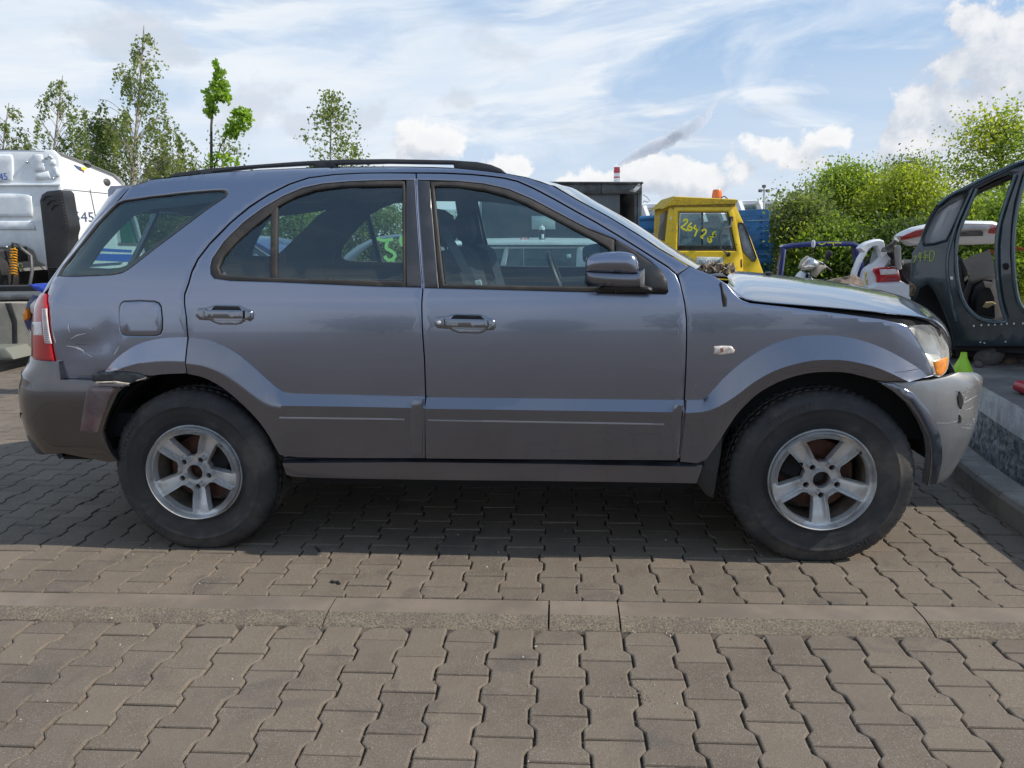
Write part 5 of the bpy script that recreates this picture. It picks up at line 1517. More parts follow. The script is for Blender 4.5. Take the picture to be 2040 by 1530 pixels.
def wheel(x, roll, name='wheel'):
    """built with +y outwards, then turned to the car's right side"""
    obs = []
    P, F = tyre_mesh(); obs.append(('tyre', P, F, M_tyre, 40))
    # rim face: lip, five spokes, holes, dished
    A = [R(-90+72*k)+roll for k in range(5)]
    outer = np.array([(.2075*math.cos(w), .2075*math.sin(w)) for w in np.linspace(0, 2*math.pi, 121)[:-1]])
    holes = []
    for k in range(5):
        a0, a1 = A[k], A[(k+1) % 5]
        if a1 < a0: a1 += 2*math.pi
        am = (a0+a1)/2
        h = []
        ro = .183
        hw = .0385
        s0 = a0+math.asin(hw/ro); s1 = a1-math.asin(hw/ro)
        for w in np.linspace(s0, s1, 11): h.append((ro*math.cos(w), ro*math.sin(w)))
        # down one spoke edge to a rounded root near the hub
        for rr, wd in ((.150, .035), (.118, .032), (.095, .0285)): w = a1-math.asin(wd/rr); h.append((rr*math.cos(w), rr*math.sin(w)))
        for w in np.linspace(a1-.42, a0+.42, 5): h.append((.078*math.cos(w), .078*math.sin(w)))
        for rr, wd in ((.095, .0285), (.118, .032), (.150, .035)): w = a0+math.asin(wd/rr); h.append((rr*math.cos(w), rr*math.sin(w)))
        holes.append(resample(smooth_loop(h, 1, 75), .012))
    for k in range(5):
        w = A[k]; holes.append(np.array([(.066*math.cos(w)+.0125*math.cos(t), .066*math.sin(w)+.0125*math.sin(t)) for t in np.linspace(0, 2*math.pi, 15)[:-1]]))
    holes.append(np.array([(.036*math.cos(t), .036*math.sin(t)) for t in np.linspace(0, 2*math.pi, 25)[:-1]]))
    holes = [h if area2(h) > 0 else h[::-1] for h in holes]
    B = np.concatenate(holes[:5])
    def face(Q, d):
        r = np.hypot(Q[:, 0], Q[:, 1])
        y = np.interp(r, [0, .05, .085, .12, .16, .188, .1965, .2075], [.064, .064, .066, .079, .090, .0935, .090, .098])
        dd = np.min(np.linalg.norm(Q[:, None]-B[None], axis=2), axis=1)
        k = np.clip(dd/.026, 0, 1); y = y-.0095*(1-k)**2*((r > .085) & (r < .19))
        return np.stack([Q[:, 0], y-d, Q[:, 1]], 1)
    P, F = sheet(outer, holes, face, .0028, .0022, .042, .009); obs.append(('rim', P, F, M_rim, 55))
    mb = MB(); mb.lathe([(.2075, .098), (.213, .106), (.2175, .107), (.219, .103), (.216, .094), (.206, .085)], axis='Y', n=72); obs.append(('rim_lip', np.array(mb.v), mb.f, M_rim, 50))
    mb = MB(); mb.lathe([(.2075, .094), (.198, .085), (.190, .06), (.186, .02), (.188, -.08), (.205, -.10)], axis='Y', n=48); obs.append(('rim_barrel', np.array(mb.v), mb.f, M_barrel, 50))
    mb = MB(); mb.lathe([(.0, .022), (.150, .022), (.150, -.002), (.0, -.002)], axis='Y', n=40); mb.lathe([(0, .036), (.075, .036), (.080, .022)], axis='Y', n=30); obs.append(('brake_disc', np.array(mb.v), mb.f, M_rust, 30))
    mb = MB(); mb.lathe([(.0, .048), (.030, .047), (.0345, .043), (.0345, .03)], axis='Y', n=24); obs.append(('hub_cap', np.array(mb.v), mb.f, M_rust if x < 1 else M_black, 30))
    mb = MB()
    for k in range(5):
        w = A[k]; c = (.066*math.cos(w), .066*math.sin(w))
        b = MB(); b.lathe([(0, .0625), (.0065, .062), (.0088, .059), (.0092, .03)], axis='Y', n=6)
        obs.append(('wheel_nut', np.array(b.v)+np.array([c[0], 0, c[1]]), b.f, M_nut, 30))
    mb = MB(); mb.bbox((-.10 if x > 1 else .11, .02, .06), (.10, .09, .14), .015, ry=R(25)); obs.append(('brake_caliper', np.array(mb.v), mb.f, M_dark, 30))
    mb = MB(); mb.tube([(.196*math.cos(A[0]+2.2), .082, .196*math.sin(A[0]+2.2)), (.186*math.cos(A[0]+2.2), .104, .186*math.sin(A[0]+2.2))], .004, 6); obs.append(('valve_stem', np.array(mb.v), mb.f, M_black, 30))
    lm = []
    for body, r, d, s in ((('VREDESTEIN', .322, -62, .034), ('VREDESTEIN', .322, 118, .034)) if x > 1 else (('VREDESTEIN', .322, -130, .034), ('VREDESTEIN', .322, 150, .034))):
        P, F = letters(body, r, d, s, .1240 if False else .1243, flip=math.sin(R(d)) < 0); lm.append((P, F))
    for P, F in lm: obs.append(('tyre_lettering', P, F, M_letter, 30))
    for s in (-1, 1):
        t = bpy.data.objects.new(name, None); link(t); t.parent = car; t.location = (x, s*.789, .362)
        for nm, P, F, m, sh in obs:
            Q = np.array(P)*np.array([1, s, 1])
            if s > 0: Q = Q*np.array([1, 1, 1])
            if nm == 'tyre':
                lo = Q[:, 2] < -.3625+.018
                Q[:, 2] = np.maximum(Q[:, 2], -.3625)
                Q[lo, 1] *= 1.02
            o = add_mesh(nm, Q, F, m, t, True, sh); fix_normals(o.data)
wheel(0.0, R(6.5)); wheel(2.71, R(1.0))

# --- door handles
M_handle = paint_material('handle_paint', (.20, .215, .25))
def handle(mapf, door, lock):
    H = lambda pts: [mapf(x, y) for x, y in pts]
    for s in (0, 1):
        def P(name, pts, m, off, **k):
            o = panel(name, H(pts), m, off=off, step=.012, both=True, parent=par if not s else par, **k)
            return o
        if s: break
        par = car
        base = panel('door_handle', H([(392, 618), (397, 613.5), (412, 613), (424, 609), (431, 607.3), (478, 608.3), (485, 612), (492, 615.5), (500, 617), (504, 622), (504, 635), (500, 639.5), (487, 640.5), (480, 645), (473, 647), (437, 646.5), (427, 643), (419, 638.5), (398, 637), (392.5, 632)]), M_handle, off=.006, step=.012, edge=.004, drop=.004, depth=.02)
        for i in (0, 1):
            def Q(name, pts, m, off, **k):
                o = panel(name, H(pts), m, off=off, step=.012, both=False, parent=base[i], **k)[0]
                if i:
                    for v in o.data.vertices: v.co.y *= -1
                    o.data.flip_normals()
                return o
            Q('handle_recess_tone', [(427, 611), (432, 609.6), (477, 610.5), (484, 618.5), (422, 618)], M_dark, .0065, edge=.001, depth=.004, drop=.0005)  # flat near-black panel stands in for shade in the recess
            Q('handle_recess_tone', [(424, 638), (485, 639), (474, 644.5), (437, 644)], M_reflector2, .0065, edge=.001, depth=.004, drop=.0005)
            Q('handle_grip', [(413.5, 617.5), (489, 618.5), (489.5, 634.5), (440, 634), (414, 633)], M_handle, .030, edge=.006, depth=.024, drop=.004)
            Q('handle_end', [(394, 619.5), (400, 615.5), (412, 615), (412, 634), (399, 634), (394, 630)], M_handle, .022, edge=.005, depth=.016, drop=.004)
            Q('handle_end', [(491, 617.5), (499, 619.5), (502, 624), (502, 634), (498, 637.5), (491, 638)], M_handle, .024, edge=.005, depth=.018, drop=.004)
            if lock: Q('lock_barrel', [(402+3.4*math.cos(w), 625+3.4*math.sin(w)) for w in np.linspace(0, 6.28, 13)[:-1]], M_reflector, .0245, edge=.0015, depth=.004, drop=.001)
M_reflector2 = mat('handle_bowl', (.30, .32, .36), .3, metal=.6)
handle(lambda x, y: (x, y), None, False)
handle(lambda x, y: (866+(x-392)*1.084, 624.5+(y-607.5)*.985+.012*(x-392)), None, True)

# --- door mirror, folded against the glass
M_mirror_lo = paint_material('mirror_paint', (.16, .17, .205))
def mirror():
    up = [(1166.5, 541.5), (1166.5, 522), (1170, 513), (1180, 508), (1198, 503.7), (1228, 501), (1252, 503), (1263, 507.5), (1269, 515), (1272, 527), (1272.6, 545.6), (1230, 544.5)]
    lo = [(1166.8, 539), (1230, 542), (1273, 543), (1284, 535.5), (1283.7, 571), (1239, 571.5), (1200, 568.5), (1180, 565.5), (1171, 560), (1167, 553)]
    for s in (-1, 1):
        mtr = bpy.data.objects.new('door_mirror', None); link(mtr); mtr.parent = car
        for nm, pts, m, b in (('mirror_cover', up, M_paint, .030), ('mirror_shell', lo, M_mirror_lo, .022)):
            o = plate(nm, pts, m, -1.02, parent=mtr, thick=.10, round_=.006, bulge=b, br=.10, step=.012, rnd=1)
            if s > 0:
                for v in o.data.vertices: v.co.y *= -1
                o.data.flip_normals()
        o = plate('mirror_hinge', [(1274, 547), (1284.5, 535), (1284, 571.5), (1276, 572)], M_silver, -1.035, parent=mtr, thick=.03, round_=.004, step=.02)
        a = plate('mirror_arm', [(1205, 566), (1283, 568), (1300, 574), (1300, 582), (1190, 576)], M_black, -.985, parent=mtr, thick=.10, round_=.01, step=.02)
        if s > 0:
            for q in (o, a):
                for v in q.data.vertices: v.co.y *= -1
                q.data.flip_normals()
mirror()

# --- aerial, side repeaters
q = uv(1444, 604); b = S(q[0], q[1], -.004); t_ = S(q[0], q[1]+.05, .0)
mb = MB(); tip = np.array([b[0]-.018, b[1]+.004, b[2]+.085])
mb.tube([b+np.array([0, .006, -.012]), b+np.array([-.002, .003, .018]), b+np.array([-.008, .003, .042]), b+np.array([-.010, .003, .050]), b+np.array([-.017, .004, .083])], [.014, .012, .008, .005, .0035], 12)
mb.build('aerial', M_black, car, True, 40)
sm = panel('side_repeater', [(1422, 690), (1440, 688.5), (1457, 689.3), (1463.6, 697), (1461, 703.5), (1437, 707.3), (1421.5, 705.5)], mat('clear_repeater', (.62, .55, .50), .2, coat=.8, var=.25, vscale=50), off=.010, edge=.005, depth=.014, step=.012, drop=.005)
for s in (0, 1):
    o = panel('repeater_bulb', [(1433, 693), (1440, 692), (1441, 701), (1434, 702)], mat('bulb', (.30, .13, .10), .3), off=.0108, edge=.001, depth=.003, step=.02, both=False, parent=sm[s])[0]
    if s:
        for v in o.data.vertices: v.co.y *= -1
        o.data.flip_normals()

# --- cabin
def seat(x, y, rear=False, w=.50):
    t = bpy.data.objects.new('rear_seat' if rear else 'seat', None); link(t); t.parent = car; t.location = (x, y, 0)
    mb = MB(); mb.bbox((.12, 0, .72), (.54, w, .16), .05); mb.build('seat_cushion', M_seat, t, True, 60)
    mb = MB(); mb.bbox((-.20, 0, .86 if rear else 1.02), (.16, w*.96, .46 if rear else .62), .05, ry=R(-16)); mb.build('backrest', M_seat, t, True, 60)
    for yy in ((0,) if not rear else ()):
        mb = MB(); mb.bbox((-.335, yy, 1.415), (.09, .27, .17), .035, ry=R(-10)); mb.tube([(-.30, yy-.05, 1.25), (-.325, yy-.05, 1.36)], .007, 6); mb.tube([(-.30, yy+.05, 1.25), (-.325, yy+.05, 1.36)], .007, 6); mb.build('headrest', M_seat, t, True, 60)
seat(1.40, -.37); seat(1.40, .37); seat(.20, 0, True, 1.30)
mb = MB(); mb.prism([(1.62, .60), (2.22, .60), (2.24, 1.13), (2.05, 1.17), (1.86, 1.13), (1.74, 1.0)], -.78, .78); mb.build('dashboard', M_trim, car)
mb = MB(); mb.prism([(-.85, .50), (2.2, .50), (2.2, .56), (-.85, .62)], -.80, .80); mb.build('cabin_floor', M_seat, car)
mb = MB()
mb.lathe([(.185+.014*math.cos(a), .014*math.sin(a)) for a in np.linspace(0, 2*math.pi, 9)], axis='X', n=28)
mb.tube([(0, -.17, 0), (0, .17, 0)], .014, 6); mb.tube([(0, 0, 0), (0, 0, -.17)], .014, 6); mb.tube([(0, 0, 0), (.30, 0, -.10)], .03, 8)
o = mb.build('steering_wheel', M_black, car, True, 60); o.location = (1.60, .37, 1.10); o.rotation_euler = (0, R(-22), 0)
# inner trims of doors, pillars and boot sides
panel('door_trim', [(.36, .55), (.92, .55), (.92, 1.12), (.05, 1.12), (.05, .9)], M_trim, px=False, off=-.065, step=.12)
panel('door_trim', [(.98, .55), (1.95, .55), (2.02, 1.12), (.98, 1.12)], M_trim, px=False, off=-.065, step=.12)
panel('boot_trim', [(-.55, .62), (-.02, .9), (-.02, 1.12), (-.05, 1.14), (-.66, 1.14), (-.70, .8)], M_trim, px=False, off=-.075, step=.12)
def inner_pillar(name, pts, off=-.045): panel(name, pts, M_trim, off=off, step=.06, edge=.006, depth=.01)
inner_pillar('pillar_trim', [(812, 350), (860, 350), (872, 568), (812, 565)])
inner_pillar('pillar_trim', [(462, 385), (520, 375), (545, 382), (470, 440), (428, 500), (410, 545), (272, 540), (345, 485)])
inner_pillar('pillar_trim', [(255, 375), (268, 380), (225, 428), (168, 515), (140, 548), (118, 548), (165, 480), (222, 412)])
inner_pillar('pillar_trim', [(1010, 356), (1105, 402), (1230, 474), (1312, 528), (1225, 492), (1100, 425), (1010, 382)])
inner_pillar('roof_side_trim', [(262, 372), (420, 348), (640, 336), (800, 335), (1000, 350), (1005, 378), (900, 364), (720, 362), (600, 366), (530, 385), (450, 383), (300, 396), (245, 400)], off=-.05)
mb = MB(); mb.box((1.63, .05, 1.50), (.03, .22, .06)); mb.build('rear_view_mirror', M_black, car)
# seat belt of the front seat with its buckle tongue
mb = MB(); pb = [S(*uv(x, y), -.10) for x, y in [(872, 430), (905, 490), (930, 540), (949, 556), (955, 585)]]
for p in pb: mb.v += [tuple(p+np.array([-.02, 0, 0])), tuple(p+np.array([.02, 0, 0]))]
mb.f = [(2*i, 2*i+1, 2*i+3, 2*i+2) for i in range(len(pb)-1)]; mb.m = [0]*len(mb.f)
mb.build('seat_belt', M_black, car)
mb = MB(); p = S(*uv(949, 560), -.09); mb.bbox(p, (.028, .008, .055), .003, ry=R(-12)); mb.build('belt_tongue', M_reflector, car)
# marker writing on the inside of the far rear window, read from behind
M_marker = leaf_mat('green_marker', (.34, .62, .44), (.38, .66, .48), .8)
def far_glass(px, py):
    """photo pixel -> point just inside the far window pane"""
    d = car_ray(px, py); y = .80
    for _ in range(12):
        p = CAM_CAR+d*((y-CAM_CAR[1])/d[1]); u = np.interp(p[0], PP[100:140, 0], PU[100:140]) if False else p[0]
        y = -S(u, p[2], .004)[1]
    return p
def mark(name, strokes, w, m, mapf, parent):
    V, F = [], []
    for pts in strokes:
        v, f = stroke(pts, w, 2); b = len(V); V += [mapf(*q) for q in v]; F += [tuple(i+b for i in q) for q in f]
    return add_mesh(name, V, F, m, parent)
mark('marker_number', [[(750, 475), (765, 480), (783, 476)], [(772, 480), (768, 495), (778, 499), (787, 505), (786, 515), (773, 520), (766, 510)], [(783, 520), (786, 527)], [(800, 470), (797, 480), (803, 490)]], 6.5, M_marker, far_glass, car)
# windscreen bottom: marker strokes reversed out in pale green along the lower edge
def ws(px, py):
    d = car_ray(px, py); p = CAM_CAR+d*((-.70-CAM_CAR[1])/d[1]); return p
# dead leaves and twigs gathered on the cowl
def litter():
    r = np.random.default_rng(9); V, F = [], []
    for k in range(170):
        px = 1385+r.uniform(0, 1)**1.0*78; py = 538-7*math.sin((px-1385)/78*3.1)+r.normal(0, 3.0)
        p = car_at_y(px, py, r.uniform(-.74, -.45))
        s = r.uniform(.010, .026); a, b_ = r.normal(0, 1, 3), r.normal(0, 1, 3); a /= np.linalg.norm(a); b_ = np.cross(a, b_); b_ /= np.linalg.norm(b_)
        n0 = len(V); V += [p+a*s, p+b_*s*.4, p-a*s, p-b_*s*.4]; F.append((n0, n0+1, n0+2, n0+3))
    for k in range(16):
        px = r.uniform(1388, 1455); p = car_at_y(px, 541+r.normal(0, 2.5), -.62); d = np.array([r.normal(0, .03), r.normal(0, .02), r.normal(0, .008)])
        mb = MB(); mb.tube([p-d, p+d*.2+np.array([0, 0, .004]), p+d], .0022, 4); n0 = len(V); V += mb.v; F += [tuple(i+n0 for i in f) for f in mb.f]
    o = add_mesh('leaf_litter', V, F, mat('dead_leaves', (.26, .20, .14), .9, island=.75)); o.location = car.location; o.rotation_euler = car.rotation_euler; tag(o, kind='stuff')
litter()
mb = MB(); a = car_at_y(1418, 529, -.60); b = car_at_y(1450, 547, -.60); mb.tube([a, (a+b)/2+np.array([0, 0, .004]), b], [.004, .006, .010], 6); mb.build('wiper_arm', M_black, car)
mb = MB(); a = car_at_y(1531, 546, -.05); mb.bbox(a+np.array([0, 0, .004]), (.03, .04, .014), .004); mb.build('washer_jet', M_black, car)

# ------------------------------------------------------------------ the grey box body and the estate car
def grey_box():
    Y = 13.5; t = thing('box_body', 'big dark grey box truck body with an open dark doorway at its right end', 'truck body', base_at(1130, Y))
    # side wall with the door opening
    wplate('side_wall', [(958, 382), (1235, 384), (1235, 575), (958, 575)], Y, M_grey_box, t, thick=.05, step=.5)
    wplate('top_rail', [(956, 366), (1279, 364), (1279, 386), (956, 386)], Y-.05, M_grey_dark, t, thick=.09, step=.4)
    wplate('roof_lip', [(952, 361.5), (1281, 362), (1282, 365.5), (952, 366)], Y-.09, M_grey_dark, t, thick=2.2, step=.6)
    wplate('door_post', [(1264, 386), (1270, 386), (1270, 575), (1264, 575)], Y-.02, M_grey_dark, t, thick=.08, step=.5)
    wplate('corner_post', [(1271, 386), (1278, 364), (1279, 386), (1276, 575), (1270, 575)], Y-.04, mat('corner_post_grey', (.16, .165, .17), .5, metal=.4, var=.3), t, thick=.10, step=.5)
    wplate('seam_strip', [(1197, 367), (1198.4, 367), (1198.4, 386), (1197, 386)], Y-.06, M_dark, t, thick=.01, step=.5)
    wplate('end_edge', [(955, 386), (960, 386), (960, 575), (955, 575)], Y-.03, mat('box_edge', (.40, .45, .45), .5), t, thick=.06, step=.5)
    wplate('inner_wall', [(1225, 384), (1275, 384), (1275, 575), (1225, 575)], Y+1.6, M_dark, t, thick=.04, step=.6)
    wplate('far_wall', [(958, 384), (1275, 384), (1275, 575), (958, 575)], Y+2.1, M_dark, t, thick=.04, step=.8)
    wplate('wall_notice', [(1059, 430), (1106, 430), (1106.5, 457), (1059.5, 457)], Y-.02, mat('notice_board', (.55, .64, .64), .5), t, thick=.015, step=.5)
    # torn sheet and a loose wire at the corner
    wplate('bent_sheet', [(1254, 381), (1262, 376), (1267, 371), (1273, 366), (1276, 372), (1272, 378), (1266, 383)], Y-.16, M_chrome, t, thick=.02, step=.08, slope=lambda x, z: .05*np.sin(x*30))
    wtube('loose_wire', [(1281, 388, Y), (1288, 392, Y), (1295, 400, Y), (1290, 403, Y), (1283, 400, Y), (1281, 404, Y)], .006, M_black, t, 4)
grey_box()
def estate():
    Y = 8.2; t = thing('estate_car', 'pale old estate car standing behind, seen through the front door window', 'car', base_at(1090, Y))
    O = [(828, 640), (830, 560), (842, 545), (862, 500), (880, 488), (960, 482.5), (1060, 481), (1165, 482), (1230, 486), (1262, 500), (1330, 548), (1440, 560), (1452, 580), (1450, 640)]
    w1 = [(872, 500), (1005, 496), (990, 557), (852, 557)]; w2 = [(1014, 496), (1149, 495), (1147, 557), (1002, 557)]; w3 = [(1170, 496), (1232, 497), (1290, 545), (1288, 557), (1168, 557)]
    wplate('body_side', O, Y, M_pale, t, holes=[w1, w2, w3], thick=.06, step=.2, round_=.012)
    for w in (w1, w2, w3): wplate('window', w, Y+.02, M_glass_bg, t, thick=.008, step=.3, round_=.002)
    wplate('body_side', O, Y+1.45, M_pale, t, holes=[w1, w2, w3], thick=.06, step=.25, round_=.012)
    a = [wp(x, y, Y) for x, y in [(872, 492), (885, 488), (960, 482.5), (1060, 481), (1165, 482), (1228, 486), (1250, 494)]]
    P, F = [], []
    for q in a:
        for k in range(9): v = k/8; P.append((q[0], Y+.02+1.45*v, q[2]+.035*(1-(2*v-1)**2)))
    for i in range(len(a)-1):
        for k in range(8): F.append((i*9+k, i*9+k+1, i*9+10+k, i*9+9+k))
    o = add_mesh('roof', P, F, M_pale, t, True, 60, world=True); fix_normals(o.data)
    wtube('drip_rail', [(880, 491, Y-.03), (960, 489.5, Y-.03), (1160, 489.5, Y-.03), (1232, 493, Y-.03)], .012, M_grey_dark, t, 5)
    wplate('door_pillar', [(1151, 492), (1168, 492), (1166, 558), (1149, 558)], Y-.01, M_pale, t, thick=.03, step=.3)
    wtube('pane_divider', [(1043, 496, Y), (1043, 557, Y)], .008, M_chrome, t, 5)
    wplate('window_sticker', [(1128, 507), (1137, 506), (1138, 513), (1130, 514.5)], Y-.005, mat('pale_sticker', (.55, .75, .68), .5), t, thick=.004, step=.2)
    mb = MB(); mb.prism([(wp(870, 560, Y)[0], .35), (wp(1290, 560, Y)[0], .35), (wp(1290, 560, Y)[0], wp(1000, 562, Y)[2]-.05), (wp(870, 560, Y)[0], wp(1000, 562, Y)[2]-.05)], Y+.1, Y+1.35); mb.build('interior', M_car_in, t, world=True)
    for x in (915, 1370):
        mb = MB(); mb.lathe([(.0, -.08), (.28, -.08), (.30, -.05), (.30, .08)], (wp(x, 600, Y)[0], Y+.08, .30), 'Y', 24); mb.build('wheel', M_black, t, True, 40, world=True)
    return t
estate()
def rag():
    Y = 8.5; r = np.random.default_rng(3); n = 26; P, F = [], []
    c = wp(1046, 478, Y); hz = 1
    for i in range(n):
        for j in range(n):
            u, v = i/(n-1)-.5, j/(n-1)-.5; d = math.hypot(u*1.7, v*1.7)
            z = max(0, 1-d*d*1.9)*.075*(.55+.75*abs(mnoise.noise(Vector((u*5, v*5, 1)))))+.012*mnoise.noise(Vector((u*14, v*14, 5)))
            P.append((c[0]+u*.22*(1+.3*mnoise.noise(Vector((v*4, 3, u*3)))), Y+v*.16, c[2]-.030+max(.002, z)))
    for i in range(n-1):
        for j in range(n-1): F.append((i*n+j, i*n+j+1, i*n+n+j+1, i*n+n+j))
    o = add_mesh('rag', P, F, mat('pink_rag', (.40, .20, .22), .95, var=.45, vscale=30), None, True, 0); tag(o, 'crumpled pinkish rag lying on the roof of the pale estate car', 'rag')
rag()
def can():
    Y = 8.5; b = wp(1080, 480.5, Y); t = thing('spray_can', 'dark spray can with white cap standing on the estate car roof', 'spray can', b); s = Y/CAM_F
    zt = wp(1080, 447, Y)[2]-b[2]; r = 6.2*s
    mb = MB(); mb.lathe([(0, 0), (r*.95, 0), (r, .004), (r, zt*.64), (r*.9, zt*.68), (0, zt*.68)], axis='Z', n=20); mb.build('canister', mat('can_print', (.035, .045, .055), .35, metal=.4), t, True, 40)
    mb = MB(); mb.lathe([(r*.86, zt*.66), (r*.84, zt*.84), (r*.5, zt*.88), (r*.22, zt*.9), (r*.2, zt), (0, zt)], axis='Z', n=20); mb.build('cap', mat('can_cap', (.62, .66, .66), .5), t, True, 40)
    P, F = [], []
    for k in range(7):
        w = -math.pi/2-.2+.9*k/6
        for z in (.16, .42): P.append((r*1.01*math.cos(w), r*1.01*math.sin(w), zt*z))
    F = [(2*k, 2*k+2, 2*k+3, 2*k+1) for k in range(6)]
    add_mesh('label', P, F, mat('can_label', (.60, .66, .68), .5), t)
can()
# two more wrecks just visible through the rear door glass
def navy_wreck():
    Y = 9.2; up = lambda L: [(x, y-15) for x, y in L]; t = thing('dark_hatchback', 'dark car with white 7190 on its glass, seen through the rear door window', 'car', base_at(500, Y))
    O = up([(350, 706), (355, 560), (380, 530), (420, 503), (455, 492), (480, 490), (510, 497), (545, 517), (580, 540), (640, 556), (690, 565), (700, 706)])
    W = up([(432, 545), (440, 512), (475, 501), (505, 507), (540, 530), (552, 545)])
    wplate('body_side', O, Y, M_navy, t, holes=[W], thick=.05, step=.2, round_=.015)
    wplate('window', W, Y+.015, mat('dark_car_glass', (.02, .035, .05), .08, coat=1), t, thick=.01, step=.3)
    wtube('chrome_line', [(440, 496, Y-.02), (475, 484.5, Y-.02), (507, 490, Y-.02), (545, 516, Y-.02)], .012, M_chrome, t, 5)
    wplate('body_side', O, Y+1.4, M_navy, t, holes=[W], thick=.05, step=.3, round_=.015)
    a = [wp(x, y, Y) for x, y in up([(380, 530), (420, 503), (455, 492), (480, 490), (510, 497), (545, 517), (580, 540)])]
    P, F = [], []
    for q in a:
        for k in range(7): v = k/6; P.append((q[0], Y+.02+1.4*v, q[2]+.03*(1-(2*v-1)**2)))
    for i in range(len(a)-1):
        for k in range(6): F.append((i*7+k, i*7+k+1, i*7+8+k, i*7+7+k))
    o = add_mesh('roof', P, F, M_navy, t, True, 60, world=True); fix_normals(o.data)
    M_wm = mat('white_marker', (.85, .78, .80), .6)
    wstroke('marker_number', [up(q) for q in [[(466, 522), (478, 519), (474, 533)], [(470, 528), (480, 527)], [(487, 521), (485, 534)], [(500, 522), (494, 520), (491, 526), (497, 528), (501, 522), (498, 534)], [(508, 522), (504, 529), (508, 534), (514, 530), (513, 523), (508, 522)]]], 3.0, Y-.02, M_wm, t)
navy_wreck()
def silver_wreck():
    Y = 9.8; t = thing('silver_shell', 'stripped silver car shell with a bare curved pillar behind the rear door glass', 'car', base_at(720, Y))
    wplate('pillar', [(668, 545), (672, 528), (690, 506), (712, 489), (738, 477), (760, 470), (800, 466), (850, 466), (850, 473), (800, 474), (762, 479), (742, 486), (722, 500), (700, 520), (684, 538), (682, 548)], Y, mat('silver_wreck_paint', (.34, .38, .42), .35, metal=.4, coat=.4), t, thick=.08, step=.1, round_=.02)
    wplate('lower_body', [(640, 684), (645, 565), (668, 545), (700, 546), (850, 549), (870, 684)], Y, MATS['silver_wreck_paint'], t, thick=.08, step=.25, round_=.02)
    wplate('seat_back', [(742, 548), (738, 505), (746, 495), (756, 520), (768, 525), (770, 548)], Y+.5, M_car_in, t, thick=.25, step=.2)
silver_wreck()
def pale_frame():
    Y = 17.5; t = thing('white_van', 'white van body half hidden left of the grey box, seen through the front seat gap', 'van', base_at(895, Y))
    wplate('body_side', [(868, 600), (868, 421), (880, 417), (935, 417), (938, 425), (938, 600)], Y, mat('pale_van_paint', (.60, .68, .66), .5), t, thick=1.6, step=.4, round_=.03)
    wplate('window', [(874, 427), (902, 427), (902, 452), (874, 452)], Y-.02, M_glass_milky, t, thick=.02, step=.4)
    wtube('pillar_line', [(897, 425, Y-.03), (893, 470, Y-.03)], .03, M_white, t, 5)
pale_frame()

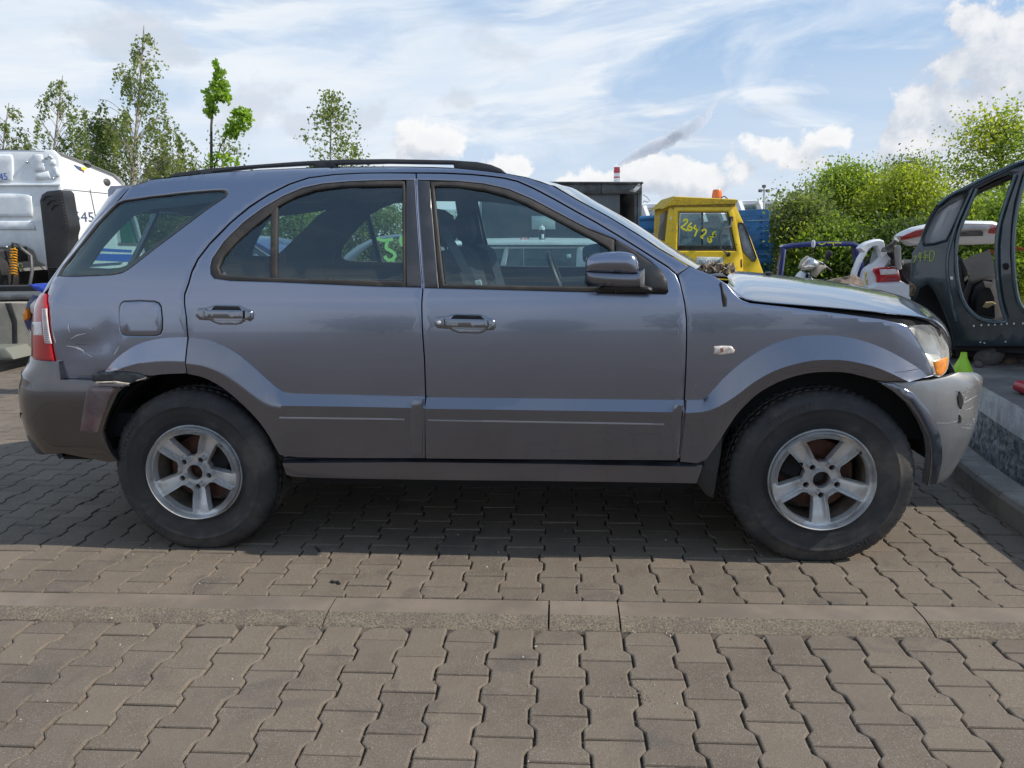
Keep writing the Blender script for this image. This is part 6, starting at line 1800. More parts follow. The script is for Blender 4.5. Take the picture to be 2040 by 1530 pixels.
# ------------------------------------------------------------------ yellow truck cab, blue boards
def yellow_truck():
    Y = 11.0; t = thing('yellow_truck', 'old yellow truck cab with 26428 painted on its side window', 'truck', base_at(1420, Y))
    side = [(1333, 408), (1464, 405), (1478, 437), (1496, 476), (1524, 552), (1540, 640), (1316, 640), (1321, 540), (1325, 482)]
    win = [(1354, 424), (1449, 424), (1465, 497.6), (1351, 497.6)]
    vent = [(1472.7, 444.7), (1480, 445.5), (1484, 452), (1506, 513), (1503, 519.5), (1498, 518.5), (1481.6, 499.6), (1470.8, 456.5)]
    wplate('cab_side', side, Y, M_yellow, t, holes=[win, vent], thick=.05, step=.25, round_=.012)
    wplate('cab_side', side, Y+1.5, M_yellow, t, holes=[win, vent], thick=.05, step=.4, round_=.012)
    wplate('side_window', [(1356, 426), (1448, 426), (1463, 496), (1353, 496)], Y+.02, M_glass_bg, t, thick=.008, step=.4, round_=.002)
    wplate('vent_window', vent, Y+.02, M_glass_milky, t, thick=.008, step=.3, round_=.002)
    wplate('vent_seal', [(1471, 443), (1481, 444), (1486, 451), (1508, 513), (1504, 521.5), (1497, 520.5), (1480, 501), (1469, 457)], Y-.012, M_black, t, holes=[vent], thick=.02, step=.2)
    wplate('window_seal', [(1352.6, 422.5), (1450, 422.5), (1466.6, 499), (1349.6, 499)], Y-.008, M_black, t, holes=[win], thick=.015, step=.3, round_=.002)
    door = [(1344, 412), (1459, 412), (1470, 455), (1480, 512), (1481, 640), (1339, 640), (1341, 494)]
    wplate('door', door, Y-.025, M_yellow, t, holes=[[(1351, 420.5), (1451, 420.5), (1468, 500.5), (1348, 500.5)]], thick=.03, step=.25, round_=.010)
    # seen through the glass: far window posts, seat, wheel
    wplate('window_post', [(1398, 424), (1401, 424), (1401, 498), (1398, 498)], Y+1.45, M_grey_dark, t, thick=.05, step=.4)
    wplate('cab_interior', [(1335, 490), (1500, 490), (1520, 600), (1330, 600)], Y+.5, M_car_in, t, thick=.7, step=.5)
    # roof cap: overhanging, sloped at the back
    pr = [(1318, 417), (1344.5, 392.7), (1469, 398.5), (1465.5, 406), (1334, 409.5)]
    P = [wp(x, y, Y) for x, y in pr]; mb = MB(); n = len(P)
    for d, lift in ((-.05, 0), (.15, .02), (1.40, .02), (1.60, 0)):
        for q in P: mb.v.append((q[0], Y+d, q[2]+lift))
    for k in range(3):
        for i in range(n): mb.f.append((k*n+i, k*n+(i+1) % n, (k+1)*n+(i+1) % n, (k+1)*n+i)); mb.m.append(0)
    mb.f += [tuple(range(n)), tuple(3*n+i for i in range(n))]; mb.m += [0, 0]
    mb.build('cab_roof', M_yellow_roof, t, world=True)
    wplate('gutter', [(1334, 408.5), (1465, 405.5), (1465, 411.5), (1334, 412.5)], Y-.035, mat('rusty_gutter', (.30, .20, .03), .8, var=.5, vscale=30), t, thick=.03, step=.3)
    # back wall with its window, turned towards the left
    mb = MB(); a, b = wp(1334, 411, Y), wp(1326, 560, Y)
    mb.mesh([(a[0], Y, a[2]), (a[0]-.02, Y+1.5, a[2]), (b[0]-.02, Y+1.5, b[2]-.6), (b[0], Y, b[2]-.6)], [(0, 1, 2, 3)]); mb.build('back_wall', M_yellow, t, world=True)
    wplate('back_window', [(1316.5, 427), (1330, 418.5), (1324.5, 480), (1310.5, 478)], Y+.15, mat('back_window_grey', (.16, .17, .18), .25, coat=.6), t, thick=.03, step=.2, round_=.008)
    # beacon
    c = wp(1428, 395, Y+.5); s = (Y+.5)/CAM_F
    bt = bpy.data.objects.new('beacon', None); link(bt); bt.parent = t; bt.location = (c[0]-t.location[0], c[1]-t.location[1], c[2]-.02)
    mb = MB(); mb.lathe([(0, 0), (10*s, 0), (9.8*s, 3*s), (0, 3*s)], axis='Z', n=20); mb.build('beacon_base', M_black, bt, True, 40)
    mb = MB(); mb.lathe([(9.6*s, 2.5*s), (9.2*s, 10*s), (8.2*s, 17*s), (7.2*s, 18.6*s), (0, 18.8*s)], axis='Z', n=24); mb.build('beacon_lens', mat('beacon_orange', (.72, .15, .008), .3, coat=.6), bt, True, 40)
    wtube('beacon_cable', [(1437, 393, Y+.4), (1443, 391, Y+.3), (1449, 395.5, Y+.2)], .008, M_black, t, 5)
    # door mirror arm with no glass left
    wtube('mirror_arm', [(1457, 434, Y-.06), (1456, 450.6, Y-.14), (1448, 453.5, Y-.2), (1438, 456.5, Y-.22), (1434.8, 468, Y-.22), (1435.5, 495, Y-.2), (1443, 501, Y-.14), (1451, 506.5, Y-.04)], .011, M_grey_dark, t, 6)
    mb = MB(); mb.bbox(wp(1456.5, 436, Y-.05), (.05, .05, .07), .01); mb.build('mirror_bracket', M_black, t, world=True)
    mb = MB(); mb.bbox(wp(1451, 506.5, Y-.04), (.05, .05, .06), .01); mb.build('mirror_bracket', M_black, t, world=True)
    wstroke('painted_number', [[(1361, 441), (1365, 436.5), (1369, 437), (1369, 443), (1361, 450), (1355.5, 453), (1362, 456), (1369, 460)],
                               [(1378, 443.5), (1371, 450), (1369.5, 457), (1374, 460), (1379, 456), (1377, 451), (1371, 454)],
                               [(1386, 448), (1382, 454), (1386, 457.5), (1391.5, 452.5)], [(1391.5, 452), (1387, 463), (1384, 471)],
                               [(1398, 461), (1402, 456.5), (1407, 458), (1406, 465), (1399, 470), (1395.5, 472), (1401, 475)],
                               [(1426, 461.5), (1422, 462), (1419, 467), (1424, 471), (1426.5, 465.5), (1421, 472), (1410, 473), (1411, 480), (1415.5, 484), (1418, 477), (1412, 473)]], 3.3, Y-.03, M_marker_y, t)
    M_sign = mat('white_sign', (.62, .66, .64), .5, var=.05)
    sg = wplate('name_sign', [(1387.5, 511.5), (1440.4, 512.4), (1440.2, 532.5), (1387, 532)], Y-.05, M_sign, t, thick=.012, step=.3, round_=.002)
    wtext('sign_lettering', 'EKO-PATROL', 1414, 522, 7.4, Y-.066, M_dark_ink, sg, .70)
    wstroke('sign_small_line', [[(1400+k*1.6, 515.4+(.8 if k % 2 else -.5)) for k in range(7)], [(1413.5+k*1.6, 515.6+(.8 if k % 2 else -.5)) for k in range(10)]], .5, Y-.066, M_dark_ink, sg)
    wtext('painted_digit', '9', 1336.5, 436, 7, Y-.012, mat('white_decal', (.8, .8, .78), .5), t)
    for k, (x, y, d, m_) in enumerate([(1477, 522, .03, 'rust_patch')]):
        wplate('rust_patch', [(1475.5, 517), (1478.5, 516), (1479, 532), (1476, 534)], Y-.028, mat('rust', (.22, .07, .03), .9, var=.4, vscale=60), t, thick=.006, step=.2)
    for x, y in ((1363, 505.5), (1376, 514), (1340, 415), (1438, 419), (1467, 486), (1330, 484)):
        wplate('paint_chip', [(x, y), (x+1.6, y+.4), (x+1.2, y+2), (x-.6, y+1.6)], Y-.032, M_dark, t, thick=.004, step=.2, round_=.001)
    for x in (1352, 1480):
        mb = MB(); mb.lathe([(0, -.1), (.34, -.1), (.37, -.06), (.37, .12)], (wp(x, 620, Y)[0], Y+.12, .37), 'Y', 24); mb.build('wheel', M_black, t, True, 40, world=True)
yellow_truck()
def blue_bed():
    Y = 13.0; t = thing('dropside_body', 'blue planked dropside truck body standing behind the yellow cab', 'truck body', base_at(1440, Y))
    ys = [(0, 430.5, 419), (1, 441.5, 432), (2, 453, 444.5), (3, 466, 457), (4, 479, 470), (5, 493, 484), (6, 508, 500), (7, 524, 516), (8, 542, 534)]
    for i in range(8):
        a, b = ys[i], ys[i+1]
        if i < 5: wplate('board', [(1274, a[1]+.15), (1345, a[1]-4.85), (1345, b[1]-5.15), (1274, b[1]-.15)], Y, M_blue_bed, t, thick=.03, step=.5, round_=.003, sharp=8)
        q = [(1465, a[2]+.15), (1532, a[2]-2.85), (1533.5, b[2]-3.1), (1465, b[2]-.15)] if i else [(1465, a[2]+.3), (1526, 416.3), (1531, 418), (1533, 421), (1533.3, b[2]-3.1), (1465, b[2]-.15)]
        wplate('board', q, Y-.3, M_blue_bed, t, thick=.03, step=.4, round_=.003, sharp=8)
    wplate('backing', [(1275, 436), (1345, 431), (1345, 640), (1275, 640)], Y+.04, M_blue_bed, t, thick=.02, step=.6); wplate('backing', [(1466, 422), (1532, 420), (1532, 640), (1466, 640)], Y-.26, M_blue_bed, t, thick=.02, step=.6)
    wplate('stake', [(1534, 484), (1542, 484), (1542, 640), (1534, 640)], Y-.25, M_blue_bed, t, thick=.08, step=.5)
    wplate('frame', [(1270, 545), (1545, 545), (1545, 640), (1270, 640)], Y-.1, M_blue_bed, t, thick=.1, step=.6)
    wtube('step_rail', [(1513, 507, Y-.5), (1528, 507, Y-.5), (1534, 520, Y-.5)], .02, M_blue_bed, t, 6)
    for y in (432, 442, 453, 465, 477, 489):
        mb = MB(); mb.sphere(wp(1517, y, Y-.33), .015, 8, 5); mb.build('bolt', mat('bolt_dark', (.01, .03, .08), .6) if 'bolt_dark' not in MATS else MATS['bolt_dark'], t, True, 60, world=True)
    for (x0, y0, x1) in ((1488, 439, 1532), (1519, 460, 1533)): wplate('bare_edge', [(x0, y0), (x1, y0-1), (x1, y0), (x0, y0+.9)], Y-.345, mat('worn_edge', (.45, .55, .62), .7) if 'worn_edge' not in MATS else MATS['worn_edge'], t, thick=.004, step=.3, round_=.001)
blue_bed()

# ------------------------------------------------------------------ white tractor unit on the left
def white_truck():
    Y = 10.5; t = thing('white_truck', 'white high roof tractor unit number 545 seen from behind', 'truck', base_at(40, Y))
    X1 = wp(118, 420, Y)[0]; zt = wp(110, 299, Y)[2]; zb = wp(100, 548, Y)[2]; x0 = X1-2.35
    s = Y/CAM_F
    Lc = 1.95
    def sidept(px, py):
        """photo pixel on the cab's right flank (plane x = X1)"""
        v = ray(px, py); return CAM_POS+v*(X1/v[0])
    # back wall: moulded panel with pressed shapes
    cornx = 105
    wall = [(-330, 310), (-200, 300), (cornx-2, 298.5), (115, 310), (119, 350), (119, 372), (121, 380), (134, 470), (140, 560), (96, 545), (88, 528), (74, 520), (66, 500), (50, 490), (-330, 490)]
    wplate('back_wall', wall, Y, M_white_back, t, thick=.06, step=.25, round_=.03, sharp=60)
    def press(pts, d=.022, rnd=2): wplate('pressed_panel', pts, Y-d, M_white_back, t, thick=d+.005, step=.08, round_=.016, rnd=rnd, sharp=70)
    press([(-120, 308), (20, 308), (25, 314), (25, 358), (20, 363), (-120, 363)])
    press([(65, 307), (82, 308), (90, 340), (68, 342)]); press([(68, 346), (95, 341), (101, 354), (95, 358), (70, 358)])
    press([(97, 318), (108, 319), (110, 328), (100, 329)]); press([(104, 333), (113, 333), (117, 350), (110, 352)])
    press([(-120, 384), (50, 384), (62, 392), (64, 432), (-120, 434)]); press([(-120, 440), (63, 440), (70, 458), (-120, 457)])
    wplate('wall_rib', [(-330, 368), (119, 365), (119, 370), (-330, 373)], Y-.03, M_white_back, t, thick=.03, step=.4, round_=.012)
    for (x, y) in ((91, 315), (98, 311), (103, 314), (106, 355), (53, 323)):
        mb = MB(); mb.sphere(wp(x, y, Y-.01), .02, 8, 6); mb.build('rivet', M_chrome, t, True, 60, world=True)
    wtext('cab_number', '545', 2, 352.5, 14, Y-.03, M_blue_ink, t, .95)
    # flank: raked roof deflector, door and window
    prof = [sidept(118, 560), sidept(118, 378), sidept(118, 350), sidept(114, 308)]
    top = [(0, zt), (.25, zt-.005), (.9, zt-.12), (1.45, zt-.22), (1.62, zt-.32), (1.80, zt-.75), (1.90, zt-1.0), (2.05, zt-1.7), (2.05, .55), (0, .75)]
    win = [(1.32, zt-.72), (1.72, zt-.76), (1.92, zt-1.32), (1.32, zt-1.30)]
    O = prep([(Y+.02+a, b) for a, b in top], .15); H = prep([(Y+.02+a, b) for a, b in win], .15)
    P, F = sheet(O, [H], lambda Q, d: np.stack([X1-d-.10*np.clip((Q[:, 1]-(zt-.55))/.55, 0, 1)**2+0*Q[:, 0], Q[:, 0], Q[:, 1]], 1), .02, .01, .06, .15)
    o = add_mesh('cab_side', P, F, M_white, t, True, 50, world=True); fix_normals(o.data)
    Q = P.copy(); Q[:, 0] = 2*(X1-1.175)-Q[:, 0]; o = add_mesh('cab_side', Q, F, M_white, t, True, 50, world=True); fix_normals(o.data)
    mb = MB(); mb.mesh([(X1-.01, Y+.02+a, b) for a, b in win], [(0, 1, 2, 3)]); mb.build('door_window', mat('green_reflection_glass', (.01, .10, .075), .06, coat=1), t, world=True)  # green base colour stands in for a reflection in the pane
    # roof and front
    P, F = [], []
    for (a, b) in top[:8]:
        for k in range(9): v = k/8; P.append((X1-.10*(1 if b > zt-.2 else .2)-v*2.15, Y+a, b-.01+.05*(1-(2*v-1)**2)))
    for i in range(7):
        for k in range(8): F.append((i*9+k, i*9+k+1, i*9+10+k, i*9+9+k))
    o = add_mesh('roof_deflector', P, F, M_white, t, True, 50, world=True); fix_normals(o.data)
    # flank graphics, 4 mm proud of the paint
    def fl(px, py):
        p = sidept(px, py); return (X1+.006-.10*max(0, min(1, (p[2]-(zt-.55))/.55))**2, p[1], p[2])
    def flat(name, pts, m, dx=0.0):
        P = [np.array(fl(*q))+np.array([dx, 0, 0]) for q in pts]; o = add_mesh(name, P, [tuple(range(len(P)))], m, t, world=True); return o
    c = sidept(167, 433); V, F = text_mesh('545', .20)
    add_mesh('door_number', [(X1+.006, c[1]+v[0]*1.75, c[2]+v[1]*1.05) for v in V], F, M_dark_ink, t, world=True)
    flat('blue_stripe', [(136, 444), (139, 446), (158, 484), (150, 492), (146, 480)], M_blue_ink)
    flat('blue_stripe', [(140, 462), (152, 488), (148, 520), (140, 505)], M_blue_ink, .001)
    flat('blue_stripe', [(176, 493), (262, 498), (262, 503), (176, 499)], M_blue_ink, .001); flat('blue_stripe', [(182, 505), (275, 507), (265, 522), (182, 518)], M_blue_ink, .001)
    flat('blue_stripe', [(180, 526), (245, 522), (240, 527), (180, 532)], M_dark_ink, .001)
    flat('door_seam', [(178.0, 377), (179.2, 377), (192, 440), (190.8, 440)], M_grey_dark, .002); flat('door_seam', [(125, 376), (214, 385), (214, 386), (125, 377)], M_grey_dark, .002)
    # winged emblem and two marker lamps
    flat('emblem', [(152, 327), (158, 329.5), (167, 333), (168, 337), (166, 341), (160, 337), (156, 333)], M_dark_ink, .002)
    flat('emblem', [(166, 334), (171, 332.5), (176, 333), (178, 336), (172, 338), (168, 338)], M_marker_y, .003); flat('emblem', [(166, 337), (171, 338), (171, 345), (168, 341)], mat('emblem_rust', (.35, .08, .02), .6), .003)
    for (x, y) in ((181, 327), (214, 363)):
        mb = MB(); mb.sphere(fl(x, y), (.03, .09, .06), 10, 6); mb.build('marker_lamp', M_grey_dark, t, True, 60, world=True)
    # air intake stack at the corner
    wplate('air_intake', [(78, 400), (82, 388), (92, 381), (118, 378), (124, 384), (130, 420), (136, 447), (137, 455), (133, 470), (140, 600), (100, 600), (86, 470)], Y-.30, mat('intake_black', (.022, .023, .026), .5, var=.2), t, thick=.26, step=.08, round_=.03, sharp=60)
    for k in range(3): wtube('intake_groove', [(84+k*9, 400+k*9, Y-.31), (92+k*8, 391+k*9, Y-.31), (104+k*6, 390+k*9, Y-.31)], .006, M_dark, t, 4)
    for k in range(11):
        y = 383+k*6.2; x = 119.5+k*1.15
        wtube('louvre', [(x, y, Y-.315), (x+9, y+2.5, Y-.20)], .009, mat('louvre_dark', (.07, .045, .04), .6) if 'louvre_dark' not in MATS else MATS['louvre_dark'], t, 4)
    for k in range(7):
        z = wp(115, 532+k*5, Y)[2]; mb = MB(); mb.lathe([(.13, z-.012), (.155, z), (.13, z+.012)], (wp(116, 540, Y-.25)[0], Y-.2, 0), 'Z', 18); mb.build('bellows_ring', M_black, t, True, 40, world=True)
    # chassis: rails, cross tank, wheels, brackets in the dark under the cab
    mb = MB(); mb.box((X1-1.55, Y-2.0, .82), (.10, 5.2, .26)); mb.box((X1-.75, Y-2.0, .82), (.10, 5.2, .26)); mb.box((X1-1.1, Y-.6, .82), (1.2, .12, .22)); mb.box((X1-1.1, Y-2.4, .80), (1.1, .12, .2)); mb.build('chassis_frame', M_black, t, world=True)
    mb = MB(); mb.lathe([(0, -.16), (.34, -.16), (.40, -.10), (.40, .12), (0, .12)], (X1-.95, Y-.35, .93), 'Y', 28); mb.build('engine_cover', M_car_in, t, True, 40, world=True)
    mb = MB(); mb.box((X1-1.5, Y-.12, 1.20), (1.9, .2, .20)); mb.bbox((X1-.85, Y-.3, 1.20), (.5, .3, .18), .04); mb.build('rear_bracket', M_black, t, world=True)
    for (dy, sd) in ((-1.0, -.28), (-1.0, -2.1), (-5.4, -.35), (-5.4, -2.05)):
        mb = MB(); mb.lathe([(.20, -.14), (.44, -.14), (.49, -.09), (.49, .10), (.42, .14)], (X1+sd-.1, Y+dy+2.0, .49), 'X', 30); mb.build('wheel', M_black, t, True, 40, world=True)
    wtube('air_hose', [(20, 497, Y-.4), (26, 484, Y-.4), (38, 487, Y-.4), (44, 496, Y-.4), (62, 510, Y-.42), (64, 540, Y-.45), (58, 575, Y-.5)], .022, M_grey_dark, t, 7)
    coil = []
    for k in range(90):
        a = k*.72; y = 494+k*.61; coil.append((27+7.5*math.cos(a)*(1 if k > 4 else .4), y+2.0*math.sin(a), Y-.62+.06*math.sin(a)))
    wtube('coiled_air_line', coil, .008, mat('orange_air_line', (.75, .36, .01), .4, coat=.3), t, 6)
    # beige fuel tank slung beside the frame
    TY = 7.9; M_tank = mat('beige_tank', (.44, .40, .32), .5, metal=.3, var=.12, dirt=(.25, .22, .17), dirt_amt=.4, dscale=4)
    c = wp(15, 652, TY)
    mb = MB(); r0 = .27; pr = []
    for k in range(24): w = 2*math.pi*k/24; pr.append((c[0]+.55*np.sign(math.cos(w))*abs(math.cos(w))**.55, c[2]+r0*np.sign(math.sin(w))*abs(math.sin(w))**.6))
    mb.prism(pr, TY, TY+1.2); mb.build('fuel_tank', M_tank, t, True, 40, world=True)
    for x in (18, -30): wplate('tank_strap', [(x-9, 604), (x+2, 604), (x+14, 640), (x+15, 704), (x+6, 704), (x+5, 645)], TY-.015, M_black, t, thick=.02, step=.2)
    wplate('mud_wing', [(-40, 718), (-40, 694), (8, 694), (20, 706), (26, 716)], TY-.35, mat('mud_wing_grey', (.16, .165, .14), .7), t, thick=.5, step=.2, round_=.02)
    mb = MB(); q = wp(30, 590, TY+.4); mb.bbox((q[0], TY+.5, q[2]), (1.1, .6, .06), .02); mb.build('catwalk', M_grey_dark, t, world=True)
    mb = MB(); q = wp(20, 575, TY+.9); mb.box((q[0]-.2, TY+1.0, q[2]-.08), (1.5, .3, .22)); mb.build('cross_member', M_black, t, world=True)
    return t
white_truck()

def scooter_blue():
    Y = 6.3; t = thing('blue_scooter', 'battered blue scooter half hidden behind the rear lamp of the grey car', 'scooter', base_at(70, Y))
    M_b = mat('scooter_blue', (.010, .06, .55), .3, coat=.7); M_n = mat('scooter_navy', (.012, .02, .10), .4, coat=.4)
    wplate('nose_fairing', [(54, 567), (92, 565), (96, 590), (84, 584), (66, 575)], Y, M_b, t, thick=.18, step=.06, round_=.02)
    wplate('leg_shield', [(44, 636), (52, 602), (64, 588), (90, 592), (95, 700), (66, 678), (52, 656)], Y+.1, M_n, t, thick=.2, step=.08, round_=.03)
    wplate('headlight', [(60, 606), (70, 596), (88, 600), (88, 628), (70, 632), (62, 622)], Y+.06, M_chrome, t, thick=.05, step=.05, round_=.015, bulge=.03, br=.04)
    wplate('indicator', [(45, 626), (50, 614), (54, 622), (54, 634), (47, 640)], Y+.04, M_orange if 'indicator_amber' in MATS else M_yellow, t, thick=.05, step=.05)
    mb = MB(); c = wp(66, 690, Y); mb.lathe([(.10, -.05), (.20, -.06), (.225, -.02), (.225, .03), (.20, .06), (.10, .05)], (c[0]+.05, Y+.2, .225), 'Y', 28); mb.build('wheel', M_black, t, True, 40, world=True)
    mb = MB(); mb.bbox((c[0]+.45, Y+.2, .40), (.9, .22, .25), .05); mb.build('body_tub', M_n, t, world=True)
    wtube('fork', [(62, 640, Y+.12), (66, 690, Y+.12)], .022, M_chrome, t, 7)
scooter_blue()

# ------------------------------------------------------------------ right-hand wrecks
def navy_frame():
    Y = 9.5; t = thing('blue_wreck', 'cut down dark blue car shell with yellow VT sprayed on its roof bar', 'car', base_at(1630, Y))
    top = [(1557, 492), (1561, 489), (1580, 485), (1616, 481.5), (1660, 480.8), (1701, 481.5), (1709, 485), (1713, 490), (1710, 492.5), (1700, 491), (1660, 491), (1617, 491.5), (1580, 494), (1566, 497)]
    wplate('roof_bar', top, Y, M_navy, t, thick=.12, step=.08, round_=.015)
    wplate('roof_bar', top, Y+1.3, M_navy, t, thick=.08, step=.12, round_=.015)
    wplate('door_pillar', [(1558, 492), (1567, 496), (1562, 530), (1558, 560), (1550, 560), (1553, 530)], Y, M_navy, t, thick=.10, step=.1, round_=.015)
    wplate('pillar_seal', [(1563.5, 497), (1566, 497), (1560, 548), (1557, 548)], Y-.012, mat('pale_blue_edge', (.22, .24, .42), .5), t, thick=.02, step=.1, round_=.003)
    wplate('rear_pillar', [(1700, 491), (1713, 491), (1722, 530), (1726, 570), (1714, 570)], Y+.05, M_navy, t, thick=.10, step=.1, round_=.015)
    wplate('lower_body', [(1480, 664), (1485, 580), (1550, 556), (1730, 560), (1800, 580), (1805, 660)], Y, M_navy, t, thick=.12, step=.2, round_=.02)
    wplate('lower_body', [(1480, 664), (1485, 580), (1550, 556), (1730, 560), (1800, 580), (1805, 660)], Y+1.3, M_navy, t, thick=.1, step=.3, round_=.02)
    wstroke('sprayed_letters', [[(1631, 484), (1637, 488.5), (1645, 483)], [(1648, 483.5), (1677, 483.8)], [(1659, 484), (1661, 489)]], 1.9, Y-.006, M_marker_y, t)
navy_frame()
def scooter():
    Y = 7.6; t = thing('silver_scooter', 'silver and beige scooter front with black mirror, in front of the blue shell', 'scooter', base_at(1618, Y))
    M_s = mat('scooter_silver', (.42, .45, .48), .25, metal=.5, coat=.6)
    wplate('headlight_cowl', [(1600, 535), (1603, 525), (1610.5, 517), (1618.5, 513.5), (1625.5, 517), (1634, 525), (1632, 530), (1626, 535), (1618.4, 539), (1604, 539)], Y, M_s, t, thick=.16, step=.03, round_=.012, bulge=.07, br=.07, rnd=1)
    wplate('headlight', [(1602, 532), (1612, 528), (1624, 530), (1619, 537), (1606, 538)], Y-.075, mat('scooter_lens', (.55, .50, .42), .15, coat=1), t, thick=.04, step=.03, round_=.006, bulge=.02, br=.03, rnd=1)
    wplate('windshield', [(1596, 529), (1599, 519), (1610, 509.5), (1613, 510.5), (1601, 525), (1599, 534)], Y-.03, M_beige, t, thick=.06, step=.04, round_=.01)
    wplate('side_fairing', [(1624, 535), (1640, 528), (1648, 531), (1645, 535), (1638, 539), (1626, 552), (1620, 548)], Y-.02, M_beige, t, thick=.08, step=.04, round_=.012)
    wplate('leg_shield', [(1592, 552), (1597, 546), (1603, 541), (1614, 544), (1620, 556), (1640, 640), (1570, 640)], Y+.05, M_s, t, thick=.14, step=.06, round_=.02, bulge=.04, br=.06)
    wplate('shield_slot', [(1605, 552), (1608, 545), (1611, 547), (1610, 556)], Y+.0, M_dark, t, thick=.03, step=.04)
    wplate('mirror', [(1645, 510), (1647, 503), (1652, 498.5), (1657.5, 500), (1660, 506), (1656, 512), (1649, 516), (1645, 517)], Y+.05, M_black, t, thick=.03, step=.03, round_=.01, rnd=1)
    wtube('mirror_stem', [(1646, 515, Y+.06), (1643, 522, Y+.06), (1640, 528, Y+.06)], .008, M_black, t, 6)
    wplate('mirror', [(1617.5, 486), (1619, 480), (1622, 477.5), (1624.5, 480), (1625, 487), (1623, 493), (1620, 494.5)], Y+.05, mat('mirror_white', (.62, .64, .68), .3, coat=.5), t, thick=.03, step=.03, round_=.01, rnd=1)
    wtube('mirror_stem', [(1620, 493, Y+.06), (1618.5, 503, Y+.06), (1618, 512, Y+.06)], .008, M_black, t, 6)
    wtube('handlebar', [(1626, 520, Y+.1), (1637, 524, Y+.12), (1648, 534, Y+.10), (1656, 539, Y+.08)], .012, M_black, t, 6)
    mb = MB(); c = wp(1606, 600, Y); mb.lathe([(.10, -.05), (.20, -.06), (.225, -.02), (.225, .03), (.20, .06), (.10, .05)], (c[0], Y+.2, .225), 'Y', 28); mb.build('wheel', M_black, t, True, 40, world=True)
scooter()
def scrap_heap():
    Y = 8.2; r = np.random.default_rng(2); mb = MB()
    c = wp(1680, 556, Y)
    mb.sphere((c[0], Y, c[2]-.28), (.30, .25, .30), 14, 10)
    V = np.array(mb.v); V += np.array([[mnoise.noise(Vector(v*9+k*7)) for k in range(3)] for v in V])*.07
    o = add_mesh('scrap_bundle', V, mb.f, mat('brown_scrap', (.16, .12, .09), .85, var=.6, vscale=12), None, True, 30); tag(o, 'brown bundle of scrap trim beside the white hatchback pillar', 'scrap')
scrap_heap()
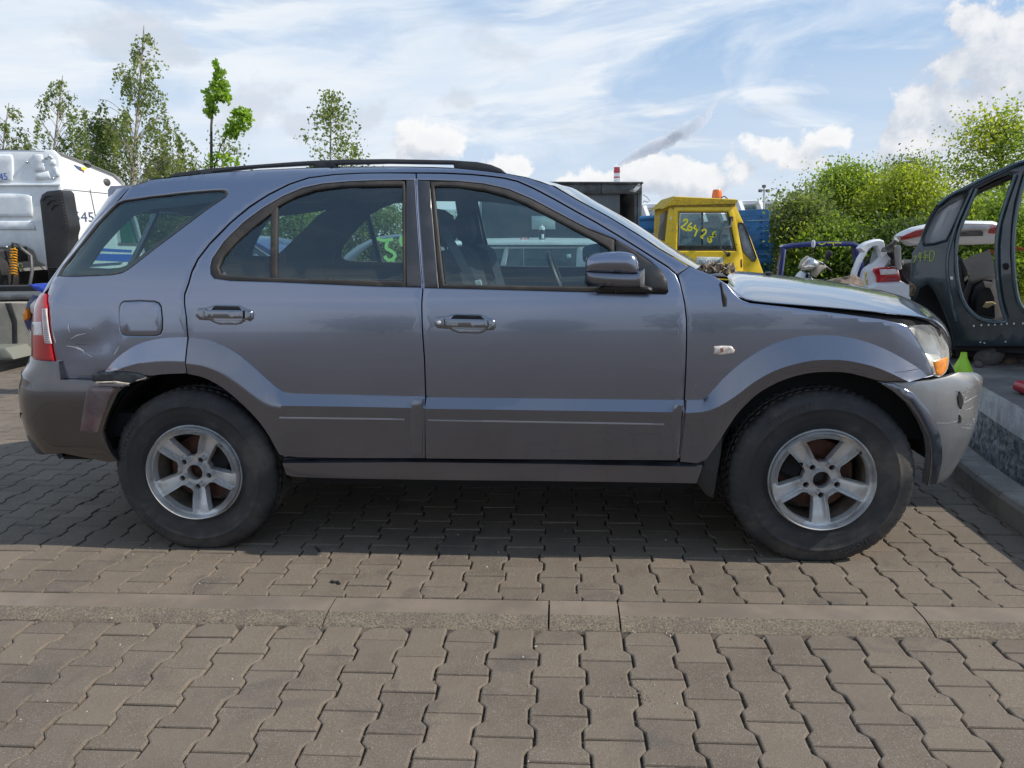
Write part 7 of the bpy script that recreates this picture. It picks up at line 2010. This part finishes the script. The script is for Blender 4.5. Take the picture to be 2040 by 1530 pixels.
def white_hatch():
    Y = 8.8; t = thing('white_hatchback', 'white hatchback wreck with its tailgate swung up and red rear lamp', 'car', base_at(1760, Y))
    side = [(1695, 640), (1695, 565), (1700, 541), (1710, 515), (1724, 494.5), (1733, 489), (1741, 487.5), (1744, 491), (1748, 500), (1752, 511), (1750, 515), (1740, 524), (1727, 530), (1723, 536), (1721, 541), (1716, 560), (1708, 566), (1707, 640)]
    outer = [(1694, 640), (1695, 563), (1699.5, 541), (1710, 515), (1718, 503), (1709, 495), (1714, 489), (1726, 482), (1743, 477), (1753, 476.3), (1761, 479.5), (1763, 490), (1768, 505), (1777, 515), (1770, 524), (1764, 531), (1784, 531), (1790, 537), (1796, 560), (1811, 568), (1812, 640)]
    hole = [(1706, 562), (1709, 543), (1716, 526), (1723, 512), (1731, 498), (1738, 493), (1744, 492), (1748, 500), (1751.5, 511.5), (1748, 516), (1739, 524), (1726, 531.5), (1720, 540), (1714, 561)]
    wplate('body_side', outer, Y, M_white_car, t, holes=[hole], thick=.06, step=.1, round_=.018, bulge=.05, br=.12, sharp=60)
    wplate('quarter_window', [(1743, 492), (1751, 512), (1739, 524), (1732, 527), (1737.5, 505)], Y+.03, M_glass_milky, t, thick=.008, step=.2)
    wplate('door_glass_edge', [(1718, 541), (1722, 527), (1731, 511), (1733, 512), (1728, 527), (1722, 541)], Y+.05, M_black, t, thick=.02, step=.1)
    wplate('body_side', outer, Y+1.35, M_white_car, t, holes=[hole], thick=.06, step=.2, round_=.018)
    wplate('bumper', [(1722, 575), (1745, 563), (1796, 561), (1812, 568), (1880, 572), (1882, 640), (1715, 640)], Y-.08, M_white_car, t, thick=.2, step=.12, round_=.03, bulge=.05, br=.1)
    lamp = wplate('tail_light', [(1740, 539), (1743, 535), (1758, 532.3), (1782, 532), (1788.5, 538.6), (1792.4, 547.7), (1795.7, 560), (1747, 563.2), (1746.5, 551.6)], Y-.07, M_red, t, thick=.06, step=.06, round_=.012, bulge=.015, br=.05)
    wplate('lens', [(1752.5, 536.8), (1784.6, 536), (1789, 546), (1754.5, 547.7)], Y-.092, M_white_lens, lamp, thick=.012, step=.06, round_=.004)
    # open tailgate: a bowed shell seen from below
    tg_ = [(1784.6, 470.6), (1792, 462.5), (1811, 453), (1843, 445.5), (1900, 440), (1960, 441), (1992, 450), (1998, 470), (1985, 486), (1940, 488), (1890, 488), (1830, 489), (1817, 490), (1801, 481)]
    wplate('tailgate', tg_, Y-.25, M_white_car, t, thick=.10, step=.12, round_=.03, bulge=.06, br=.15, slope=lambda x, z: -.9*(z-wp(1850, 480, Y)[2]), sharp=60)
    def tgp(name, pts, m, d=.08): return wplate(name, pts, Y-.25-d, m, t, thick=.04, step=.1, round_=.008, slope=lambda x, z: -.9*(z-wp(1850, 480, Y)[2]))
    tgp('tailgate_lamp', [(1792.4, 471.5), (1811, 461.5), (1834, 457.5), (1838, 460), (1832, 471), (1797, 479)], M_red)
    tgp('tailgate_lamp', [(1963, 456), (1975, 452), (1990, 455), (1991, 466), (1964, 465)], M_red)
    tgp('plate_recess', [(1908, 463), (1950, 461), (1954, 470), (1910, 471)], M_grey_dark); tgp('trim_bar', [(1845, 456), (1960, 454), (1960, 459), (1845, 461)], M_chrome, .078)
    # torn hinge area, strut, dark boot
    wplate('torn_roof_sheet', [(1758.4, 502), (1762, 494), (1769, 486), (1776, 477), (1783, 471), (1790, 472), (1795, 477.5), (1788.5, 489), (1783, 494), (1776, 499), (1772, 503)], Y-.12, mat('bare_bent_steel', (.16, .155, .15), .45, metal=.6, var=.4, vscale=14), t, thick=.03, step=.04, round_=.006, slope=lambda x, z: .05*np.sin(x*25)+.04*np.sin(z*40))
    wplate('hinge_scrap', [(1772, 502), (1780, 500), (1787, 505), (1787, 514), (1779, 516), (1774, 511)], Y-.05, M_car_in, t, thick=.10, step=.05)
    wtube('gas_strut', [(1788, 491, Y-.15), (1790, 535, Y-.05)], .035, mat('strut_grey', (.45, .47, .48), .4, metal=.5), t, 8)
    wplate('crumpled_seam', [(1764, 531), (1770, 520), (1777, 514), (1790, 517), (1800, 520), (1800, 528), (1784, 530)], Y-.03, MATS['bare_bent_steel'], t, thick=.05, step=.04, slope=lambda x, z: .03*np.sin(x*40))
    wplate('boot_opening', [(1792, 527), (1818, 522), (1900, 522), (1905, 566), (1812, 566), (1798, 545)], Y+.0, M_car_in, t, thick=.8, step=.2)
    wstroke('sprayed_number', [[(1722, 543), (1725, 549), (1723, 555), (1727, 560), (1726, 568)], [(1727, 542), (1725, 551)], [(1729, 556), (1727, 564), (1730, 568)]], 2.2, Y-.075, mat('ochre_spray', (.62, .45, .02), .7), t)
white_hatch()

def platform():
    M_conc = mat('platform_concrete', (.17, .155, .145), .9, var=.25, vscale=3, bump=.006, bscale=25, dirt=(.06, .055, .05), dirt_amt=.5, dscale=4)
    M_whitewash = mat('whitewashed_wall', (.62, .64, .65), .85, var=.22, vscale=8, bump=.004, bscale=30, dirt=(.14, .14, .14), dirt_amt=.6, dscale=7)
    M_rough_plaster = mat('torn_plaster', (.24, .25, .26), .9, var=.6, vscale=25, bump=.02, bscale=28)
    t = thing('platform', 'raised concrete platform with a peeling whitewashed face under the dark wreck', 'platform', (2.6, 4.5, 0))
    zt = .42
    ed = [(2.36, .6), (2.39, 2.6), (2.42, 3.7), (2.60, 4.65), (2.95, 6.0), (3.4, 8.2), (4.6, 8.4)]
    mb = MB(); n = len(ed)
    V = [(x, y, zt) for x, y in ed]+[(9.5, 8.4, zt), (9.5, .6, zt)]; o = add_mesh('deck', V, [tuple(range(len(V)))], M_conc, t, world=True); fix_normals(o.data)
    P, F, mi = [], [], []; r = np.random.default_rng(6)
    pts = smooth_loop_open(ed, 3); pts = resample(pts, .05, False)
    rows = [zt, zt-.005, .36, .31, .26, .21, .16, .10, .04, -.03]
    for i, (x, y) in enumerate(pts):
        for j, z in enumerate(rows):
            k = 1 if z < .245 else .12
            nn = mnoise.noise(Vector((x*16, y*16, z*24)))
            P.append((x+(.018*k*nn+.006*(z < .245)), y, z))
    m = len(rows)
    for i in range(len(pts)-1):
        for j in range(m-1): F.append((i*m+j, i*m+m+j, i*m+m+j+1, i*m+j+1)); mi.append(1 if rows[j] < .24+.03 else 0)
    o = add_mesh('wall_face', P, F, [M_whitewash, M_rough_plaster], t, True, 40, world=True, midx=mi); fix_normals(o.data)
    # kerb along its foot
    kt = thing('side_kerb', None, None); tag(kt, kind='structure')
    M_k = mat('side_kerb_concrete', (.20, .185, .165), .88, var=.2, vscale=5, bump=.002, bscale=90, dirt=(.10, .09, .08), dirt_amt=.5, dscale=6)
    ks = resample(smooth_loop_open([(x-.30, y) for x, y in ed[:5]], 2), 1.0, False)
    for i in range(len(ks)-1):
        a, b = ks[i], ks[i+1]; d = (b-a)/np.linalg.norm(b-a); nx = np.array([d[1], -d[0]]); a = a+d*.004; b = b-d*.004
        pr = [(0, -.06), (0, .095), (.012, .118), (.024, .124), (.145, .124), (.15, -.06)]
        V = [(*(a+nx*q), z) for q, z in pr]+[(*(b+nx*q), z) for q, z in pr]; m_ = len(pr)
        F = [(j, j+1, m_+j+1, m_+j) for j in range(m_-1)]+[tuple(range(m_)), tuple(m_+j for j in range(m_))]
        o = add_mesh('kerb_stone', V, F, M_k, kt); fix_normals(o.data)
platform()

def green_mpv():
    Y = 5.5; set_frame(R(27), (at_y(1815, 560, 5.5)[0], 5.5))
    p_ = wp(1980, 640, Y); t = thing('green_wreck', 'dark green people carrier shell without doors standing on rocks on the platform', 'car', (p_[0], p_[1], .45))
    outer = [(2320, 640), (2320, 400), (2250, 330), (2160, 312), (2100, 312), (2040, 319), (1984, 344), (1926, 373), (1892, 390), (1868, 409), (1848, 443), (1831, 483), (1817, 504), (1814, 538), (1811, 590), (1820, 600), (1826, 592), (1833, 574), (1848, 566), (1860, 578), (1871, 600), (1882, 628), (1893, 656), (1900, 690), (2040, 690), (2320, 700)]
    qw = [(1926, 382), (1898, 393), (1874, 406), (1858, 430), (1842, 468), (1840, 478), (1843, 486), (1860, 484), (1884, 477), (1895, 455), (1912, 418)]
    rd = [(1946, 376), (1985, 356), (2012, 346), (2024, 346), (2020, 358), (2004, 402), (1991, 446), (1986, 490), (1987, 558), (1994, 600), (2003, 630), (1998, 636), (1984, 638), (1952, 633), (1932, 616), (1917, 589), (1907, 538), (1908, 477), (1917, 443)]
    fd = [(2046, 345), (2090, 336), (2150, 340), (2210, 380), (2240, 430), (2236, 560), (2200, 612), (2060, 622), (2040, 618), (2032, 606), (2024, 572), (2020, 504), (2022, 453), (2029, 402)]
    wplate('body_side', outer, Y, M_green_car, t, holes=[qw, rd, fd], thick=.14, step=.07, round_=.022, sharp=60, slope=lambda x, z: .12*np.clip((z-1.0)/.9, 0, 1)**1.3)
    wplate('body_side', outer, Y+1.55, M_green_car, t, holes=[qw, rd, fd], thick=.10, step=.14, round_=.02, slope=lambda x, z: -.12*np.clip((z-1.0)/.9, 0, 1)**1.3)
    wplate('quarter_window', qw, Y+.10, mat('dusty_sky_glass', (.50, .53, .56), .12, coat=.8), t, thick=.01, step=.2, slope=lambda x, z: .05)  # opaque pale colour stands for dust and the reflected sky
    wplate('window_seal', [(1929, 378), (1898, 390), (1872, 404), (1855, 430), (1839, 468), (1837, 480), (1841, 489.5), (1862, 487.5), (1886, 480), (1897, 456), (1914, 420)], Y-.004, M_black, t, holes=[qw], thick=.03, step=.1, slope=lambda x, z: .12*np.clip((z-1.0)/.9, 0, 1)**1.3)
    # flange lips round the door opening, paler than the body paint
    M_lip = mat('door_flange', (.055, .085, .10), .35, coat=.5, metal=.2)
    def lip(pts, r=.012): 
        mb = MB(); P = []
        for x, y in smooth_loop_open(pts, 2):
            p = wloc(wp(x, y, Y)); P.append(wglob(p[0], Y-.012+.12*min(1, max(0, (p[2]-1.0)/.9))**1.3, p[2]))
        mb.tube(P, r, 6); mb.build('door_flange', M_lip, t, True, 60, world=True)
    lip([(1946, 376), (1917, 443), (1905, 477), (1904, 538), (1914, 592), (1930, 619), (1952, 637), (1984, 642), (2004, 640)])
    lip([(1935, 379), (1906, 443), (1893, 485), (1886, 520), (1888, 560), (1898, 610), (1905, 640)], .010)
    lip([(2024, 346), (2004, 402), (1990, 446), (1984, 490), (1986, 558), (1995, 612), (2006, 640)]); lip([(2046, 345), (2029, 402), (2021, 453), (2018, 504), (2022, 572), (2031, 608), (2050, 624)])
    lip([(1868, 409), (1892, 389), (1926, 372), (1984, 343), (2040, 318), (2100, 310)], .014)
    # roof with dark underside
    a = [wloc(wp(x, y, Y)) for x, y in [(1848, 443), (1868, 409), (1892, 390), (1926, 373), (1984, 344), (2040, 319), (2100, 312), (2160, 312), (2250, 330)]]
    P, F = [], []
    for q in a:
        for k in range(9): v = k/8; P.append(wglob(q[0], Y+.12+1.40*v, q[2]+.04*(1-(2*v-1)**2)-.005))
    for i in range(len(a)-1):
        for k in range(8): F.append((i*9+k, i*9+k+1, i*9+10+k, i*9+9+k))
    o = add_mesh('roof', P, F, M_green_car, t, True, 60, world=True); fix_normals(o.data)
    o = add_mesh('headlining', [(x, y, z-.05) for x, y, z in P], F, M_car_in, t, True, 60, world=True)
    # cabin: floor, seat remains, a pale board, spare wheel tub, scraps of foam
    mb = MB(); p0, p1 = wloc(wp(1900, 640, Y)), wloc(wp(2300, 640, Y)); mb.box(wglob((p0[0]+p1[0])/2, Y+.8, p0[2]-.12), (p1[0]-p0[0], 1.45, .18), rz=-R(27)); mb.build('floor_pan', M_car_in, t, world=True)
    wplate('board', [(1917, 518), (1972, 497), (1978, 520), (1982, 545), (1936, 560)], Y+.55, mat('pale_board', (.33, .30, .27), .8, var=.15), t, thick=.03, step=.1, slope=lambda x, z: .1*(z-1.1))
    for nm, pts, d, th in (('seat_remains', [(1915, 640), (1920, 590), (1930, 560), (1955, 548), (1985, 550), (1992, 600), (1995, 640)], .6, .35), ('wheel_tub', [(1935, 640), (1936, 600), (1944, 575), (1960, 562), (1980, 566), (1990, 590), (1992, 640)], .35, .2), ('seat_remains', [(1905, 520), (1912, 512), (1926, 530), (1932, 570), (1920, 580), (1908, 560)], .9, .3)):
        wplate(nm, pts, Y+d, M_car_in, t, thick=th, step=.1, round_=.03, bulge=.05, br=.08)
    wplate('red_trim', [(1900, 515), (1914, 513), (1916, 552), (1904, 545)], Y+1.0, mat('rust_red_trim', (.16, .05, .04), .8), t, thick=.05, step=.1)
    wplate('orange_strap', [(1970, 496), (1988, 501), (1988, 509), (1970, 503)], Y+.7, mat('orange_strap', (.50, .13, .03), .7), t, thick=.03, step=.1)
    wplate('orange_strap', [(2024, 491), (2040, 494), (2044, 500), (2026, 500)], Y+.6, MATS['orange_strap'], t, thick=.03, step=.1)
    wplate('foam_scrap', [(1958, 612), (1964, 603), (1978, 602), (1984, 606), (1974, 610), (1968, 614)], Y+.2, mat('yellow_foam', (.48, .38, .20), .9, var=.2), t, thick=.06, step=.03, round_=.008)
    wplate('sticker', [(1892.5, 551), (1898, 551), (1899, 557), (1894, 557)], Y-.02, mat('white_sticker', (.7, .7, .7), .6), t, thick=.004, step=.1, round_=.001)
    wplate('speaker_hole', [(1997, 527), (2001, 524), (2008, 524.5), (2011, 530), (2008, 537), (2000, 537)], Y-.012, M_dark, t, thick=.01, step=.05, round_=.002)
    for x, y in ((1940, 649.5), (1955, 648), (1969.5, 647.5), (1982, 647), (1995, 646), (2006, 645), (2020, 645), (2038, 644.5)):
        wplate('sill_hole_spot', [(x-1.6, y-1.8), (x+1.2, y-2.2), (x+2.0, y), (x+.4, y+2.2), (x-1.4, y+1.4)], Y-.014, mat('pale_spot_white', (.62, .64, .66), .5) if 'pale_spot_white' not in MATS else MATS['pale_spot_white'], t, thick=.006, step=.05, round_=.001)  # pale flat spots stand in for the white holes along the sill
    for x, y in ((1953, 682), (1961, 683.5), (2003, 681)): wplate('pale_spot', [(x-1.5, y-1), (x+1.5, y-1), (x+2, y+.8), (x-1.4, y+1)], Y-.014, MATS['pale_spot_white'], t, thick=.006, step=.05, round_=.001)
    wplate('underbody', [(1890, 640), (2320, 640), (2320, 700), (2040, 712), (1905, 712)], Y+.15, M_car_in, t, thick=1.2, step=.2)
    wstroke('sprayed_marks', [[(1820, 512), (1826, 508), (1824, 516), (1819, 523)], [(1832, 503), (1829, 514), (1836, 512)], [(1835, 503), (1833, 521)], [(1846, 500), (1841, 502), (1845, 510), (1842, 519)], [(1842, 509), (1850, 508)], [(1853, 499), (1851, 524), (1860, 516), (1862, 502), (1855, 499)], [(1838, 513), (1850, 512)]], 1.7, Y-.03, mat('lime_spray', (.36, .42, .06), .7), t)
    wplate('wheel_well', [(1815, 555), (1905, 555), (1910, 705), (1812, 705)], Y+.25, M_dark, t, thick=.3, step=.2)
    wplate('rust_edge', [(1811, 560), (1820, 566), (1826, 574), (1820, 590), (1812, 590)], Y-.02, mat('rusty_filler', (.14, .10, .06), .9, var=.6, vscale=40), t, thick=.01, step=.04)
    set_frame()
green_mpv()
def rocks():
    M_rock = mat('grey_rock', (.085, .075, .070), .9, var=.4, vscale=9, bump=.01, bscale=20)
    for k, (x, y, rx, ry, Y, lb) in enumerate([(1968, 742, 22, 20, 5.35, 'rounded grey rock under the wreck sill, left of the others'), (2000, 752, 20, 16, 5.5, 'flat dark rock in the middle under the wreck sill'), (2040, 748, 24, 20, 5.4, 'large dark rock at the right edge under the wreck'), (1945, 757, 10, 7, 5.25, 'small stone lying left of the rounded rock')]):
        c = wp(x, y, Y); mb = MB(); s = Y/CAM_F; mb.sphere((0, 0, 0), (rx*s, rx*s*.9, ry*s), 16, 12)
        V = np.array(mb.v); V += np.array([[mnoise.noise(Vector(v*7)+Vector((k*3+i*11, i, k))) for i in range(3)] for v in V])*.045*rx/22
        o = add_mesh('rock', V, mb.f, M_rock, None, True, 45); o.location = (c[0], Y, max(c[2], .42+ry*s*.8)); tag(o, lb, 'rock', 'rocks propping up the dark wreck')
    Y = 5.45; c = wp(2025, 708, Y); mb = MB(); mb.bbox((0, 0, 0), (.30, .5, .12), .012, rz=.15); o = mb.build('timber_block', mat('old_timber', (.12, .085, .06), .9, var=.35, vscale=14), None); o.location = (c[0], Y+.2, c[2]); tag(o, 'brown timber block wedged between the rocks and the wreck', 'timber')
rocks()
def lime_can():
    Y = 4.75; b = wp(1916, 745, Y); s = Y/CAM_F; t = thing('lime_funnel', 'bright lime green plastic funnel standing behind the front bumper', 'funnel', (b[0], Y, .42))
    h = wp(1914, 702, Y)[2]-.42
    mb = MB(); mb.lathe([(0, 0), (.062, 0), (.063, .01), (.058, h*.42), (.036, h*.66), (.022, h*.82), (.017, h), (.012, h), (.016, h*.8)], axis='Z', n=24); mb.build('cone', mat('lime_plastic', (.33, .62, .01), .4, coat=.3), t, True, 50)
    mb = MB(); mb.lathe([(.065, 0), (.068, .006), (.065, .014)], axis='Z', n=24); mb.build('rim', MATS['lime_plastic'], t, True, 50)
lime_can()
def red_jack():
    Y = 4.35; b = wp(2047, 812, Y); t = thing('red_jack', 'red trolley jack at the right edge on the concrete platform', 'jack', (b[0], Y, .42)); M_r = mat('jack_red', (.42, .02, .03), .4, coat=.4, var=.15)
    h = wp(2037, 762, Y)[2]-.42
    mb = MB(); mb.bbox((.06, 0, h*.45), (.14, .12, h*.9), .012, taper=(1, 1)) if False else mb.bbox((.06, 0, h*.45), (.14, .12, h*.9), .012); mb.build('jack_body', M_r, t)
    mb = MB(); mb.tube([(-.02, -.07, .04), (-.02, .07, .04)], .035, 14); mb.build('wheel', M_r, t, True, 50)
    mb = MB(); mb.tube([(.05, -.02, h*.9), (.02, -.02, h*1.15), (.10, -.02, h*1.2)], .012, 8); mb.build('handle', M_r, t, True, 50)
    mb = MB(); mb.lathe([(0, 0), (.05, 0), (.05, .02), (0, .02)], (.06, 0, h*.9), 'Z', 14); mb.build('saddle', M_black, t, True, 50)
red_jack()

# a stack of flattened shells invented and added unseen beyond the right edge of the view: it shades the deck and the paving by the kerb
def crushed(k, z0, h, ox, lb):
    t = thing('shade_stack_car', lb, 'car', (5.2+ox, 4.15, z0), R(4*k-3), 'crushed cars added out of view to cast shade')
    O = [(-1.15, 0), (1.25, 0), (1.3, h*.45), (1.15, h*.62), (.75, h*.66), (.45, h*.96), (-.55, h), (-.95, h*.72), (-1.2, h*.6)]
    m = mat('crushed_paint', [(.22, .03, .03), (.16, .18, .20), (.05, .09, .2)][k], .5, coat=.3, var=.25, dirt=(.14, .10, .07), dirt_amt=.5, dscale=3)
    P, F = [], []; n = len(O); rows = 9
    for j in range(rows+1):
        y = -.60+1.2*j/rows; e = .90 if j in (0, rows) else 1.0
        for (x, z) in O:
            q = Vector((x*2, y*3, z*3+k*5)); P.append((x*e+.05*mnoise.noise(q*1.7), y+.03*mnoise.noise(q*2+Vector((7, 0, 0))), max(0, z*e+.05*mnoise.noise(q*1.9+Vector((0, 9, 0))))))
    for j in range(rows):
        for i in range(n): F.append((j*n+i, j*n+(i+1) % n, (j+1)*n+(i+1) % n, (j+1)*n+i))
    F += [tuple(range(n)), tuple(rows*n+i for i in range(n))]
    o = add_mesh('body', P, F, m, t, True, 30); fix_normals(o.data)
    for s_ in (-1, 1):
        mb = MB(); mb.prism([(-.5, h*.68), (.42, h*.68), (.36, h*.90), (-.48, h*.93)], s_*.60, s_*.625); mb.build('window_opening', M_dark, t)
        for x in (-.72, .80):
            mb = MB(); mb.lathe([(0, -.03), (.20, -.03), (.21, 0), (.20, .03), (0, .03)], (x, s_*.60, .20), 'Y', 18); mb.build('wheel_hole', M_dark, t)
crushed(0, .42, .80, 0, 'lowest of three crushed cars added right of the view to cast shade, red')
crushed(1, 1.22, .72, .1, 'middle one of three crushed cars added out of view to cast shade, grey')
crushed(2, 1.94, .70, -.05, 'topmost of three crushed cars added out of view to cast shade, dark blue')
